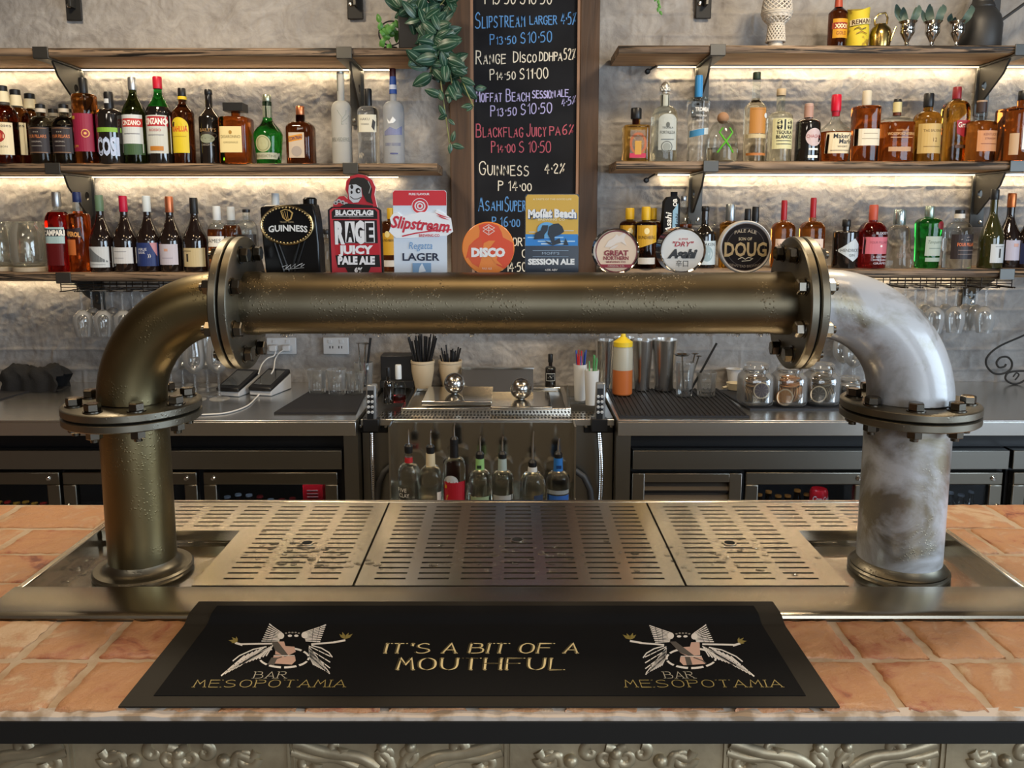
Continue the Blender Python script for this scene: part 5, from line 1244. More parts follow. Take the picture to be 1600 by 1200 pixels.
# glass dispensers on a stand
for lb, u, Y in (('glass drinks dispenser jar on a pale wooden disc', 46, 3.30), ('glass drinks dispenser jar cut by the photo edge', 0, 3.33)):
    p = PY(u, 410, Y); sc = PY(u + 1, 410, Y).x - p.x; z0 = ZL['L'] + .018
    t = thing('drinks_dispenser', lb, 'glass jar', (p.x, Y, z0), group='glass drinks dispensers')
    hz = PY(u, 346, Y).z - z0; r = 25 * sc
    m = MB(); m.lathe([(r * .8, .004), (r, .016), (r * 1.04, hz * .3), (r * 1.0, hz * .75), (r * .84, hz * .93), (r * .80, hz), (r * .76, hz), (r * .80, hz * .92), (r * .95, hz * .75), (r * .99, hz * .3), (r * .94, .02), (r * .5, .012), (0, .012)], 40, caps=False)
    m.lathe([(r * .9, .004), (0, .004)], 40, caps=False); m.tube([(r * .8, -.5 * r, hz * .92), (r * 1.2, -.5 * r, hz * .75), (r * 1.22, -.5 * r, hz * .35), (r * .98, -.4 * r, hz * .16)], .004, 8)
    m.lathe([(r * .84, hz - .006), (r * .87, hz - .003), (r * .84, hz)], 40, caps=False)
    m.build('glass_jar', thin_glass('dispenser', (.97, .98, .95), 1.2, .35), t)
    MB().lathe([(r * .95, -.0175), (r * .95, -.002), (r * .9, 0)], 36).build('wooden_disc', mat('pale wooden disc', (.45, .38, .28), .6), t)

# ------------------------------------------------------------------ ornaments on the goblet shelf
zT = ZT['R'] + .001
def ornament(name, label, cat, u, Y=3.28, group=None):
    p = PY(u, 60, Y); t = thing(name, label, cat, (p.x, Y, zT), 0, group); t['sc'] = 1; del t['sc']
    return t, PY(u + 1, 60, Y).x - p.x, lambda v: PY(u, v, Y).z - zT
t, k, z = ornament('lattice_vase', 'white woven lattice vase on the goblet shelf', 'vase', 1212)
prf = [(14, 66), (13, 52), (11.5, 38), (20, 30), (23, 22), (22, 10), (19, -6), (15, -22)]
def vr(v):
    for (r0, a), (r1, b_) in zip(prf, prf[1:]):
        if b_ <= v <= a: return (r0 + (r1 - r0) * (a - v) / (a - b_)) * k
    return prf[-1][0] * k
m = MB()
for d in (-1, 1):
    for i in range(16):
        pts = []
        for j in range(29):
            v = 66 - 88 * j / 28; aa = 2 * math.pi * i / 16 + d * j * .17; r = vr(v); pts.append((r * math.cos(aa), r * math.sin(aa), z(v)))
        m.tube(pts, .0028, 6)
for v in (66, 40, 21, 24, -20):
    m.tube([(vr(v) * math.cos(2 * math.pi * i / 32), vr(v) * math.sin(2 * math.pi * i / 32), z(v) + .002) for i in range(33)], .004, 6)
m.lathe([(vr(27) * 1.01, z(29)), (vr(22) * 1.02, z(20))], 32, caps=False); m.lathe([(vr(60) * .8, .001), (vr(50) * .8, z(45))], 24)
m.build('woven_body', mat('white ceramic', (.62, .57, .50), .4), t, smooth=50)
zs_ = ZT['R']
bottle('beer_bottle', 'brown beer bottle with yellow label beside a yellow can', 1308, 29, -6, zs_, BROWNG, 22, 10, 11, (2, 11, ink('b5543a', .4)), [('r', 1297, 1321, 32, 62, 'c98f1c'), ('r', 1296, 1320, 38, 48, '8a1c1c'), ('t', 'XXXX', 1309, 46.5, 6, 'f0e0b0', {'w': 20, 'bold': .04}), ('t', 'GOLD', 1309, 57, 5, '7a2a14', {'w': 16})], sh='s', rings=[(0, 12, 12.5, 'a8452e', 11)], Y=3.27)
t, k, z = ornament('stubby_cooler', 'yellow printed drink cooler sleeve with sagging rim', 'drink sleeve', 1339)
m = MB(); r = 17 * k; H = z(17); vs = []
for j in range(9):
    for i in range(32):
        a = 2 * math.pi * i / 32; zz = H * j / 8 * (1 + (.06 * math.cos(a * 2 + 1) if j == 8 else .02 * math.cos(a * 2 + 1) * j / 8)); rr = r * (1 + .03 * math.sin(3 * a + j) - .02 * j / 8); vs.append((rr * math.cos(a), rr * math.sin(a), zz))
m.add(vs, [(j * 32 + i, j * 32 + (i + 1) % 32, j * 32 + 32 + (i + 1) % 32, j * 32 + 32 + i) for j in range(8) for i in range(32)] + [tuple(range(31, -1, -1)), tuple(range(256, 288))])
m.build('sleeve', mat('yellow neoprene', (.62, .48, .03), .7, var=(22, (.28, .17, .02), .55, .62)), t)
pp = Print(lambda u, v, l: ((u - 1339) * k, -math.sqrt(max(1e-8, (r * 1.03 + .001 + l) ** 2 - ((u - 1339) * k) ** 2)), z(v)), .001)
for e in [('r', 1323, 1353, 33, 42, 'd8c9a0', -3), ('t', 'REMAIN', 1338, 41, 7, '4a3014', {'w': 26, 'bold': .03, 'rise': 1}), ('l', [(1328, 49), (1334, 46), (1338, 50), (1345, 47)], 1.2, '4a3014'), ('l', [(1331, 56), (1338, 53), (1347, 56)], 1.2, '7a4a14')]: pp.el(e)
pp.build('lettering', t)
t, k, z = ornament('brass_pot', 'small polished brass pot with hinged handle', 'brass pot', 1375)
m = MB(); m.lathe([(10 * k, 0), (15 * k, .006), (17 * k, z(56)), (15 * k, z(46)), (9 * k, z(40)), (8.5 * k, z(38))], 28); m.build('pot_body', BRASS, t)
m = MB(); m.tube([(-9 * k, 0, z(40)), (-10 * k, 0, z(30)), (-4 * k, 0, z(22)), (6 * k, 0, z(20)), (10 * k, 0, z(28)), (9 * k, 0, z(38))], .004, 8); m.build('handle', BRASS, t)
m = MB(); m.tube([(10 * k, -.02, .005), (20 * k, -.02, z(44))], .0035, 8); m.build('spoon', BRASS, t)
SILV = mat('polished silver', (.55, .53, .50), .1, 1.0)
def leaf_mesh(mb, base, tip, w, bend, mi=0, up=Vector((0, 0, 1))):
    base, tip = Vector(base), Vector(tip); d = tip - base; L = d.length; s = d.cross(Vector((.2, 1, .1))).normalized(); nn = s.cross(d).normalized(); n = 7; vs = []
    for i in range(n + 1):
        t_ = i / n; c = base + d * t_ + nn * bend * L * math.sin(math.pi * t_); ww = w * math.sin(math.pi * min(1, t_ * .92 + .04)) ** .8
        vs += [c - s * ww - nn * ww * .25, c, c + s * ww - nn * ww * .25]
    mb.add(vs, [(3 * i + q, 3 * i + 1 + q, 3 * i + 4 + q, 3 * i + 3 + q) for i in range(n) for q in (0, 1)], mi)
GREY_G = mat('grey green leaf', (.075, .12, .10), .5)
lv = {1417: [((-2, 32), (-24, 9), 5), ((2, 33), (-14, 14), 5), ((3, 33), (10, 12), 4), ((4, 33), (16, 8), 4)], 1456: [((-3, 33), (-20, 16), 4), ((-2, 33), (-12, 9), 5), ((0, 33), (0, 8), 5), ((2, 33), (8, 12), 5), ((3, 33), (20, 4), 4), ((4, 33), (12, 18), 4)], 1495: [((-3, 33), (-18, 24), 4), ((0, 33), (-8, 28), 3), ((3, 33), (14, 14), 5), ((4, 33), (24, 6), 4)]}
for i, (u, lb) in enumerate(((1417, 'silver goblet with drooping leaf sprig beside the brass pot'), (1456, 'silver goblet with the fullest leaf sprig'), (1495, 'silver goblet with leaf sprig beside the dark jug'))):
    t, k, z = ornament('goblet', lb, 'goblet', u, 3.25, 'silver goblets on the top shelf')
    MB().lathe([(8 * k, 0), (8.5 * k, .003), (3.5 * k, .010), (3 * k, .018), (6 * k, z(60)), (10.5 * k, z(52)), (11 * k, z(48)), (10.3 * k, z(46.5)), (10.6 * k, z(45)), (10.5 * k, z(38)), (14 * k, z(34)), (13.5 * k, z(33.5)), (9.5 * k, z(38)), (9.5 * k, z(46)), (0, z(54))], 32, caps=False).build('cup', SILV, t)
    m = MB()
    for b0, b1, w_ in lv[u]:
        y0 = random.uniform(-.01, .01); y1 = random.uniform(-.03, .03); leaf_mesh(m, (b0[0] * k, y0, z(b0[1] + 8)), (b1[0] * k, y1, z(b1[1])), w_ * k * 1.15, -.32 if b1[0] > 0 else .32)
    m.build('leaves', GREY_G, t)
t, k, z = ornament('metal_jug', 'dark dimpled metal jug with long handle', 'jug', 1531, 3.358)
DJ = mat('dark pewter', (.060, .058, .056), .5, .5, bump=(60, .2, .002))
m = MB(); m.lathe([(28 * k, 0), (30 * k, .01), (30.5 * k, z(40)), (27 * k, z(26)), (21 * k, z(17)), (18 * k, z(13)), (18.5 * k, z(11)), (16 * k, z(5))], 40); m.build('jug_body', DJ, t)
MB().lathe([(15 * k, 0), (14 * k, .02), (5 * k, .03), (5 * k, .06)], 28, c=(0, 0, z(5))).build('lid', DJ, t)
MB().tube([(28 * k, 0, z(34)), (40 * k, 0, z(25)), (70 * k, 0, z(2)), (95 * k, 0, z(-14))], .006, 10).build('handle', DJ, t)
m = MB(); m.box(10 * k, 22 * k, -.03, .03, z(26), z(-12)); m.build('hinge_plate', DJ, t, bevel=.003)

# ------------------------------------------------------------------ plants
zt_ = ZT['L'] + .001
pY = 3.285; px = PY(643, 60, pY).x; k = PY(644, 60, pY).x - px; zf_ = lambda v: PY(643, v, pY).z - zt_
t = thing('trailing_plant', 'striped trailing plant spilling from a black pot', 'plant', (px, pY, zt_))
MB().prism([(-17 * k, 0), (16 * k, 0), (18 * k, zf_(30)), (-18 * k, zf_(30))], -.06, .055).build('pot', BLACK, t, bevel=.004)
def leafmat():
    m = bpy.data.materials.new('variegated leaf'); m.use_nodes = True; nt = m.node_tree; b = nt.nodes['Principled BSDF']; b.inputs['Roughness'].default_value = .38
    g = nt.nodes.new('ShaderNodeNewGeometry'); tc = nt.nodes.new('ShaderNodeTexCoord'); n = nt.nodes.new('ShaderNodeTexNoise'); n.inputs['Scale'].default_value = 30
    r = nt.nodes.new('ShaderNodeValToRGB'); r.color_ramp.elements[0].color = (.010, .042, .028, 1); r.color_ramp.elements[1].color = (.028, .095, .055, 1); nt.links.new(tc.outputs['Object'], n.inputs[0]); nt.links.new(n.outputs[0], r.inputs[0]); nt.links.new(r.outputs[0], b.inputs['Base Color'])
    return m
LEAF = leafmat(); STRIPE = mat('silver leaf stripe', (.16, .25, .19), .4); LEAF2 = mat('bright green leaf', (.09, .27, .05), .4); STEMM = mat('pale stem', (.24, .26, .10), .6)
def vleaf(mb, base, ang, L, w, tilt, yaw_):
    """pointed leaf with pale stripes down both sides of the midrib"""
    d = Vector((math.cos(ang), -math.sin(yaw_) * .7, math.sin(ang) )).normalized(); s = Vector((-math.sin(ang), 0, math.cos(ang))); s = (s * math.cos(tilt) + Vector((0, -1, 0)) * math.sin(tilt)).normalized(); nn = d.cross(s); n = 8
    rows = []
    for i in range(n + 1):
        q = i / n; ww = w * (math.sin(math.pi * q ** .8) ** .75 if 0 < q < 1 else 0); c = Vector(base) + d * L * q + nn * L * .10 * math.sin(math.pi * q)
        rows.append([c + s * ww * e - nn * abs(e) * ww * .35 for e in (-1, -.5, -.34, 0, .34, .5, 1)])
    vs = [p for r in rows for p in r]; fs = []; ms = []
    for i in range(n):
        for q in range(6):
            fs.append((7 * i + q, 7 * i + 7 + q, 7 * i + 8 + q, 7 * i + 1 + q)); ms.append(1 if q in (1, 4) and 0 < i < n - 1 else 0)
    mb.add(vs, fs, ms)
rp = random.Random(12); lm = MB(); sm = MB()
def PL(u, v, dy=0): p = PY(u, v, pY - .07 - .055 * min(1, max(0, (v - 45) / 25)) + dy * (.5 if v > 55 else 1)); return Vector((p.x - px, p.y - pY, p.z - zt_))
stems = [[(650, 30), (668, 40), (680, 70), (686, 110), (692, 150), (697, 185), (702, 222), (708, 230)], [(655, 28), (690, 40), (700, 80), (712, 112), (722, 125), (730, 145), (740, 166)], [(650, 26), (640, 20), (632, 12)], [(660, 24), (690, 6), (700, -8)], [(650, 28), (670, 30), (690, 60), (676, 90), (672, 116)], [(655, 28), (675, 55), (700, 95), (706, 130)]]
for st in stems: sm.tube([PL(u, v, rp.uniform(-.01, .01)) for u, v in st], .0022, 6)
for _ in range(150):
    st = rp.choices(stems, (1, 1, 1.2, 2, 4, 4))[0]; i = rp.randrange(len(st) - 1); f = rp.random(); u = st[i][0] + (st[i + 1][0] - st[i][0]) * f; v = st[i][1] + (st[i + 1][1] - st[i][1]) * f
    if v > 135 and rp.random() < .75: continue
    u += rp.gauss(0, 6); v += rp.gauss(0, 5); L = rp.uniform(24, 38) * k if v < 135 else rp.uniform(14, 24) * k
    vleaf(lm, PL(u, v, rp.uniform(-.05, .04)), rp.choice((-1, 1)) * rp.uniform(.1, 1.3) - (0 if v < 20 else .5) + (math.pi if rp.random() < .38 else 0), L, L * .26, rp.uniform(-.7, .7), rp.uniform(-.9, .9))
for u, v, a, L in ((690, 150, 160, 28), (695, 148, -5, 28), (720, 122, -25, 24), (712, 112, 20, 20), (738, 164, 190, 18), (695, 180, 120, 18), (700, 186, -40, 14), (706, 222, 75, 18), (706, 226, -15, 20), (704, 224, -95, 16)):
    vleaf(lm, PL(u, v, -.02), R(a), L * k, L * .24 * k, rp.uniform(-.3, .3), 0)
lm.build('foliage', [LEAF, STRIPE], t, smooth=60); sm.build('stems', STEMM, t)
px2 = PY(610, 60, pY).x
t = thing('ring_planter', 'small bright green vine on a round wire hoop', 'plant', (px2, pY, zt_))
def Q(u, v, dy=0): p = PY(u, v, pY); return Vector((p.x - px2, dy, p.z - zt_))
MB().tube([Q(611 + 19 * math.cos(a), 52 - 19 * math.sin(a)) for a in [2 * math.pi * i / 36 for i in range(37)]], .003, 8).build('wire_hoop', MATTE, t)
MB().lathe([(.022, 0), (.026, .012), (.026, .016), (.0, .017)], 20).build('saucer', MATTE, t)
m = MB(); rp = random.Random(8)
for _ in range(26):
    u, v = rp.gauss(608, 8), rp.gauss(50, 8); vleaf(m, Q(u, v, rp.uniform(-.03, .01)), rp.uniform(0, 6.3), rp.uniform(10, 16) * k, 4.5 * k, rp.uniform(-.5, .5), rp.uniform(-.5, .5))
m.tube([Q(611, 70), Q(606, 60), Q(612, 50), Q(604, 44)], .0018, 6); m.build('foliage', [LEAF2, LEAF2], t, smooth=60)
p = PY(1028, 18, 3.30); t = thing('hanging_sprig', 'green sprig tip hanging above the goblet shelf', 'plant', tuple(p))
m = MB()
for i in range(10): vleaf(m, Vector((rp.uniform(-.008, .008), rp.uniform(-.01, .01), .004 + i * .012)), rp.uniform(-2.4, -.7), .02, .006, 0, 0)
m.tube([(0, 0, 0), (.004, 0, .06), (0, 0, .3)], .0015, 6); m.build('foliage', [LEAF2, LEAF2], t, smooth=60)

# ------------------------------------------------------------------ tap badges on the beer tower
BY = YC + .062                       # badge faces stand just behind the crossbar
def badge(name, label, u, v):
    p = PY(u, 430, BY); t = thing(name, label, 'tap badge', (p.x, BY, pz), group='beer tap badges')
    m = MB(); m.lathe([(.011, 0), (.011, .045)], 16, axis='y', c=(0, .052, 0)).lathe([(.012, -.045), (.016, -.03), (.016, .03), (.009, .045), (.009, .075)], 18, c=(0, .03, 0)).tube([(0, .03, -.02), (0, .055, -.03), (0, .058, -.048)], .008, 10)
    m.build('tap', CHROME, t)
    k = PY(u + 1, v, BY).x - PY(u, v, BY).x
    f = lambda uu, vv: ((uu - u) * k, PY(u, vv, BY).z - pz)
    return t, k, f
def rr_out(u0, u1, v0, v1, r, f, n=5):
    out = []
    for cu, cv, a0 in ((u1 - r, v0 + r, 0), (u0 + r, v0 + r, 90), (u0 + r, v1 - r, 180), (u1 - r, v1 - r, 270)):
        for i in range(n + 1):
            a = R(a0 + 90 * i / n); out.append(f(cu + r * math.cos(a), cv - r * math.sin(a)))
    return out
def plate_badge(t, out, m_, d=.006, side=None, name='badge_plate'):
    return MB().prism(out, 0, d, 0, 1).build(name, [m_, side or m_], t)
def front(f, y=0.): return Print(lambda u, v, l: (f(u, v)[0], y - l, f(u, v)[1]), .0002, .00015)
GLOSSB = mat('gloss black badge', (.006, .0055, .0055), .22, spec=.35)
GILT = mat('gilt metal', (.62, .48, .25), .22, 1.0)

# black harp badge
t, k, f = badge('tap_badge', 'black moulded stout badge with gold beaded oval', 453, 380)
fo = [f(*q) for q in ((410, 324), (418, 321), (470, 319), (493, 318), (497, 340), (500, 380), (501, 440), (416, 440), (412, 380))]
m = MB(); m.prism(fo, 0, .045); m.build('badge_body', GLOSSB, t, bevel=.003)
MB().lathe([(.012, 0), (.012, .012), (.009, .015)], 20, c=(f(484, 320)[0], .02, f(484, 320)[1] - .002)).build('top_button', GLOSSB, t)
m = MB(); c = f(452, 352)
ring = [(c[0] + 40 * k * math.cos(a), -.003, c[1] + 29 * k * math.sin(a)) for a in [2 * math.pi * i / 60 for i in range(61)]]
m.tube(ring, .0022, 8)
for i in range(44):
    a = 2 * math.pi * i / 44; m.ball((c[0] + 38 * k * math.cos(a), -.004, c[1] + 27.4 * k * math.sin(a)), .0019, 8, 6)
m.build('beaded_oval', GILT, t)
m = MB()
for p0, p1 in (((430, 376), (444, 424)), ((436, 376), (452, 424)), ((478, 376), (462, 424)), ((470, 378), (456, 424))):
    a, b_ = f(*p0), f(*p1); m.tube([(a[0], 0, a[1]), (b_[0], 0, b_[1])], .0028, 8)
m.build('raised_ribs', GLOSSB, t)
g = front(f, -.0012)
for e in [('t', 'GUINNESS', 453, 361, 9.5, 'f1eee6', {'w': 61, 'bold': .03, 'arc': 2.0}), ('l', [(443, 330), (446, 340), (452, 345)], 1.6, 'c9a05a'), ('l', [(456, 328), (461, 333), (458, 342), (452, 345)], 2.2, 'c9a05a'), ('l', [(443, 330), (450, 327), (456, 329)], 1.4, 'c9a05a'), ('l', [(446, 331), (449, 343)], .7, 'c9a05a'), ('l', [(449, 330), (452, 343)], .7, 'c9a05a'), ('l', [(453, 330), (454, 342)], .7, 'c9a05a'), ('t', 'TRADE  MARK', 452, 348, 2.4, 'b5a07a'),
          ('l', [(442, 417), (450, 414), (447, 420), (456, 413), (454, 420), (463, 412), (461, 418), (470, 413), (474, 411), (471, 417), (477, 413)], .9, 'd8d8d8'), ('l', [(444, 421), (476, 418)], .6, 'c0c0c0')]: g.el(e)
g.build('lettering', t)

# red and black skull badge
t, k, f = badge('tap_badge', 'red and black pale ale badge topped by a capped skull', 557, 370)
body = [f(*q) for q in ((515, 328), (521, 323), (591, 323), (597, 328), (600, 440), (517, 440), (515, 400))]
head = [f(*q) for q in ((523, 324), (524, 317), (533, 307), (541, 306), (546, 311), (547, 305), (543, 296), (545, 283), (552, 275), (564, 272), (575, 274), (585, 281), (590, 293), (588, 304), (590, 314), (592, 324))]
plate_badge(t, body, ink('1b1416', .35), .010, ink('1b1416', .35))
MB().prism(head, .001, .008, 0, 1).build('skull_topper', [ink('c3303a', .35), ink('e7e2e2', .4)], t)
g = front(f, .0)
def S(pts, c): g.el(('p', pts, c))
S([(518, 329), (523, 325), (590, 325), (595, 329), (597, 431), (519, 431)], 'c2323c'); S([(521, 331), (525, 327), (588, 327), (592, 331), (592, 342), (521, 342)], '19120f'); S([(523, 344), (591, 344), (592, 380), (525, 380)], '221416')
S([(524, 381), (593, 381), (594, 399), (526, 399)], 'c2202c'); S([(525, 399), (594, 398), (595, 417), (528, 418)], '17110f'); S([(540, 418), (580, 417), (576, 426), (544, 426)], '17110f')
for e in [('t', 'BLACKFLAG', 555, 336, 7.5, 'f2f0ee', {'w': 56, 'bold': .05}), ('r', 583, 586, 329, 336, 'f2f0ee'), ('r', 525, 586, 337.4, 338.4, 'c8c4c4'), ('t', 'BREWING', 556, 341.5, 2.5, '6a5a5a')]: g.el(e)
for ch, u, w_, fg, bgc in (('R', 533, 15, '1b1416', 'f2efee'), ('A', 549, 15, 'f2efee', '1b1416'), ('G', 564, 15, '1b1416', 'f2efee'), ('E', 580, 14, 'f2efee', '1b1416')):
    g.el(('t', ch, u, 378 + (1 if u < 540 else 0), 31, 'f2efee', {'w': w_ + .5, 'bold': .07})) if ch in 'RG' else g.el(('r', u - 7.5, u + 7.5, 346, 379, 'f2efee')); g.el(('t', ch, u, 376.5, 27, 'f2efee' if ch in 'RG' else '161011', {'w': w_ - 2 , 'bold': .05}))
for e in [('t', 'JUICY', 557.5, 396, 12, 'f4efef', {'w': 54, 'bold': .06}), ('t', 'PALE ALE', 558, 412.5, 11.5, 'f4efef', {'w': 58, 'bold': .06}), ('t', '6%', 561, 425, 7, 'f4efef', {'w': 13, 'bold': .05})]: g.el(e)
g.k = 0
S([(549, 289), (552, 280), (562, 277), (573, 278), (582, 285), (585, 296), (583, 308), (586, 319), (576, 315), (570, 303), (569, 294), (560, 288)], '27221c'); S([(549, 289), (560, 288), (568, 293), (569, 307), (563, 316), (555, 317), (549, 311), (548, 299)], 'cfd0d2')
for u, v, a, b_ in ((553.5, 292, 2.4, 3.4), (563, 298, 3.8, 4.4), (553, 300.5, 1.6, 2.6)): g.el(('e', u, v, a, b_, '241e1c'))
g.el(('e', 564, 298.5, 1.7, 1.9, 'dcdcdc')); g.el(('l', [(551, 307), (556, 311), (562, 311), (568, 308)], 1.1, '3a3434')); g.el(('l', [(579, 283), (583, 292), (580, 302)], 1.2, 'a8a49c'))
for u, v in ((528, 317), (533, 314), (539, 316), (544, 319)): g.el(('e', u, v, 3.4, 3, 'b9b6b4')); g.el(('e', u, v + .6, 1.6, 1.4, '3a3232'))
S([(536, 322), (546, 318), (570, 320), (586, 321), (586, 324), (536, 324)], '231c1a')
g.build('lettering', t)

# white lager badge
t, k, f = badge('tap_badge', 'white lager badge with red top band and blue flag', 658, 365)
plate_badge(t, rr_out(616, 699, 297, 445, 4, f), ink('dce5f0', .35), .005, ink('e4e8ec', .3))
m = MB().prism([f(*q) for q in ((609, 362), (613, 352), (611, 341), (616, 334), (624, 332), (630, 338), (660, 331), (680, 333), (684, 328), (695, 333), (706, 341), (707, 349), (709, 362), (700, 368), (640, 372), (620, 372))], -.002, .001); m.build('script_plaque', ink('f6f7f9', .35), t)
g = front(f, 0)
g.el(('p', [f_ for f_ in ((616, 321), (616, 301), (619, 297.5), (696, 297.5), (699, 301), (699, 321))], 'd2303a')); g.el(('t', 'PURE FLAVOUR', 657, 305, 3.4, 'f3eeee', {'w': 32, 'bold': .03}))
g.el(('e', 658, 322, 13, 12.5, 'eef0f2')); g.el(('o', 658, 322, 12, 11.5, 3.4, 'd2303a')); g.el(('o', 658, 322, 6.5, 6.2, 1.6, 'd2303a')); g.el(('e', 658, 322, 2.4, 2.6, 'd2303a'))
g.el(('t', 'Regatta', 658, 389, 11, '6f9fce', {'w': 37, 'shear': .22})); g.el(('t', 'LAGER', 658.5, 407, 11.5, '1c2440', {'w': 58, 'bold': .02}))
g.el(('r', 645, 674, 411, 431, '7ea2c8')); g.el(('p', [(656, 417), (660, 411), (666, 424), (654, 426)], 'dfe9f4'))
g.build('lettering', t)
g = front(f, -.0022)
g.el(('t', 'Slipstream', 658, 359, 18, 'cc2f42', {'w': 92, 'shear': .35, 'bold': .03, 'rise': -4})); g.el(('l', [(630, 369), (650, 364.5), (675, 361), (706, 359)], 2.0, 'cc2f42')); g.el(('t', 'BREWING CO', 672, 370, 4.2, 'cc2f42', {'w': 32, 'bold': .02}))
for q in (((681, 332), (694, 337), (706, 341), (690, 338)), ((683, 336), (695, 340), (704, 344), (692, 341))): g.el(('p', list(q), 'cc2f42'))
g.build('script_lettering', t)

# orange disc badge
t, k, f = badge('tap_badge', 'round orange pale ale badge with swirling figure', 763, 388)
def disc(t, u, v, r, m_, d, side, name='badge_plate'):
    c = f(u, v); return MB().lathe([(0, 0), (r * k * .975, 0), (r * k, -.0015), (r * k, -d)], 56, axis='y', c=(c[0], 0, c[1]), caps=False).build(name, [m_], t)
disc(t, 763, 388, 41, ink('ef8a3c', .3), .006, None)
g = front(f, .0002)
S2 = lambda pts, c: g.el(('p', pts, c))
S2([(748, 352), (757, 349), (769, 349), (779, 353), (784, 363), (786, 371), (796, 376), (802, 380), (803, 396), (796, 412), (788, 420), (776, 414), (772, 400), (758, 396), (751, 388), (740, 396), (735, 400), (728, 404), (730, 396), (733, 384), (741, 376), (749, 370), (750, 360)], 'e4502c')
S2([(735, 382), (752, 372), (756, 392), (748, 418), (738, 412), (730, 400)], 'dd5a30'); S2([(756, 380), (764, 376), (774, 376), (768, 384), (762, 391), (755, 388)], 'ef8a3c'); S2([(772, 396), (778, 396), (776, 406), (786, 416), (774, 411), (769, 404)], 'ef8a3c')
for e in [('t', 'DISCO', 763, 400.5, 12.5, 'f6f1ee', {'w': 53, 'bold': .07}), ('l', [(764, 351), (773, 356), (764, 361), (755, 356), (764, 351)], 1.1, 'f3ddd2'), ('l', [(764, 355), (773, 361), (764, 367), (755, 361), (764, 355)], 1.1, 'f3ddd2'), ('l', [(764, 353), (764, 365)], 1.1, 'f3ddd2'), ('t', 'PALE ALE', 761, 421, 3.2, 'f3ddd2', {'w': 15})]: g.el(e)
g.build('lettering', t)

# yellow and navy session ale badge
t, k, f = badge('tap_badge', 'yellow and navy session ale badge with dark island trees', 862, 365)
plate_badge(t, rr_out(820, 904, 303, 445, 4, f), ink('26303e', .25), .005, ink('e9e4da', .3))
g = front(f, 0)
g.el(('p', [(821, 368), (821, 308), (824, 304), (900, 304), (903, 308), (903, 368)], 'dcae45')); g.el(('r', 820.5, 902.5, 366, 384, '2f87d2')); g.el(('r', 824, 880, 370, 372, '9fd0f2')); g.el(('r', 840, 898, 376, 378, 'b8dcf4')); g.el(('r', 845, 884, 380, 382, 'd8ecf8'))
g.el(('t', 'A TASTE OF THE GOOD LIFE', 862, 312.5, 2.6, 'f2e2b0', {'w': 60, 'bold': .02})); g.el(('t', 'Moffat Beach', 862.8, 340, 12, '3a5a8a', {'w': 76, 'bold': .09, 'arc': 1.0})); g.el(('t', 'Moffat Beach', 862, 339.2, 12, 'f4f2ee', {'w': 75, 'bold': .06, 'arc': 1.0}))
g.el(('t', 'BREWING CO', 861, 344.5, 3.4, 'f2e2b0', {'w': 42, 'bold': .02})); g.el(('r', 829, 836, 342, 343, '7a6a30')); g.el(('r', 887, 894, 342, 343, '7a6a30'))
g.el(('e', 854, 359, 15, 12, '6aaede')); g.el(('r', 826, 836, 362, 363, 'cfe0ea')); g.el(('r', 880, 896, 360, 361, 'cfe0ea'))
for q in ([(834, 374), (836, 364), (844, 360), (847, 352), (856, 352), (855, 360), (850, 367), (850, 373)], [(855, 366), (857, 354), (864, 350), (872, 349), (878, 354), (881, 362), (874, 367), (866, 370), (866, 376), (874, 372), (876, 380), (868, 382), (863, 384), (860, 374)], [(880, 383), (883, 372), (886, 378), (888, 383)], [(851, 376), (858, 378), (864, 383), (856, 381)]): g.el(('p', q, '27303a'))
g.el(('r', 832, 888, 391, 391.8, '8fa6bc')); g.el(('t', "MOFF'S", 860, 397.5, 3.8, 'a9bccd', {'w': 27})); g.el(('r', 832, 888, 400.5, 401.3, '8fa6bc')); g.el(('t', 'SESSION ALE', 861, 413, 8.5, 'f6f4f0', {'w': 73, 'bold': .055})); g.el(('t', '4.5% ABV', 861, 423, 3, 'e6e4e0', {'w': 20, 'bold': .03}))
g.build('lettering', t)

# round lenses
def lens(label, u, v, r, face, rim, depth):
    global t, k, f
    t, k, f = badge('tap_badge', label, u, v); c = f(u, v)
    m = MB().lathe([(r * k * .90, .0004), (r * k * .96, .0028), (r * k, .0006), (r * k, -depth), (r * k * .9, -depth)], 64, axis='y', c=(c[0], 0, c[1]), caps=False); m.build('badge_rim', rim, t)
    MB().lathe([(0, .0002), (r * k * .92, .0002)], 64, axis='y', c=(c[0], 0, c[1]), caps=False).build('badge_face', face, t)
    return front(f, -.0004)
g = lens('round cream and maroon badge with pale leaping fish', 962.5, 393, 36, ink('f3d6b8', .45, .25), CHROME, .03)
g.el(('o', 962.5, 393, 33, 33, 1.8, '7a1c28'))
for q in ([(944, 386), (950, 376), (958, 371), (962, 366), (966, 369), (974, 364), (977, 366), (974, 374), (978, 384), (970, 378), (962, 380), (954, 386)], [(950, 390), (958, 384), (966, 382), (960, 388)]): g.el(('p', q, 'efdfd0'))
for e in [('t', 'GREAT', 962, 399, 7.6, '8e2430', {'w': 38, 'bold': .045}), ('t', 'NORTHERN', 962, 406, 5.6, '8e2430', {'w': 39, 'bold': .03}), ('t', 'BREWING CO', 962, 410.6, 2.6, '8e2430', {'w': 30, 'bold': .02}), ('p', [(935, 413), (990, 413), (987, 418), (938, 418)], '9c2030'), ('t', 'ORIGINAL 4.2%', 962, 417, 2.8, 'e8cfc0', {'w': 26})]: g.el(e)
g.build('lettering', t)
g = lens('round silver badge with bold black lager script', 1066, 391.5, 36, ink('f2ede4', .45, .25), CHROME, .045)
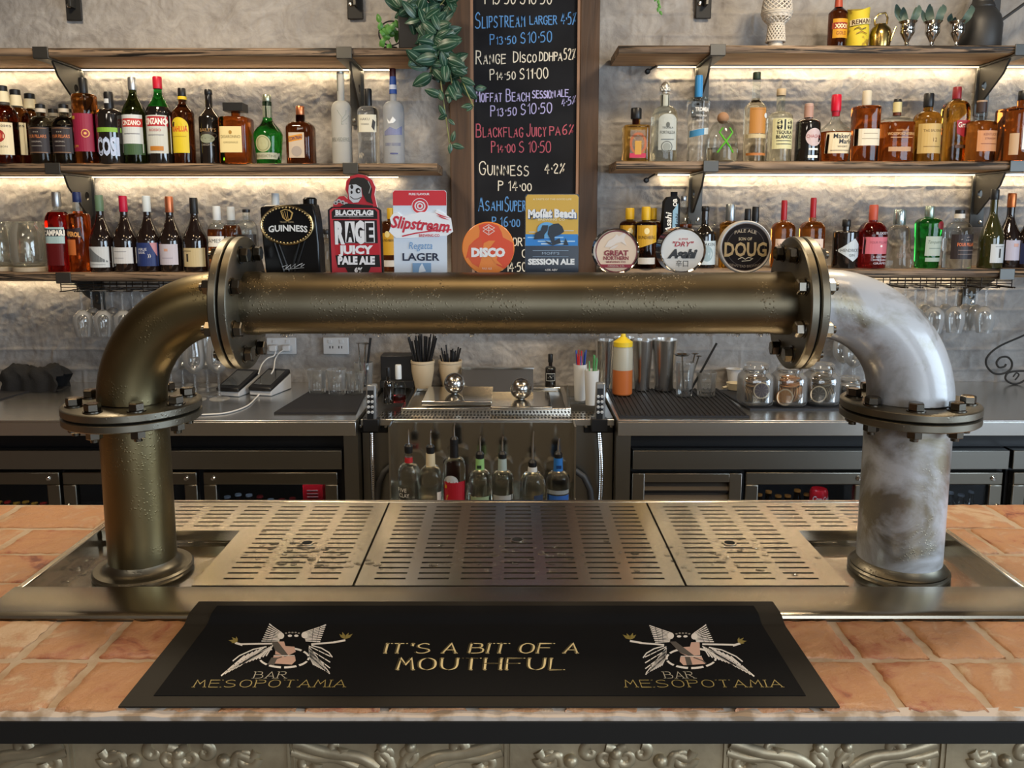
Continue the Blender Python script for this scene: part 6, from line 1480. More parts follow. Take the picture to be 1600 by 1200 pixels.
for e in [('t', 'SUPER', 1066, 375, 3, 'c03040', {'w': 15, 'shear': .15}), ('t', '"DRY"', 1066, 385, 7.5, 'b52c3a', {'w': 33, 'shear': .25, 'bold': .02}), ('t', 'Asahi', 1065, 402.5, 12.5, '181616', {'w': 47, 'bold': .07, 'shear': .32}), ('t', '\u8f9b\u53e3', 1065, 416, 8, '2a2622', {'w': 19})]: g.el(e)
g.build('lettering', t)
g = lens('round brown and gold pale ale badge with white edge', 1163, 386, 41, ink('221915', .6, .15), ink('d8d4ce', .3), .012)
g.el(('o', 1163, 386, 37.5, 37.5, 1.2, '6a5040')); g.el(('o', 1163, 386, 30, 30, .8, '4a382c'))
for e in [('t', 'PALE ALE', 1162, 363, 5, 'b39a7a', {'w': 34, 'arc': 3, 'bold': .02}), ('t', 'SON OF', 1162, 375.5, 4.6, 'd2b68a', {'w': 21, 'bold': .02}), ('t', 'DOUG', 1163, 400, 21, 'c9a668', {'w': 66, 'bold': .03}), ('l', [(1152, 405), (1158, 402), (1163, 405), (1168, 402), (1175, 404), (1170, 407), (1158, 408)], 1.2, 'd9c8a8'), ('t', 'NEWSTEAD BREWING', 1163, 418, 4, '9a8468', {'w': 48, 'arc': -3})]: g.el(e)
g.build('lettering', t)

# ------------------------------------------------------------------ back counter, fridges, ice well
CZ = .98
zF = PY(300, 681, 2.76).z
def counter(label, x0, x1, sgn):
    t = thing('back_counter', label, 'counter', ((x0 + x1) / 2, 2.76, 0), group='stainless back counters'); cx = (x0 + x1) / 2
    yb = WALLY - .004 - 2.76
    MB().box(x0 - cx, x1 - cx, 0, yb, CZ - .006, CZ).box(x0 - cx, x1 - cx, 0, .02, zF, CZ - .006).build('steel_top', STEEL3, t, bevel=.0015)
    m = MB(); m.box(x0 - cx, x1 - cx, .62, .64, 0, CZ - .008)
    xe = x1 if sgn > 0 else x0
    m.box(xe - cx - (.05 if sgn > 0 else 0), xe - cx + (0 if sgn > 0 else .05), .03, yb, 0, CZ - .008)
    m.build('support_panel', DSTEEL, t)
    MB().box(x0 - cx + .05, x1 - cx - .05, .10, .11, PY(300, 706, 2.86).z, CZ - .008).build('shadow_board', mat('counter shade black', (.008, .008, .009), .4), t)  # near-black board standing in for the shade under the counter
    return t
STEEL3 = mat('bench stainless steel', (.74, .72, .68), .26, 1.0, bump=(50, .10, .0008), stretch=(.06, 1, 1))
CL1, CR0 = PZ(555, 658, CZ).x, PZ(965, 656, CZ).x
counter('stainless back counter carrying card terminals, glasses and black towel', -2.4, CL1, 1)
counter('stainless back counter carrying citrus jars and shaker tins', CR0, 2.4, -1)

FY = 2.835
def fz(v): return PY(800, v, FY).z
def fx(u): return PY(u, 740, FY).x
GLASSD = thin_glass('tinted fridge door', (.62, .68, .74), 1.0)
def door(t, cx, u0, u1, hinge, handle, h=True):
    x0, x1 = fx(u0) - cx, fx(u1) - cx; zt, zb = fz(734), fz(734) - .62; fr = .046
    m = MB()
    for a, b_, c, d in ((x0, x1, zt - fr, zt), (x0, x1, zb, zb + fr)): m.box(a, b_, -.03, .0, c, d)
    for a, b_ in ((x0, x0 + fr), (x1 - fr, x1)): m.box(a, b_, -.03, .0, zb + fr, zt - fr)
    o = m.build('door_frame', mat('brown grey door steel', (.26, .24, .20), .32, 1.0), t, bevel=.004)
    MB().box(x0 + fr, x1 - fr, -.016, -.012, zb + fr, zt - fr).build('door_glass', GLASSD, o)
    if h:
        xh = x0 + .036 if hinge < 0 else x1 - .036
        MB().lathe([(.009, 0), (.009, .004), (.006, .008), (0, .009)], 16, axis='y', c=(xh, -.03, zt - .022)).build('lock', CHROME, o)
    if handle is not None:
        xx = x0 + .014 if handle < 0 else x1 - .014
        MB().tube([(xx, -.03, zt - .12), (xx, -.055, zt - .13), (xx, -.058, zt - .34), (xx, -.03, zt - .35)], .007, 10).build('handle', STEEL2, o)
def fridge(label, u0, u1, doors, louver=None):
    cx = (fx(u0) + fx(u1)) / 2; t = thing('bar_fridge', label, 'fridge', (cx, FY, 0), group='under counter bar fridges')
    a, b_ = fx(u0) - cx, fx(u1) - cx; zt = fz(700)
    m = MB(); m.box(a, b_, -.004, .50, zt - .012, zt); m.box(a, a + .02, .004, .50, .08, zt - .012); m.box(b_ - .02, b_, .004, .50, .08, zt - .012); m.box(a, b_, .48, .50, .08, zt - .012); m.box(a, b_, .004, .50, .08, .10); m.box(a, b_, .03, .45, .0, .08)
    m.build('cabinet', mat('fridge black interior', (.010, .010, .012), .5), t)
    MB().box(a, b_, -.034, -.004, fz(729), zt).build('top_rail', DSTEEL, t, bevel=.002)
    MB().box(a, b_, .006, .010, fz(736), fz(729)).build('gasket_gap', MATTE, t)
    m = MB(); m.box(a + .03, b_ - .03, .02, .44, .50, .508); m.build('wire_shelf', DSTEEL, t)
    for d in doors: door(t, cx, *d)
    if louver:
        x0, x1 = fx(louver[0]) - cx, fx(louver[1]) - cx; z1, z0 = fz(736), fz(736) - .62; w_ = .044; m = MB()
        m.box(x0, x0 + w_, -.03, 0, z0, z1); m.box(x1 - w_, x1, -.03, 0, z0, z1); m.box(x0 + w_, x1 - w_, -.03, 0, z1 - .032, z1); m.box(x0 + w_, x1 - w_, -.03, 0, z0, z0 + .03); m.build('vent_frame', mat('warm dark steel', (.36, .33, .28), .30, 1.0), t, bevel=.002)
        m = MB(); n = 14; hh = (z1 - z0 - .062) / n
        for i in range(n):
            zc = z1 - .032 - hh * (i + .5); m.hexa([(x0 + w_, -.022, zc - hh * .42), (x1 - w_, -.022, zc - hh * .42), (x1 - w_, -.004, zc + hh * .2), (x0 + w_, -.004, zc + hh * .2), (x0 + w_, -.022, zc - hh * .30), (x1 - w_, -.022, zc - hh * .30), (x1 - w_, -.004, zc + hh * .34), (x0 + w_, -.004, zc + hh * .34)])
        m.build('vent_louvres', mat('dark louvre steel', (.09, .08, .07), .4, 1.0), t)
    return t, cx
fridge('dark fridge behind the bronze column with three glass doors', -320, 538, [(-140, 99, 1, None, True), (104, 312, 1, -1, True), (322, 530, -1, -1, True)])
fridge('dark fridge with louvred vent behind the frosted column', 986, 1566, [(1162, 1352, 1, None, True), (1362, 1560, 1, 1, True)], (986, 1156))
fridge('dark fridge cut off by the photo edge below the scroll rack', 1572, 1980, [(1576, 1760, 1, None, False), (1766, 1970, 1, None, False)])
# unseen lamps added inside the fridges to brighten the carton and bottles
for nm, u0, u1 in (('fridge_fill', 340, 520), ('fridge_fill', 1180, 1340), ('fridge_fill', -90, 80), ('fridge_fill', 1390, 1540)):
    area(nm, ((fx(u0) + fx(u1)) / 2, FY + .014, fz(737)), ((fx(u0) + fx(u1)) / 2, FY + .05, .5), fx(u1) - fx(u0), .02, .45, (.9, .95, 1.0))
# things standing in the fridges
def in_fridge(name, label, cat, u, v0, w, h, m_, Y=FY + .10, group=None, extra=None):
    z0 = .509; p = PY(u, v0, Y); r = w / 2; t = thing(name, label, cat, (p.x, Y, z0), 0, group)
    zt = p.z - z0; return t, zt
p = PY(486, 757, FY + .012); zt = p.z
t = thing('red_carton', 'red printed carton behind the fridge glass', 'carton', (p.x, FY + .08, .509))
MB().box(-.036, .036, -.05, .05, 0, zt - .509).build('carton', ink('e01a28', .4), t, bevel=.002)
MB().box(-.030, .030, -.052, -.0505, .06, zt - .509 - .075).build('white_panel', ink('cfc8c0', .5), t)
m = MB()
for i in range(3): m.box(-.02, .02, -.0515, -.0505, zt - .509 - .03 - .012 * i, zt - .509 - .027 - .012 * i)
m.build('lettering', ink('e8b0a8', .5), t)
kc = PY(1279, 780, FY + .1).x
t = thing('cola_can', 'red cola can behind the louvred fridge glass', 'can', (kc, FY + .1, .509)); zt = PY(1279, 763, FY + .1).z - .509
MB().lathe([(.026, 0), (.033, .008), (.033, zt - .012), (.027, zt), (.0, zt - .004)], 28).build('can_body', ink('c01822', .3), t)
pp = Print(lambda u, v, l: (u, -math.sqrt(max(0, (.0332 + l) ** 2 - u * u)), v)); pp.mapf = lambda u, v, l: (u, -math.sqrt(max(1e-9, (.0335 + l) ** 2 - u * u)), -v)
pp.el(('t', 'Coca-Cola', 0, -(zt - .040), .018, WH, {'shear': .35, 'bold': .02, 'w': .058})); pp.build('lettering', t)
def fbottle(label, u, vt, capc, glass, Y=FY + .14, w=.052):
    z0 = .509; q = PY(u, vt, Y); t = thing('beer_bottle', label, 'bottle', (q.x, Y, z0), group='bottles inside the fridges'); H = q.z - z0; r = w / 2
    MB().lathe([(r * .95, 0), (r, .004), (r, H * .58), (r * .8, H * .68), (r * .45, H * .8), (r * .4, H * .95)], 20).build('bottle_glass', glass, t); MB().lathe([(r * .48, H * .95), (r * .46, H)], 16).build('cap', ink(capc, .4), t)
rf = random.Random(2)
for i, u in enumerate(range(-100, 72, 14)): fbottle('dark bottle with red or gold cap glimpsed low in the far fridge door', u, 783 + rf.uniform(-2, 3), rf.choice(('a02018', 'b07a28')), DARKG)
for i, u in enumerate(range(355, 462, 17)): fbottle('dark bottle glimpsed in the fridge beside the red carton', u, 772 + rf.uniform(-3, 8), rf.choice(('8a8f96', '7a1c1c')), DARKG)
for i, u in enumerate(range(1186, 1262, 15)): fbottle('amber bottle glimpsed beside the cola can in the fridge', u, 766 + rf.uniform(-3, 8), 'a0682c', BROWNG)
for i, u in enumerate(range(1400, 1520, 17)): fbottle('dark bottle glimpsed in the fridge behind the frosted column', u, 766 + rf.uniform(-3, 8), '6a7078', DARKG)

# ice well with lids, perforated drip ledge
IY = 2.80
iw = thing('ice_well', 'stainless ice well with two ball knob lids and perforated ledge', 'ice well', (0, IY, 0))
IZ = CZ - .012
xl_, xr_ = CL1 + .004, CR0 - .004
m = MB(); m.box(xl_, xr_, .06, WALLY - .004 - IY, IZ - .02, IZ - .004); m.box(xl_, xr_, .06, .075, .55, IZ - .02); m.box(xl_, xl_ + .03, .075, .6, .1, IZ - .02); m.box(xr_ - .03, xr_, .075, .6, .1, IZ - .02)
m.build('well_body', DSTEEL, iw)
m = MB(); a, b_ = PZ(625, 640, CZ).x, PZ(893, 640, CZ).x; y0, y1 = PZ(700, 638, CZ).y - IY, PZ(700, 604, CZ).y - IY
for r in ((a, b_, y0, y0 + .02), (a, b_, y1 - .02, y1)): m.box(*r, IZ - .004, IZ + .012)
for r in ((a, a + .02, y0 + .02, y1 - .02), (b_ - .02, b_, y0 + .02, y1 - .02)): m.box(*r, IZ - .004, IZ + .012)
m.build('well_rim', STEEL2, iw, bevel=.002)
for (u0, u1, v0, v1), (ku, kv), lz, lb in (((656, 768, 626, 603), (710, 608), .030, 0), ((766, 864, 632, 609), (814, 613), .024, 1)):
    x0, x1 = PZ(u0, v0, CZ + .03).x, PZ(u1, v0, CZ + .03).x; ya, yb = PZ(700, v0, CZ + .02).y - IY, PZ(700, v1, CZ + .02).y - IY
    o = MB().box(x0, x1, ya, yb, IZ + .012, IZ + lz).build('lid', STEEL2, iw, bevel=.003)
    c = PY(ku, kv, IY + (ya + yb) / 2); MB().ball((c.x, (ya + yb) / 2, IZ + lz + .040), .041, 28, 18).lathe([(.012, 0), (.012, .01)], 12, c=(c.x, (ya + yb) / 2, IZ + lz)).build('knob', mat('brushed ball steel', (.52, .51, .49), .2, 1.0), o)
q0, q1 = PY(722, 600, WALLY - .12), PY(833, 576, WALLY - .12)
MB().hexa([(q0.x, .50, IZ), (q1.x, .50, IZ), (q1.x, .505, IZ), (q0.x, .505, IZ), (q0.x, .53, q1.z), (q1.x, .53, q1.z), (q1.x, .535, q1.z), (q0.x, .535, q1.z)]).box(q0.x - .004, q1.x + .004, .52, .55, q1.z, q1.z + .006).build('splash_back', STEEL2, iw)
# perforated ledge: rows of holes as real openings
m = MB(); X0, X1 = PZ(592, 648, CZ - .01).x, PZ(938, 648, CZ - .01).x; ya, yb = PZ(700, 653, CZ - .01).y - IY, PZ(700, 641, CZ - .01).y - IY; nx, ny = 62, 3; dx, dy = (X1 - X0) / nx, (yb - ya) / ny
for j in range(ny):
    for i in range(nx):
        x = X0 + dx * i + (dx * .25 if j % 2 else 0); y = ya + dy * j; h0, h1, g0, g1 = x + dx * .25, x + dx * .75, y + dy * .25, y + dy * .78; zz = IZ - .002
        o8 = [(x, y), (x + dx, y), (x + dx, y + dy), (x, y + dy)]; i8 = [(h0, g0), (h1, g0), (h1, g1), (h0, g1)]
        m.add([(*q, zz) for q in o8 + i8], [(0, 1, 5, 4), (1, 2, 6, 5), (2, 3, 7, 6), (3, 0, 4, 7)])
m.box(X0, X1, ya - .004, ya, IZ - .02, IZ - .001); m.build('perforated_ledge', STEEL, iw, smooth=0)
MB().box(X0, X1, ya, yb, IZ - .0038, IZ - .0033).build('drain_tray', MATTE, iw)
m = MB(); m.box(xl_, xr_, ya - .012, ya - .004, PY(800, 668, IY).z, IZ - .001); m.build('front_apron', STEEL3, iw, bevel=.001)

# speed rail
SY = 2.74
sr = thing('speed_rail', 'stainless speed rail with tall back panel below the ice well', 'speed rail', (0, SY, 0))
sx = lambda u: PY(u, 740, SY).x; sz = lambda v: PY(800, v, SY).z
zb_ = sz(787) - .055
rz0 = sz(790) - .02
m = MB(); m.box(PY(613, 700, 2.80).x, PY(897, 700, 2.80).x, .075, .08, zb_, PY(800, 660, 2.815).z); m.build('back_panel', mat('mirror back steel', (.58, .56, .50), .16, 1.0, bump=(6, .3, .01)), sr)
for u in (614, 896):
    MB().box(PY(u, 700, 2.80).x - .003, PY(u, 700, 2.80).x + .003, -.02, .08, zb_, PY(800, 657, 2.81).z).build('side_plate', STEEL2, sr)
MB().box(sx(606), sx(904), -.055, -.048, rz0, sz(781)).box(sx(606), sx(904), -.055, .075, rz0, rz0 + .006).build('front_rail', STEEL2, sr, bevel=.001)
RZ = rz0 + .0065
def well_bottle(label, cx, w, vt, vneck, vcap, sv, glass, neckc, els=(), n=2.0, lvl=None, sh='r', nw=11, neckw=13, Y=2.728, cap_r=True, emp=None):
    zz = lambda v: PY(cx, v, Y).z; p = PY(cx, 740, Y); s_ = PY(cx + 1, 740, Y).x - p.x; a = w / 2 * s_; t = thing('pour_bottle', label, 'bottle', (p.x, Y, RZ), group='bottles with pourers in the speed rail')
    pr = profile(zz(vcap) - RZ, a, zz(sv) - RZ, zz(vneck[1]) - RZ, nw / 2 * s_, sh, 1.0); zl = zz(lvl) - RZ if lvl else 9
    MB().lathe([(r, z, 1 if z > zl else 0) for r, z in pr], 32, n=n).build('bottle_glass', [glass, emp or CLEARS], t, smooth=45)
    MB().lathe([(neckw / 2 * s_, zz(vneck[1]) - RZ), ((neckw - 1) / 2 * s_, zz(vneck[0]) - RZ)], 24).build('neck_band', ink(neckc, .4), t)
    zc = zz(vcap) - RZ; m = MB(); m.lathe([(6 * s_, zc - .012), (6.6 * s_, zc), (6.6 * s_, zc + .012), (4 * s_, zc + .02)], 20); m.build('pourer_collar', BLACK, t)
    H = zz(vt) - RZ; m = MB(); m.tube([(0, 0, zc + .018), (0, 0, zc + (H - zc) * .5), (.001, -.004, zc + (H - zc) * .8), (.004, -.010, H)], [.0042, .0036, .003, .0024], 10); m.build('pourer_spout', CHROME, t)
    if els:
        g = Print(lambda u, v, l: ((u - cx) * s_, -(a + .0004 + l) * (1 - min(.985, abs((u - cx) * s_ / a)) ** n) ** (1 / n), zz(v) - RZ))
        for e in els: g.el(e)
        g.build('label', t)
RYE = LQ('rye', (.60, .25, .08))
well_bottle('pour bottle with red neck band and black spiced label', 639, 35, 669, (714, 722), 702, 741, DARKG, 'b3262c', [('t', 'FIVE', 630, 764, 6, 'dcd8d4', {'w': 14}), ('t', 'CLAY', 633, 772, 6, 'dcd8d4', {'w': 16}), ('r', 624, 652, 776, 778, '7a7070')], lvl=747)
well_bottle('pour bottle with cream neck wrap and amber remains', 673, 37, 671, (708, 727), 703, 746, RYE, 'd8c9a8', [('r', 684, 690, 764, 783, 'd9d0c4')], lvl=760, n=2.6, neckw=15)
well_bottle('tall pour bottle with black neck and bright red label', 710, 36, 661, (695, 714), 691, 724, CLEARS, '1a1818', [('r', 693, 727, 748, 784, 'b01c2c'), ('e', 706, 748, 11, 10, 'c9ced2'), ('r', 695, 726, 749, 784, 'b01c2c'), ('l', [(698, 771), (701, 768), (698, 776), (703, 780)], 1, 'c9a040'), ('o', 716, 781, 5, 5, 1, 'c9a040'), ('r', 696, 699, 753, 758, 'd0a030')], neckw=14)
well_bottle('pour bottle with pale green neck band', 750, 36, 680, (716, 733), 714, 748, LQ('pale green liqueur', (.70, .82, .52)), '94c47c', [('r', 733, 767, 771, 778, '93a886'), ('r', 746, 753, 722, 727, '2a3a2a')], lvl=764, neckw=14)
well_bottle('pour bottle with pale grey neck band', 785, 35, 680, (716, 734), 714, 748, PALE, 'a8b8b4', [('r', 770, 801, 769, 777, 'a9aaa8')], lvl=762, neckw=14)
well_bottle('round shouldered pour bottle with white collar', 832, 40, 672, (729, 736), 727, 758, SMOKE, 'd9dcdc', [('r', 834, 848, 768, 783, '2c3a55')], lvl=770, neckw=15)
well_bottle('pour bottle with bright blue neck band', 872, 37, 683, (715, 735), 714, 748, LQ('blue tinted gin', (.55, .70, .92)), '2f74c0', [('r', 855, 888, 769, 783, '2f62b4'), ('r', 855, 888, 761, 767, '8f979c'), ('r', 868, 876, 722, 727, '173a70')], lvl=762, neckw=15)

# soda guns
for lb, u, s_, vt in (('soda gun with button pad in holster beside the folded black bar mat', 581, -1, 600), ('soda gun with button pad in holster beside the ribbed mat', 935, 1, 597)):
    gy = 2.833; p = PY(u, 668, gy); t = thing('soda_gun', lb, 'soda gun', (p.x, gy, p.z), group='soda guns on the ledge'); k = PY(u + 1, 668, gy).x - p.x
    zz = lambda v: PY(u, v, gy).z - p.z
    m = MB(); m.box(-22 * k, 24 * k, .012, .022, zz(678), zz(656)); m.box(-12 * k, 13 * k, -.028, .012, zz(672), zz(652)); m.build('holster', BLACK, t, bevel=.003)
    for q in (-19, 21): MB().lathe([(.006, 0), (.006, .002), (0, .003)], 12, axis='y', c=(q * k, .012, zz(667))).build('screw', STEEL2, t)
    m = MB(); m.hexa([(-7 * k, -.026, zz(654)), (9 * k, -.026, zz(654)), (9 * k, .006, zz(654)), (-7 * k, .006, zz(654)), (-5 * k, -.020, zz(vt)), (9 * k, -.020, zz(vt)), (10 * k, .010, zz(vt)), (-5 * k, .010, zz(vt))]); o = m.build('gun_handle', mat('clear grey plastic', (.20, .21, .22), .2, coat=1), t, bevel=.004)
    m = MB(); m.hexa([(-5 * k, -.028, zz(652)), (5 * k, -.028, zz(652)), (5 * k, -.024, zz(652)), (-5 * k, -.024, zz(652)), (-3.5 * k, -.0235, zz(vt + 8)), (5.5 * k, -.0235, zz(vt + 8)), (5.5 * k, -.019, zz(vt + 8)), (-3.5 * k, -.019, zz(vt + 8))]); m.build('button_pad', BLACK, o)
    for j in range(4):
        for i in (-1, 1):
            v = 617 + 8 * j; MB().lathe([(.0052, 0), (.0052, .004), (.003, .005), (.003, .003), (0, .003)], 14, axis='y', c=((i * 2.9 + .8) * k, -.026 + .0018 * j * -.5, zz(v))).build('button', mat('pale button', (.62, .64, .66), .35), o)
    m = MB(); n = 80; pts = []; rr = []
    for i in range(n + 1):
        q = i / n; v = 674 + 130 * q; pts.append(((1 + (9 if s_ > 0 else -2) * math.sin(q * 2.6) * .5) * k, -.012 + .02 * q, zz(v))); rr.append(.0098 if i % 2 else .0086)
    m.tube(pts, rr, 14); m.build('steel_hose', CHROME, t, smooth=30)
for lb, pts in (('black hose curving beneath the ice well beside the red neck pour bottle', [(612, 728), (600, 738), (592, 756), (588, 795)]), ('black hose curving beneath the ice well beside the blue neck pour bottle', [(898, 735), (912, 745), (922, 765), (926, 800)])):
    q = PY(*pts[0], 2.83); t = MB(); fine = []
    for i in range(len(pts) - 1):
        for j in range(8):
            f_ = j / 8; fine.append((pts[i][0] + (pts[i + 1][0] - pts[i][0]) * f_, pts[i][1] + (pts[i + 1][1] - pts[i][1]) * f_))
    fine.append(pts[-1]); t.tube([PY(u, v, 2.83) - q for u, v in fine], .011, 12)
    tag(t.build('drain_hose', mat('dark grey hose', (.06, .06, .062), .5), loc=tuple(q), smooth=60), lb, 'hose', 'black drain hoses')
q = PY(905, 690, 2.95); t = thing('plumbing_box', 'grey plastic box mounted below the counter beside the hose', 'box', tuple(q))
MB().box(-.018, .085, -.02, .10, -.085, .05).build('housing', mat('grey plastic', (.17, .18, .19), .4), t, bevel=.008)

# ------------------------------------------------------------------ things on the counter
def on(u, v, z=CZ): return PZ(u, v, z)
def quadmat(name, label, cat, pts, h, m_, ribs=False, z=CZ):
    P_ = [on(u, v, z) for u, v in pts]; c = sum(P_, Vector()) / 4; m = MB(); o = [(p.x - c.x, p.y - c.y) for p in P_]; m.plate(o, 0, h)
    if ribs:
        n = 26
        for i in range(n):
            f_ = (i + .5) / n; a = [o[0][j] + (o[1][j] - o[0][j]) * f_ for j in (0, 1)]; b_ = [o[3][j] + (o[2][j] - o[3][j]) * f_ for j in (0, 1)]; w_ = .0035
            m.hexa([(a[0] - w_, a[1] + .004, h), (a[0] + w_, a[1] + .004, h), (b_[0] + w_, b_[1] - .004, h), (b_[0] - w_, b_[1] - .004, h), (a[0] - w_ * .6, a[1] + .004, h + .004), (a[0] + w_ * .6, a[1] + .004, h + .004), (b_[0] + w_ * .6, b_[1] - .004, h + .004), (b_[0] - w_ * .6, b_[1] - .004, h + .004)])
    return tag(m.build(name, m_, loc=(c.x, c.y, z + .0004)), label, cat)
quadmat('service_mat', 'flat black bar mat under the tumblers', 'mat', ((428, 647), (556, 647), (572, 613), (484, 613)), .006, RUBBER)
quadmat('service_mat', 'flat black mat at the photo edge below the black towel', 'mat', ((-60, 628), (0, 626), (46, 613), (-40, 613)), .006, RUBBER)
quadmat('ribbed_mat', 'ribbed black rubber mat under the shaker tins', 'mat', ((968, 653), (1171, 653), (1122, 610), (948, 610)), .006, RUBBER, True)
quadmat('jar_tray', 'dark flat tray under the citrus jars', 'tray', ((1172, 641), (1350, 641), (1330, 606), (1122, 611)), .005, mat('dark blue tray', (.020, .023, .032), .5))

TUMB = thin_glass('tumbler', (.96, .97, .97), 1.8, .35)
def tumbler(label, u, vb, vt, w, z=CZ + .0065, cut=True, group='cut glass tumblers', Y=None):
    p = on(u, vb, z); k = PY(u + 1, vb, p.y).x - p.x; r = w / 2 * k; H = PY(u, vt, p.y).z - z; t = thing('tumbler', label, 'tumbler', (p.x, p.y, z + .0003), 0, group); m = MB(); seg = 36; prof_ = [(.80, 0), (.86, .06), (.90, .5), (.93, .6), (1, .98), (.99, 1), (.94, 1), (.86, .6), (.82, .22), (.5, .18), (0, .18)]
    vs = []; 
    m.lathe([(r * a, H * b_) for a, b_ in prof_], seg, caps=False); m.lathe([(r * .8, 0), (0, 0.0002)], seg, caps=False)
    if cut:
        for i in range(seg):
            for j in range(len(prof_[:4])):
                if i % 3 == 0: q = m.v[j * seg + i]; m.v[j * seg + i] = (q[0] * .93, q[1] * .93, q[2])
    m.build('tumbler_glass', TUMB, t, smooth=25); return t, p, k
tumbler('cut glass tumbler nearest the card terminals on the flat mat', 496, 614, 577, 30)
tumbler('upturned cut glass tumbler in the middle of the flat mat', 527, 616, 577, 31)
tumbler('cut glass tumbler beside the glass of bar tools', 555, 615, 582, 28)
def tool_glass(label, u, vb, vt, w, z=CZ + .0065):
    return tumbler(label, u, vb, vt, w, z, True, None)
def spoon(label, name, A, B, m_, r=.0028, bowl=0, Y=3.1):
    a, b_ = PY(*A, Y), PY(*B, Y - .01); t = MB(); t.tube([(0, 0, 0), b_ - a], r, 8)
    if bowl: c = b_ - a; t.lathe([(0, -bowl * .35), (bowl * .7, -bowl * .22), (bowl, 0), (bowl * .9, .0), (bowl * .6, -bowl * .16), (0, -bowl * .26)], 20, b=.7, c=c, caps=False)
    return tag(t.build(name, m_, loc=tuple(a)), label, name.replace('_', ' '))
ta, pa, _ = tool_glass('tall glass of steel bar tools beside the power point', 569, 608, 566, 30)
spoon('steel strainer tongs standing in the glass by the power point', 'bar_tongs', (567, 606), (571, 536), STEEL2, .004, .02, pa.y); spoon('black handled bar tool leaning in the tall tool glass', 'bar_spoon', (570, 604), (579, 528), BLACK, .005, 0, pa.y); spoon('thin steel bar spoon leaning in the tall tool glass', 'bar_spoon', (565, 604), (560, 536), STEEL2, .003, .012, pa.y)
_, pb, _ = tool_glass('glass holding spoons and a strainer on the ribbed mat', 1069, 618, 566, 29, CZ + .011)
tumbler('squat cut glass tumbler beside the glass of spoons', 1103, 618, 581, 32, CZ + .011)
spoon('black handled stirrer leaning from the glass of spoons', 'bar_spoon', (1078, 612), (1120, 536), BLACK, .0045, 0, pb.y); spoon('wide steel hawthorne strainer resting in the glass of spoons', 'strainer', (1068, 612), (1066, 553), STEEL2, .003, .034, pb.y); spoon('steel spoon with rounded tip beside the strainer', 'bar_spoon', (1072, 612), (1086, 552), STEEL2, .003, .016, pb.y); spoon('second steel spoon behind the strainer', 'bar_spoon', (1074, 612), (1092, 556), STEEL2, .003, .014, pb.y + .01)

# card terminals
for lb, u, vb in (('card terminal below the bronze flange nearest the wine glasses', 362, 618), ('card terminal trailing a white cable across the steel counter', 412, 617)):
    p = on(u, vb); k = PY(u + 1, vb, p.y).x - p.x; t = thing('card_terminal', lb, 'card terminal', (p.x, p.y, CZ + .0004), R(-14), 'card terminals on charging bases'); w_ = 20 * k
    MB().hexa([(-w_, -.02, 0), (w_ * .9, -.02, 0), (w_ * .9, .14, 0), (-w_, .14, 0), (-w_, -.02, .018), (w_ * .9, -.02, .018), (w_ * .9, .14, .062), (-w_, .14, .062)]).build('charging_base', mat('white plastic', (.72, .72, .72), .35), t, bevel=.004)
    MB().hexa([(-w_ * 1.03, -.025, .018), (w_ * .93, -.025, .018), (w_ * .93, .135, .064), (-w_ * 1.03, .135, .064), (-w_ * 1.03, -.027, .034), (w_ * .93, -.027, .034), (w_ * .93, .13, .084), (-w_ * 1.03, .13, .084)]).build('terminal_body', BLACK, t, bevel=.005)
    MB().hexa([(-w_ * .8, -.005, .0415), (w_ * .7, -.005, .0415), (w_ * .7, .11, .0775), (-w_ * .8, .11, .0775), (-w_ * .8, -.006, .0425), (w_ * .7, -.006, .0425), (w_ * .7, .109, .0785), (-w_ * .8, .109, .0785)]).build('screen', mat('grey lcd screen', (.055, .055, .05), .12, coat=1), t)
WCAB = mat('white cable', (.70, .70, .70), .4)
def smooth_path(pts, n=8):
    q = []
    for i in range(len(pts) - 1):
        p0, p1, p2, p3 = pts[max(i - 1, 0)], pts[i], pts[i + 1], pts[min(i + 2, len(pts) - 1)]
        for k_ in range(n):
            t_ = k_ / n; q.append(.5 * (2 * p1 + (p2 - p0) * t_ + (2 * p0 - 5 * p1 + 4 * p2 - p3) * t_ ** 2 + (3 * p1 - p0 - 3 * p2 + p3) * t_ ** 3))
    return q + [pts[-1]]
def cable(label, pts, r=.0028, m_=WCAB, name='cable'):
    pts = smooth_path(pts); o = pts[0]; return tag(MB().tube([p - o for p in pts], r, 8).build(name, m_, loc=tuple(o), smooth=60), label, 'cable')
cable('white cable snaking along the steel counter from a card terminal', [on(405, 616, CZ + .012), on(400, 622, CZ + .0035), on(385, 635, CZ + .0035), on(355, 645, CZ + .0035), on(318, 648, CZ + .0035), on(285, 648, CZ + .0035)], .0032)
cable('white charger lead dropping to the nearer card terminal', [PY(431, 548, WALLY - .04), PY(428, 556, WALLY - .05), PY(418, 560, WALLY - .06), PY(409, 570, WALLY - .08), PY(404, 584, 3.22)])
cable('white charger lead dropping to the second card terminal', [PY(446, 545, WALLY - .04), PY(436, 552, WALLY - .05), PY(430, 562, WALLY - .06), PY(428, 576, 3.25), PY(424, 584, 3.2)])
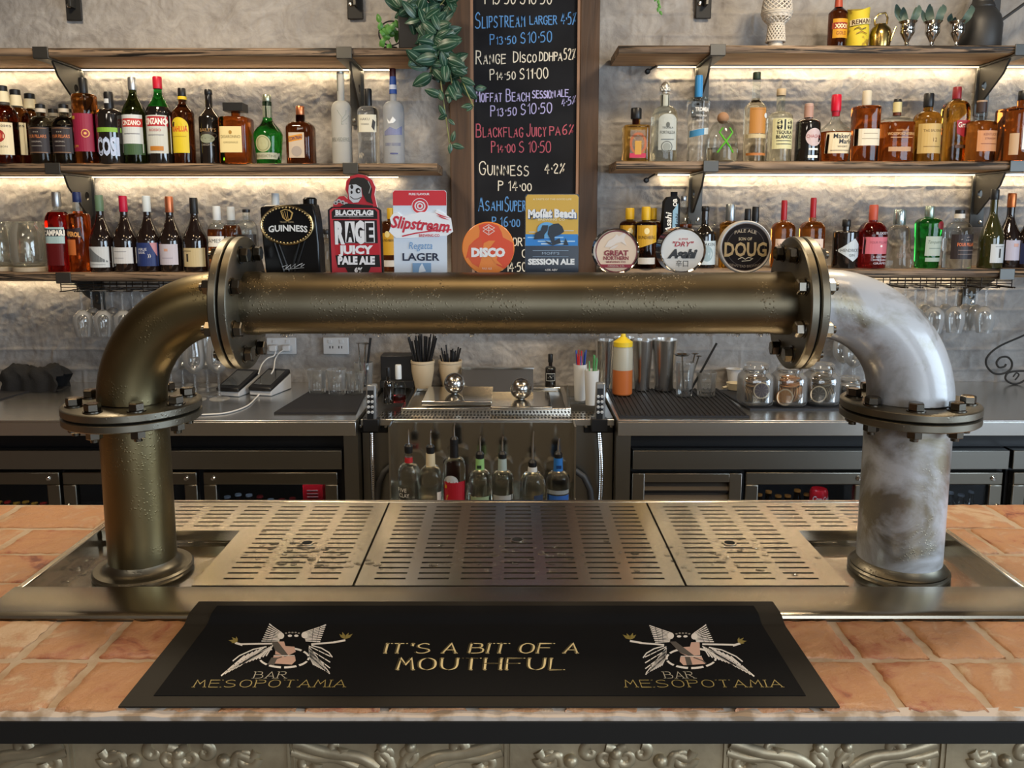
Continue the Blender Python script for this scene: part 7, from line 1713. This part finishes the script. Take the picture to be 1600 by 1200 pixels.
# power points
for lb, u0, u1, plug in (('white wall power point with two charger plugs', 418, 463, True), ('white wall power point with empty sockets', 506, 545, False)):
    a, b_ = PY(u0, 553, WALLY), PY(u1, 527, WALLY); c = (a + b_) / 2; w_, h = (b_.x - a.x) / 2, (b_.z - a.z) / 2; t = thing('power_point', lb, 'power outlet', (c.x, WALLY - .0005, c.z), 0, 'white wall power points')
    MB().box(-w_, w_, -.010, 0, -h, h).build('face_plate', mat('white plastic'), t, bevel=.003)
    for s_ in (-1, 1):
        MB().box(s_ * w_ * .45 - .008, s_ * w_ * .45 + .008, -.014, -.010, h * .35, h * .75).build('switch', mat('white plastic'), t, bevel=.001)
        if plug: MB().box(s_ * w_ * .45 - .018, s_ * w_ * .45 + .018, -.045, -.010, -h * .55, h * .2).build('charger_plug', mat('white plastic'), t, bevel=.006)
        else: MB().box(s_ * w_ * .35 - .008, s_ * w_ * .35 - .004, -.0105, -.0095, -h * .3, 0).box(s_ * w_ * .35 + .004, s_ * w_ * .35 + .008, -.0105, -.0095, -h * .3, 0).build('socket_slots', BLACK, t)

# crumpled towel
p = on(46, 612); t = MB(); rt = random.Random(9); W_, D_ = .115, .06; n, mm = 30, 14; vs = []
for j in range(mm + 1):
    for i in range(n + 1):
        x = -W_ + 2 * W_ * i / n; s_ = math.pi * j / mm; e = min(1, 5 * min(i, n - i) / n + .6)
        hh = .098 * (1 + .07 * math.sin(2.4 * math.pi * i / n + .6)) + .004 * math.sin(i * .5 + j * 1.1)
        vs.append((x + .01 * math.sin(j * 1.3), -D_ * math.cos(s_) * (1 + .10 * math.sin(i * .45)) + .005 * math.sin(i * .8 + j * .9), max(0, hh * e * math.sin(s_) ** .55 + (.004 * math.sin(i * 1.1 + j * 1.7) if 0 < j < mm else 0))))
t.add(vs, [(j * (n + 1) + i, j * (n + 1) + i + 1, (j + 1) * (n + 1) + i + 1, (j + 1) * (n + 1) + i) for j in range(mm) for i in range(n)])
t.add([(v[0], v[1], 0) for v in vs[:n + 1]] + [(v[0], v[1], 0) for v in vs[-n - 1:]], [tuple(range(n, -1, -1)) + tuple(range(n + 1, 2 * n + 2))])
tag(t.build('bar_towel', mat('black terry cloth', (.010, .010, .011), .95, bump=(140, .5, .004)), loc=(p.x, p.y + .05, CZ + .0005), smooth=70), 'crumpled black towel lying on the steel counter', 'towel')

# straws in cups
CUPM = mat('cream ceramic', (.62, .50, .34), .35)
def cup(label, u, vb, vt, w, z=CZ):
    p = on(u, vb, z); k = PY(u + 1, vb, p.y).x - p.x; H = PY(u, vt, p.y).z - z; r = w / 2 * k; t = thing('straw_cup', label, 'cup', (p.x, p.y, z + .0004), 0, 'cream straw cups')
    MB().lathe([(r * .72, 0), (r * .74, .004), (r * .97, H * .6), (r, H * .9), (r * 1.04, H * .91), (r * 1.04, H), (r * .95, H), (r * .93, H * .6), (r * .68, .008), (0, .008)], 36, caps=False).lathe([(r * .72, 0), (0, 0)], 36, caps=False).build('cup_body', CUPM, t, smooth=30); return p, r, H
STRAW = mat('black drinking straw', (.012, .012, .014), .3)
def straws(label, group, p, r, H, n, L0, L1, seed, m_=STRAW, name='drinking_straw', rs=.0032, spread=1.0, z=CZ):
    q = random.Random(seed); proto = None
    for i in range(n):
        a = 2 * math.pi * q.random(); rr = r * .62 * math.sqrt(q.random()); L = q.uniform(L0, L1); lean = (rr / max(H, .05)) * 1.05 * spread
        if proto is None:
            proto = MB().lathe([(rs, 0), (rs, 1), (rs * .75, 1), (rs * .75, .97)], 10, caps=False).build(name, m_); o = proto; tag(o, label, 'straw', group)
        else: o = proto.copy(); COL.objects.link(o)
        d = Vector((math.cos(a) * lean, math.sin(a) * lean, 1)).normalized(); o.location = (p.x + .35 * rr * math.cos(a), p.y + .35 * rr * math.sin(a), z + .010); o.rotation_euler = d.to_track_quat('Z', 'Y').to_euler(); o.scale = (1, 1, L)
p, r, H = cup('cream cup holding long black straws', 661, 605, 563, 36); straws('long black straw fanned in the taller cream cup', 'long black straws', p, r, H, 30, .19, .215, 3)
p, r, H = cup('cream cup holding short black straws beside the ice well lid', 704, 602, 563, 36); straws('short black straw in the second cream cup', 'short black straws', p, r, H, 22, .12, .165, 4)
WCUP = mat('white waxed cup', (.70, .70, .68), .4)
cols = (ink('c0282c'), ink('2a52b0'), ink('5fae72'))
caddy = thing('napkin_caddy', 'clear caddy holding white cups of coloured picks', 'caddy', tuple(on(918, 630) + Vector((0, 0, .0004))))
q = on(918, 630); k = PY(919, 630, q.y).x - q.x; zz = lambda v: PY(918, v, q.y).z - CZ
MB().box(-30 * k, 26 * k, -.02, .10, 0, .006).box(-30 * k, -28 * k, -.02, .10, .006, .05).box(24 * k, 26 * k, -.02, .10, .006, .05).build('clear_tray', thin_glass('clear acrylic', (.85, .87, .87), 1.2), caddy)
for lb, u, vb, vt, w, mcol, sd in (('white waxed cup of red and blue picks', 906, 625, 569, 21, cols[:2], 1), ('white waxed cup of green picks beside the soda gun', 924, 632, 578, 23, cols[2:], 2)):
    zc = CZ + .0068; p = on(u, vb, zc); k = PY(u + 1, vb, p.y).x - p.x; H = PY(u, vt, p.y).z - zc; r = w / 2 * k; t = thing('paper_cup', lb, 'cup', (p.x, p.y, zc), 0, 'white waxed cups')
    MB().lathe([(r * .8, 0), (r, H), (r * .95, H), (r * .76, .006), (0, .006)], 32, caps=False).lathe([(r * .8, 0), (0, 0)], 32, caps=False).build('cup_wall', WCUP, t)
    for i, mc in enumerate(mcol): straws(('red', 'blue', 'green')[i if sd == 1 else 2] + ' plastic pick standing in a white waxed cup', ('red', 'blue', 'green')[i if sd == 1 else 2] + ' plastic picks', p, r, H, 6, H + .012, H + .045, sd * 10 + i, mc, 'cocktail_pick', .0022, .8, zc)
# menu holder and small bottles
q = on(617, 612); t = thing('garnish_caddy', 'black bar caddy behind two miniature bottles', 'caddy', (q.x, q.y + .10, CZ + .0004)); k = PY(618, 612, q.y + .1).x - PY(617, 612, q.y + .1).x
MB().box(-27 * k, 26 * k, 0, .09, 0, PY(617, 556, q.y + .1).z - CZ).build('caddy_box', BLACK, t, bevel=.003)
MB().box(-27 * k, 26 * k, -.03, .0, 0, .03).build('front_ledge', BLACK, t, bevel=.002)
q2 = CZ
def mini(name, label, u, vb, vt, w, glass, capm, vcap, vs_, vn_, els=(), lvl=None, z=CZ, rings=()):
    y = on(u, vb, z).y; bottle(name, label, u, w, vt, z, glass, vs_, vn_, w * .36, (vcap, w * .45, capm), els, Y=y, lvl=lvl, rings=rings)
mini('bitters_bottle', 'dark miniature bottle on the counter beside the soda gun', 607, 630, 574, 16, DARKG, cBLK, 588, 604, 594)
mini('syrup_bottle', 'clear small bottle with white cap and red dregs', 623, 628, 570, 22, LQ('red dregs', (.5, .05, .05)), ink('dfe3e4', .4), 592, 604, 595, lvl=618)
mini('bitters_bottle', 'black dropper bottle with white outlined label near the wall', 860, 604, 553, 17, DARKG, cBLK, 566, 576, 572, [('r', 853, 867, 582, 594, 'c9c9c4'), ('r', 853.8, 866.2, 583, 593, '141414'), ('l', [(856, 589), (859, 586), (861, 589), (864, 586)], .9, 'c9c9c4')])
# shaker tins
SHK = mat('shaker steel', (.86, .85, .83), .24, 1.0)
def tin(label, u, vb, vt, w, z=CZ + .0105, up=False):
    p = on(u, vb, z); k = PY(u + 1, vb, p.y).x - p.x; H = PY(u, vt, p.y).z - z; r = w / 2 * k; t = thing('shaker_tin', label, 'shaker tin', (p.x, p.y, z + .0003), 0, 'steel shaker tins')
    MB().lathe([(r * .70, 0), (r * .72, .004), (r * .98, H * .97), (r, H * .98), (r, H), (r * .96, H), (r * .70, .01), (0, .01)] , 40, caps=False).lathe([(r * .70, 0), (0, 0)], 40, caps=False).build('tin_wall', SHK, t, smooth=30)
tin('steel shaker tin behind the squeeze bottle beside white cups', 944, 606, 531, 30, CZ + .0065)
tin('steel shaker tin hidden behind the yellow topped squeeze bottle', 974, 604, 527, 34, CZ + .0105)
tin('steel shaker tin next to the yellow topped squeeze bottle', 1003, 609, 531, 32)
tin('steel shaker tin beside the glass of spoons', 1037, 609, 530, 40)
p = on(972, 616, CZ + .011); k = PY(973, 616, p.y).x - p.x; zz = lambda v: PY(972, v, p.y).z - CZ - .011; r = 15.5 * k
t = thing('squeeze_bottle', 'squeeze bottle half full of orange syrup with yellow spout', 'bottle', (p.x, p.y, CZ + .0113))
MB().lathe([(r * .9, 0, 0), (r, .005, 0), (r * 1.0, zz(577), 0), (r, zz(576.5), 1), (r * .98, zz(546), 1), (r * .9, zz(541), 1)], 32).build('bottle_body', [mat('orange syrup', (.72, .20, .05), .3, trans=.35), mat('milky plastic', (.72, .70, .58), .35, trans=.45)], t)
MB().lathe([(r * .96, zz(541)), (r * .96, zz(534)), (r * .5, zz(529)), (r * .28, zz(526)), (r * .14, zz(515)), (r * .10, zz(512))], 28).build('spout_cap', mat('yellow plastic', (.75, .55, .03), .4), t)

# citrus jars with their slices
JARG = thin_glass('jar', (.96, .97, .97), 1.5, .3)
def jar(label, u, vb, vt, w, z=CZ + .0058):
    p = on(u, vb, z); k = PY(u + 1, vb, p.y).x - p.x; r = w / 2 * k; H = PY(u, vt, p.y).z - z; t = thing('glass_jar', label, 'jar', (p.x, p.y, z), 0, 'clip top citrus jars')
    MB().lathe([(r * .75, 0), (r * .95, H * .05), (r, H * .12), (r, H * .62), (r * .96, H * .70), (r * .74, H * .79), (r * .70, H * .80), (r * .70, H * .86), (r * .66, H * .86), (r * .68, H * .78), (r * .9, H * .70), (r * .95, H * .6), (r * .95, H * .12), (r * .7, H * .04), (0, H * .04)], 44, n=3.2, caps=False).lathe([(r * .75, 0), (0, .0002)], 44, n=3.2, caps=False).build('jar_body', JARG, t, smooth=40)
    MB().lathe([(0, H * .88), (r * .72, H * .88), (r * .76, H * .91), (r * .72, H * .97), (r * .6, H), (0, H)], 40, caps=False).build('lid', JARG, t)
    m = MB(); m.tube([(r * .74 * math.cos(a), r * .74 * math.sin(a), H * .83) for a in [2 * math.pi * i / 36 for i in range(37)]], .0018, 6); m.tube([(r * .3, -r * .72, H * .94), (r * .34, -r * .84, H * .88), (r * .3, -r * .84, H * .74), (r * .1, -r * .82, H * .74), (r * .06, -r * .84, H * .86)], .0018, 6); m.build('wire_clip', STEEL2, t)
    return p, r, H, z
def slice_mat(name, flesh, pith):
    m = bpy.data.materials.new(name); m.use_nodes = True; nt = m.node_tree; b = nt.nodes['Principled BSDF']; b.inputs['Roughness'].default_value = .5
    tc = nt.nodes.new('ShaderNodeTexCoord'); sp = nt.nodes.new('ShaderNodeSeparateXYZ'); at = nt.nodes.new('ShaderNodeMath'); at.operation = 'ARCTAN2'; nt.links.new(tc.outputs['Object'], sp.inputs[0]); nt.links.new(sp.outputs[0], at.inputs[0]); nt.links.new(sp.outputs[1], at.inputs[1])
    mu = nt.nodes.new('ShaderNodeMath'); mu.operation = 'MULTIPLY'; mu.inputs[1].default_value = 4.5; nt.links.new(at.outputs[0], mu.inputs[0]); sn = nt.nodes.new('ShaderNodeMath'); sn.operation = 'SINE'; nt.links.new(mu.outputs[0], sn.inputs[0]); ab = nt.nodes.new('ShaderNodeMath'); ab.operation = 'ABSOLUTE'; nt.links.new(sn.outputs[0], ab.inputs[0])
    cr = nt.nodes.new('ShaderNodeValToRGB'); cr.color_ramp.elements[0].position = .04; cr.color_ramp.elements[0].color = (*pith, 1); cr.color_ramp.elements[1].position = .14; cr.color_ramp.elements[1].color = (*flesh, 1); nt.links.new(ab.outputs[0], cr.inputs[0]); nt.links.new(cr.outputs[0], b.inputs['Base Color'])
    return m
RIND = {'lime': (ink('6a4a2c'), slice_mat('dried lime flesh', (.075, .045, .055), (.42, .32, .22))), 'orange': (ink('b0641c'), slice_mat('dried orange flesh', (.42, .17, .03), (.62, .40, .16))), 'lemon': (ink('3a2c1c'), slice_mat('dark dried lemon flesh', (.055, .040, .022), (.40, .34, .24)))}
PITH = ink('d9c3a0')
def slices(kind, label, p, r, H, z, n, seed, show=None):
    q = random.Random(seed); proto = None; rs = r * .52
    for i in range(n):
        if proto is None:
            m = MB(); m.lathe([(rs * .82, .0016, 1), (rs * .97, .0018, 2), (rs, .0006, 0), (rs, -.0006, 0), (rs * .97, -.0018, 2), (rs * .82, -.0016, 2)], 26, caps=False); nn = len(m.v)
            m.lathe([(0, .0012), (rs * .82, .0016)][::-1], 26, caps=False, mi=1); m.lathe([(0, -.0012), (rs * .82, -.0016)], 26, caps=False, mi=1)
            proto = m.build('dried_citrus_slice', [RIND[kind][0], RIND[kind][1], PITH]); o = proto; tag(o, label, 'citrus slice', 'dried ' + kind + ' slices in a jar')
        else: o = proto.copy(); COL.objects.link(o)
        up = 15                      # a leaning file of slices with a flat pile on top of it
        if i < up:
            o.location = (p.x + r * 1.28 * (i / (up - 1) - .5), p.y + q.uniform(-.004, .006), z + H * .06 + rs * .93 + q.uniform(0, .003)); o.rotation_euler = (0, R(90 + (-16 if seed % 2 else 14)), 0)
        else:
            o.location = (p.x + q.uniform(-.010, .010), p.y + q.uniform(-.008, .008), z + H * .06 + rs * 1.98 + .0042 * (i - up)); o.rotation_euler = (0, 0, q.uniform(0, 3))
        if show and i == n - 1: o.location = (p.x + show[0] * r, p.y - r * .74, z + H * show[1]); o.rotation_euler = (R(88), 0, R(4))
J = jar('clip top jar of dried dark slices nearest the ribbed mat', 1179, 632, 567, 52); slices('lime', 'dried dark citrus slice with pale rind in the jar nearest the ribbed mat', *J, 25, 1, (.15, .40))
J = jar('clip top jar of dried orange slices in the middle', 1231, 632, 567, 52); slices('orange', 'dried orange slice in the middle jar', *J, 25, 2, (-.45, .24))
J = jar('clip top jar of dried lemon slices below the dark flange', 1281, 631, 567, 52); slices('lemon', 'dried brown lemon slice in the jar below the dark flange', *J, 26, 3, (-.4, .30))
J = jar('shorter clip top jar of dark garnish beside the frosted elbow', 1326, 627, 588, 42)
m = MB(); m.lathe([(J[1] * .85, .006), (J[1] * .9, J[2] * .5), (0, J[2] * .54)], 30, n=3); tag(m.build('dark_garnish', mat('dark garnish', (.012, .010, .012), .7, bump=(120, 1, .004)), loc=(J[0].x, J[0].y, J[3] + .002)), 'dark dried garnish filling the shorter jar', 'garnish', kind='stuff')
p = on(1142, 613); t = thing('scoop', 'pale scoop lying open between ribbed mat and citrus jars', 'scoop', (p.x + .02, p.y + .02, CZ + .006)); m = MB()
m.lathe([(.0, 0), (.026, .002), (.034, .03), (.032, .03), (.024, .006), (0, .004)], 24, caps=False); m.tube([(-.03, 0, .012), (-.05, -.005, .01)], .006, 8); m.build('bowl', mat('cream plastic', (.62, .55, .40), .4), t)
p = on(1150, 606); tag(MB().lathe([(.02, 0), (.03, .06), (.034, .062), (.028, .062), (.02, .004), (0, .004)], 24, caps=False).build('measure_cup', mat('white plastic'), loc=(p.x + .015, p.y + .1, CZ + .0004)), 'small white measure cup behind the first citrus jar', 'cup')

# ------------------------------------------------------------------ wine glasses
WG = thin_glass('wine glass', (.98, .985, .985), 1.7, .45)
def wine_glass_proto(name, label, H, rb_, flip):
    t = thing(name, label, 'wine glass', (0, 0, 0)); s_ = -1 if flip else 1
    z = lambda f_: (H * f_ if not flip else -H * f_)
    def L(p): return [(r, z(f_)) for r, f_ in p]
    q = lambda p: p[::-1] if flip else p
    MB().lathe(q(L([(0, .0), (rb_ * .92, .002), (rb_ * .92, .008), (rb_ * .3, .022), (.0055, .05), (.0042, .0895), (0, .0895)])), 30, caps=False).build('foot', WG, t)
    MB().lathe(q(L([(.0042, .09), (.0036, .25), (.0042, .4195)])), 12, caps=True).build('stem', WG, t)
    MB().lathe(q(L([(0, .42), (.0042, .42), (.008, .43), (.016, .447), (rb_ * .55, .475), (rb_ * .76, .51), (rb_ * .91, .555), (rb_ * .99, .61), (rb_ * 1.02, .67), (rb_ * .99, .76), (rb_ * .91, .86), (rb_ * .80, .96), (rb_ * .77, 1.0), (rb_ * .75, 1.0), (rb_ * .89, .86), (rb_ * .97, .76), (rb_ * 1.0, .67), (rb_ * .97, .612), (rb_ * .89, .56), (rb_ * .74, .515), (rb_ * .53, .481), (.015, .453), (0, .45)])), 34, caps=False).build('bowl', WG, t, smooth=50)
    return t
pr_ = None
def place_glass(u, vb, Y, label, group, flip, H, rb_, z=None):
    """first call of a kind builds, later calls copy"""
    global protos
    key = (flip, round(H, 3), round(rb_, 4)); p = PY(u, vb, Y); zz_ = z if z is not None else p.z
    if key not in protos:
        protos[key] = wine_glass_proto('wine_glass', label, H, rb_, flip); o = protos[key]; o.location = (p.x, Y, zz_)
    else: o = dup(protos[key], (p.x, Y, zz_), None, label)
    o['group'] = group
protos = {}
gl = 'standing wine glass in the cluster framed by the bronze elbow'
for u, Y in ((268, 3.10), (305, 3.10), (342, 3.11), (286, 3.19), (324, 3.19), (268, 3.28), (305, 3.28), (343, 3.285), (287, 3.37), (325, 3.37)): place_glass(u, 600, Y, gl, 'standing glasses beside the bronze elbow', False, .235, .0415, CZ + .0004)
for u, Y in ((1315, 3.33), (1350, 3.33), (1332, 3.235), (1334, 3.405)): place_glass(u, 600, Y, 'standing wine glass in the cluster framed by the frosted elbow', 'standing glasses beside the frosted elbow', False, .235, .0415, CZ + .0004)
# wire racks and hanging glasses
def rack(label, u0, u1, z0, us, gl, group, Y0=3.24):
    c = PY((u0 + u1) / 2, 440, 3.3).x; t = thing('glass_rack', label, 'glass rack', (c, 3.32, z0), 0, 'wire stemware racks'); X0, X1 = PY(u0, 445, 3.3).x - c, PY(u1, 445, 3.3).x - c; dz = -.040; m = MB(); r = .0022
    n = max(2, round((X1 - X0) / .062))
    for z in (-.014, -.024): m.tube([(X0, .09, z), (X1, .09, z)], r, 6); m.tube([(X0, -.10, z + .0), (X1, -.10, z)], r, 6)
    for i in range(n + 1):
        x = X0 + (X1 - X0) * i / n
        for y in (-.10, .09): m.tube([(x, y, 0), (x, y, dz)], r, 6)
        for d in (-.014, .014):
            if X0 <= x + d <= X1 + .02: m.tube([(x + d, .09, dz), (x + d, -.10, dz), (x + d * .2, -.115, dz)], r * 1.15, 6)
    m.build('wire_frame', mat('dark bronze wire', (.030, .022, .016), .45, .6), t)
    for u, Y in us: place_glass(u, 455, Y, gl, group, True, .185, .036, z0 + dz + .0035)
rack('wire stemware rack under the red wine shelf', 112, 262, ZL['L'] - .0345, [(126, 3.235), (142, 3.325), (158, 3.235), (174, 3.325), (190, 3.235), (206, 3.325), (222, 3.235), (238, 3.325)], 'wine glass hanging upside down beside the bronze elbow', 'hanging glasses beside the bronze elbow')
rack('wire stemware rack under the gin shelf', 1376, 1562, ZL['R'] - .0345, [(1415, 3.325), (1431, 3.235), (1447, 3.325), (1463, 3.235), (1479, 3.325), (1495, 3.235), (1511, 3.325), (1542, 3.235), (1527, 3.30)], 'wine glass hanging upside down beside the frosted elbow', 'hanging glasses beside the frosted elbow')
# wrought iron scroll rack at the photo edge
Y = 3.385; o = PY(1590, 600, Y); t = thing('scroll_rack', 'black wrought iron scroll rack standing on the counter', 'wine rack', (o.x, Y, CZ + .0004))
def W3(u, v, y=0): p = PY(u, v, Y); return Vector((p.x - o.x, y, p.z - CZ))
for nm, y in (('scroll_frame', 0),):
    m = MB(); m.tube(smooth_path([W3(*q, y) for q in ((1640, 505), (1600, 524), (1562, 541), (1544, 556), (1541, 570), (1552, 583), (1567, 584), (1579, 577), (1581, 566), (1574, 558), (1563, 559), (1557, 567), (1561, 574), (1569, 573), (1572, 569))]), .0042, 8)
    m.tube(smooth_path([W3(*q, y) for q in ((1660, 572), (1615, 579), (1590, 580), (1575, 583), (1571, 592), (1580, 599), (1592, 599), (1610, 592), (1660, 590))]), .0042, 8); m.tube(smooth_path([W3(*q, y) for q in ((1583, 589), (1588, 583), (1592, 586), (1586, 594))]), .003, 8)
    m.build(nm, MATTE, t)
m = MB()
for u in (1640, 1660): m.tube([W3(u, 590), (W3(u, 590).x, -.05, .004)], .004, 8)
m.tube([W3(1640, 505), W3(1660, 590)], .004, 8); m.build('back_leg', MATTE, t)
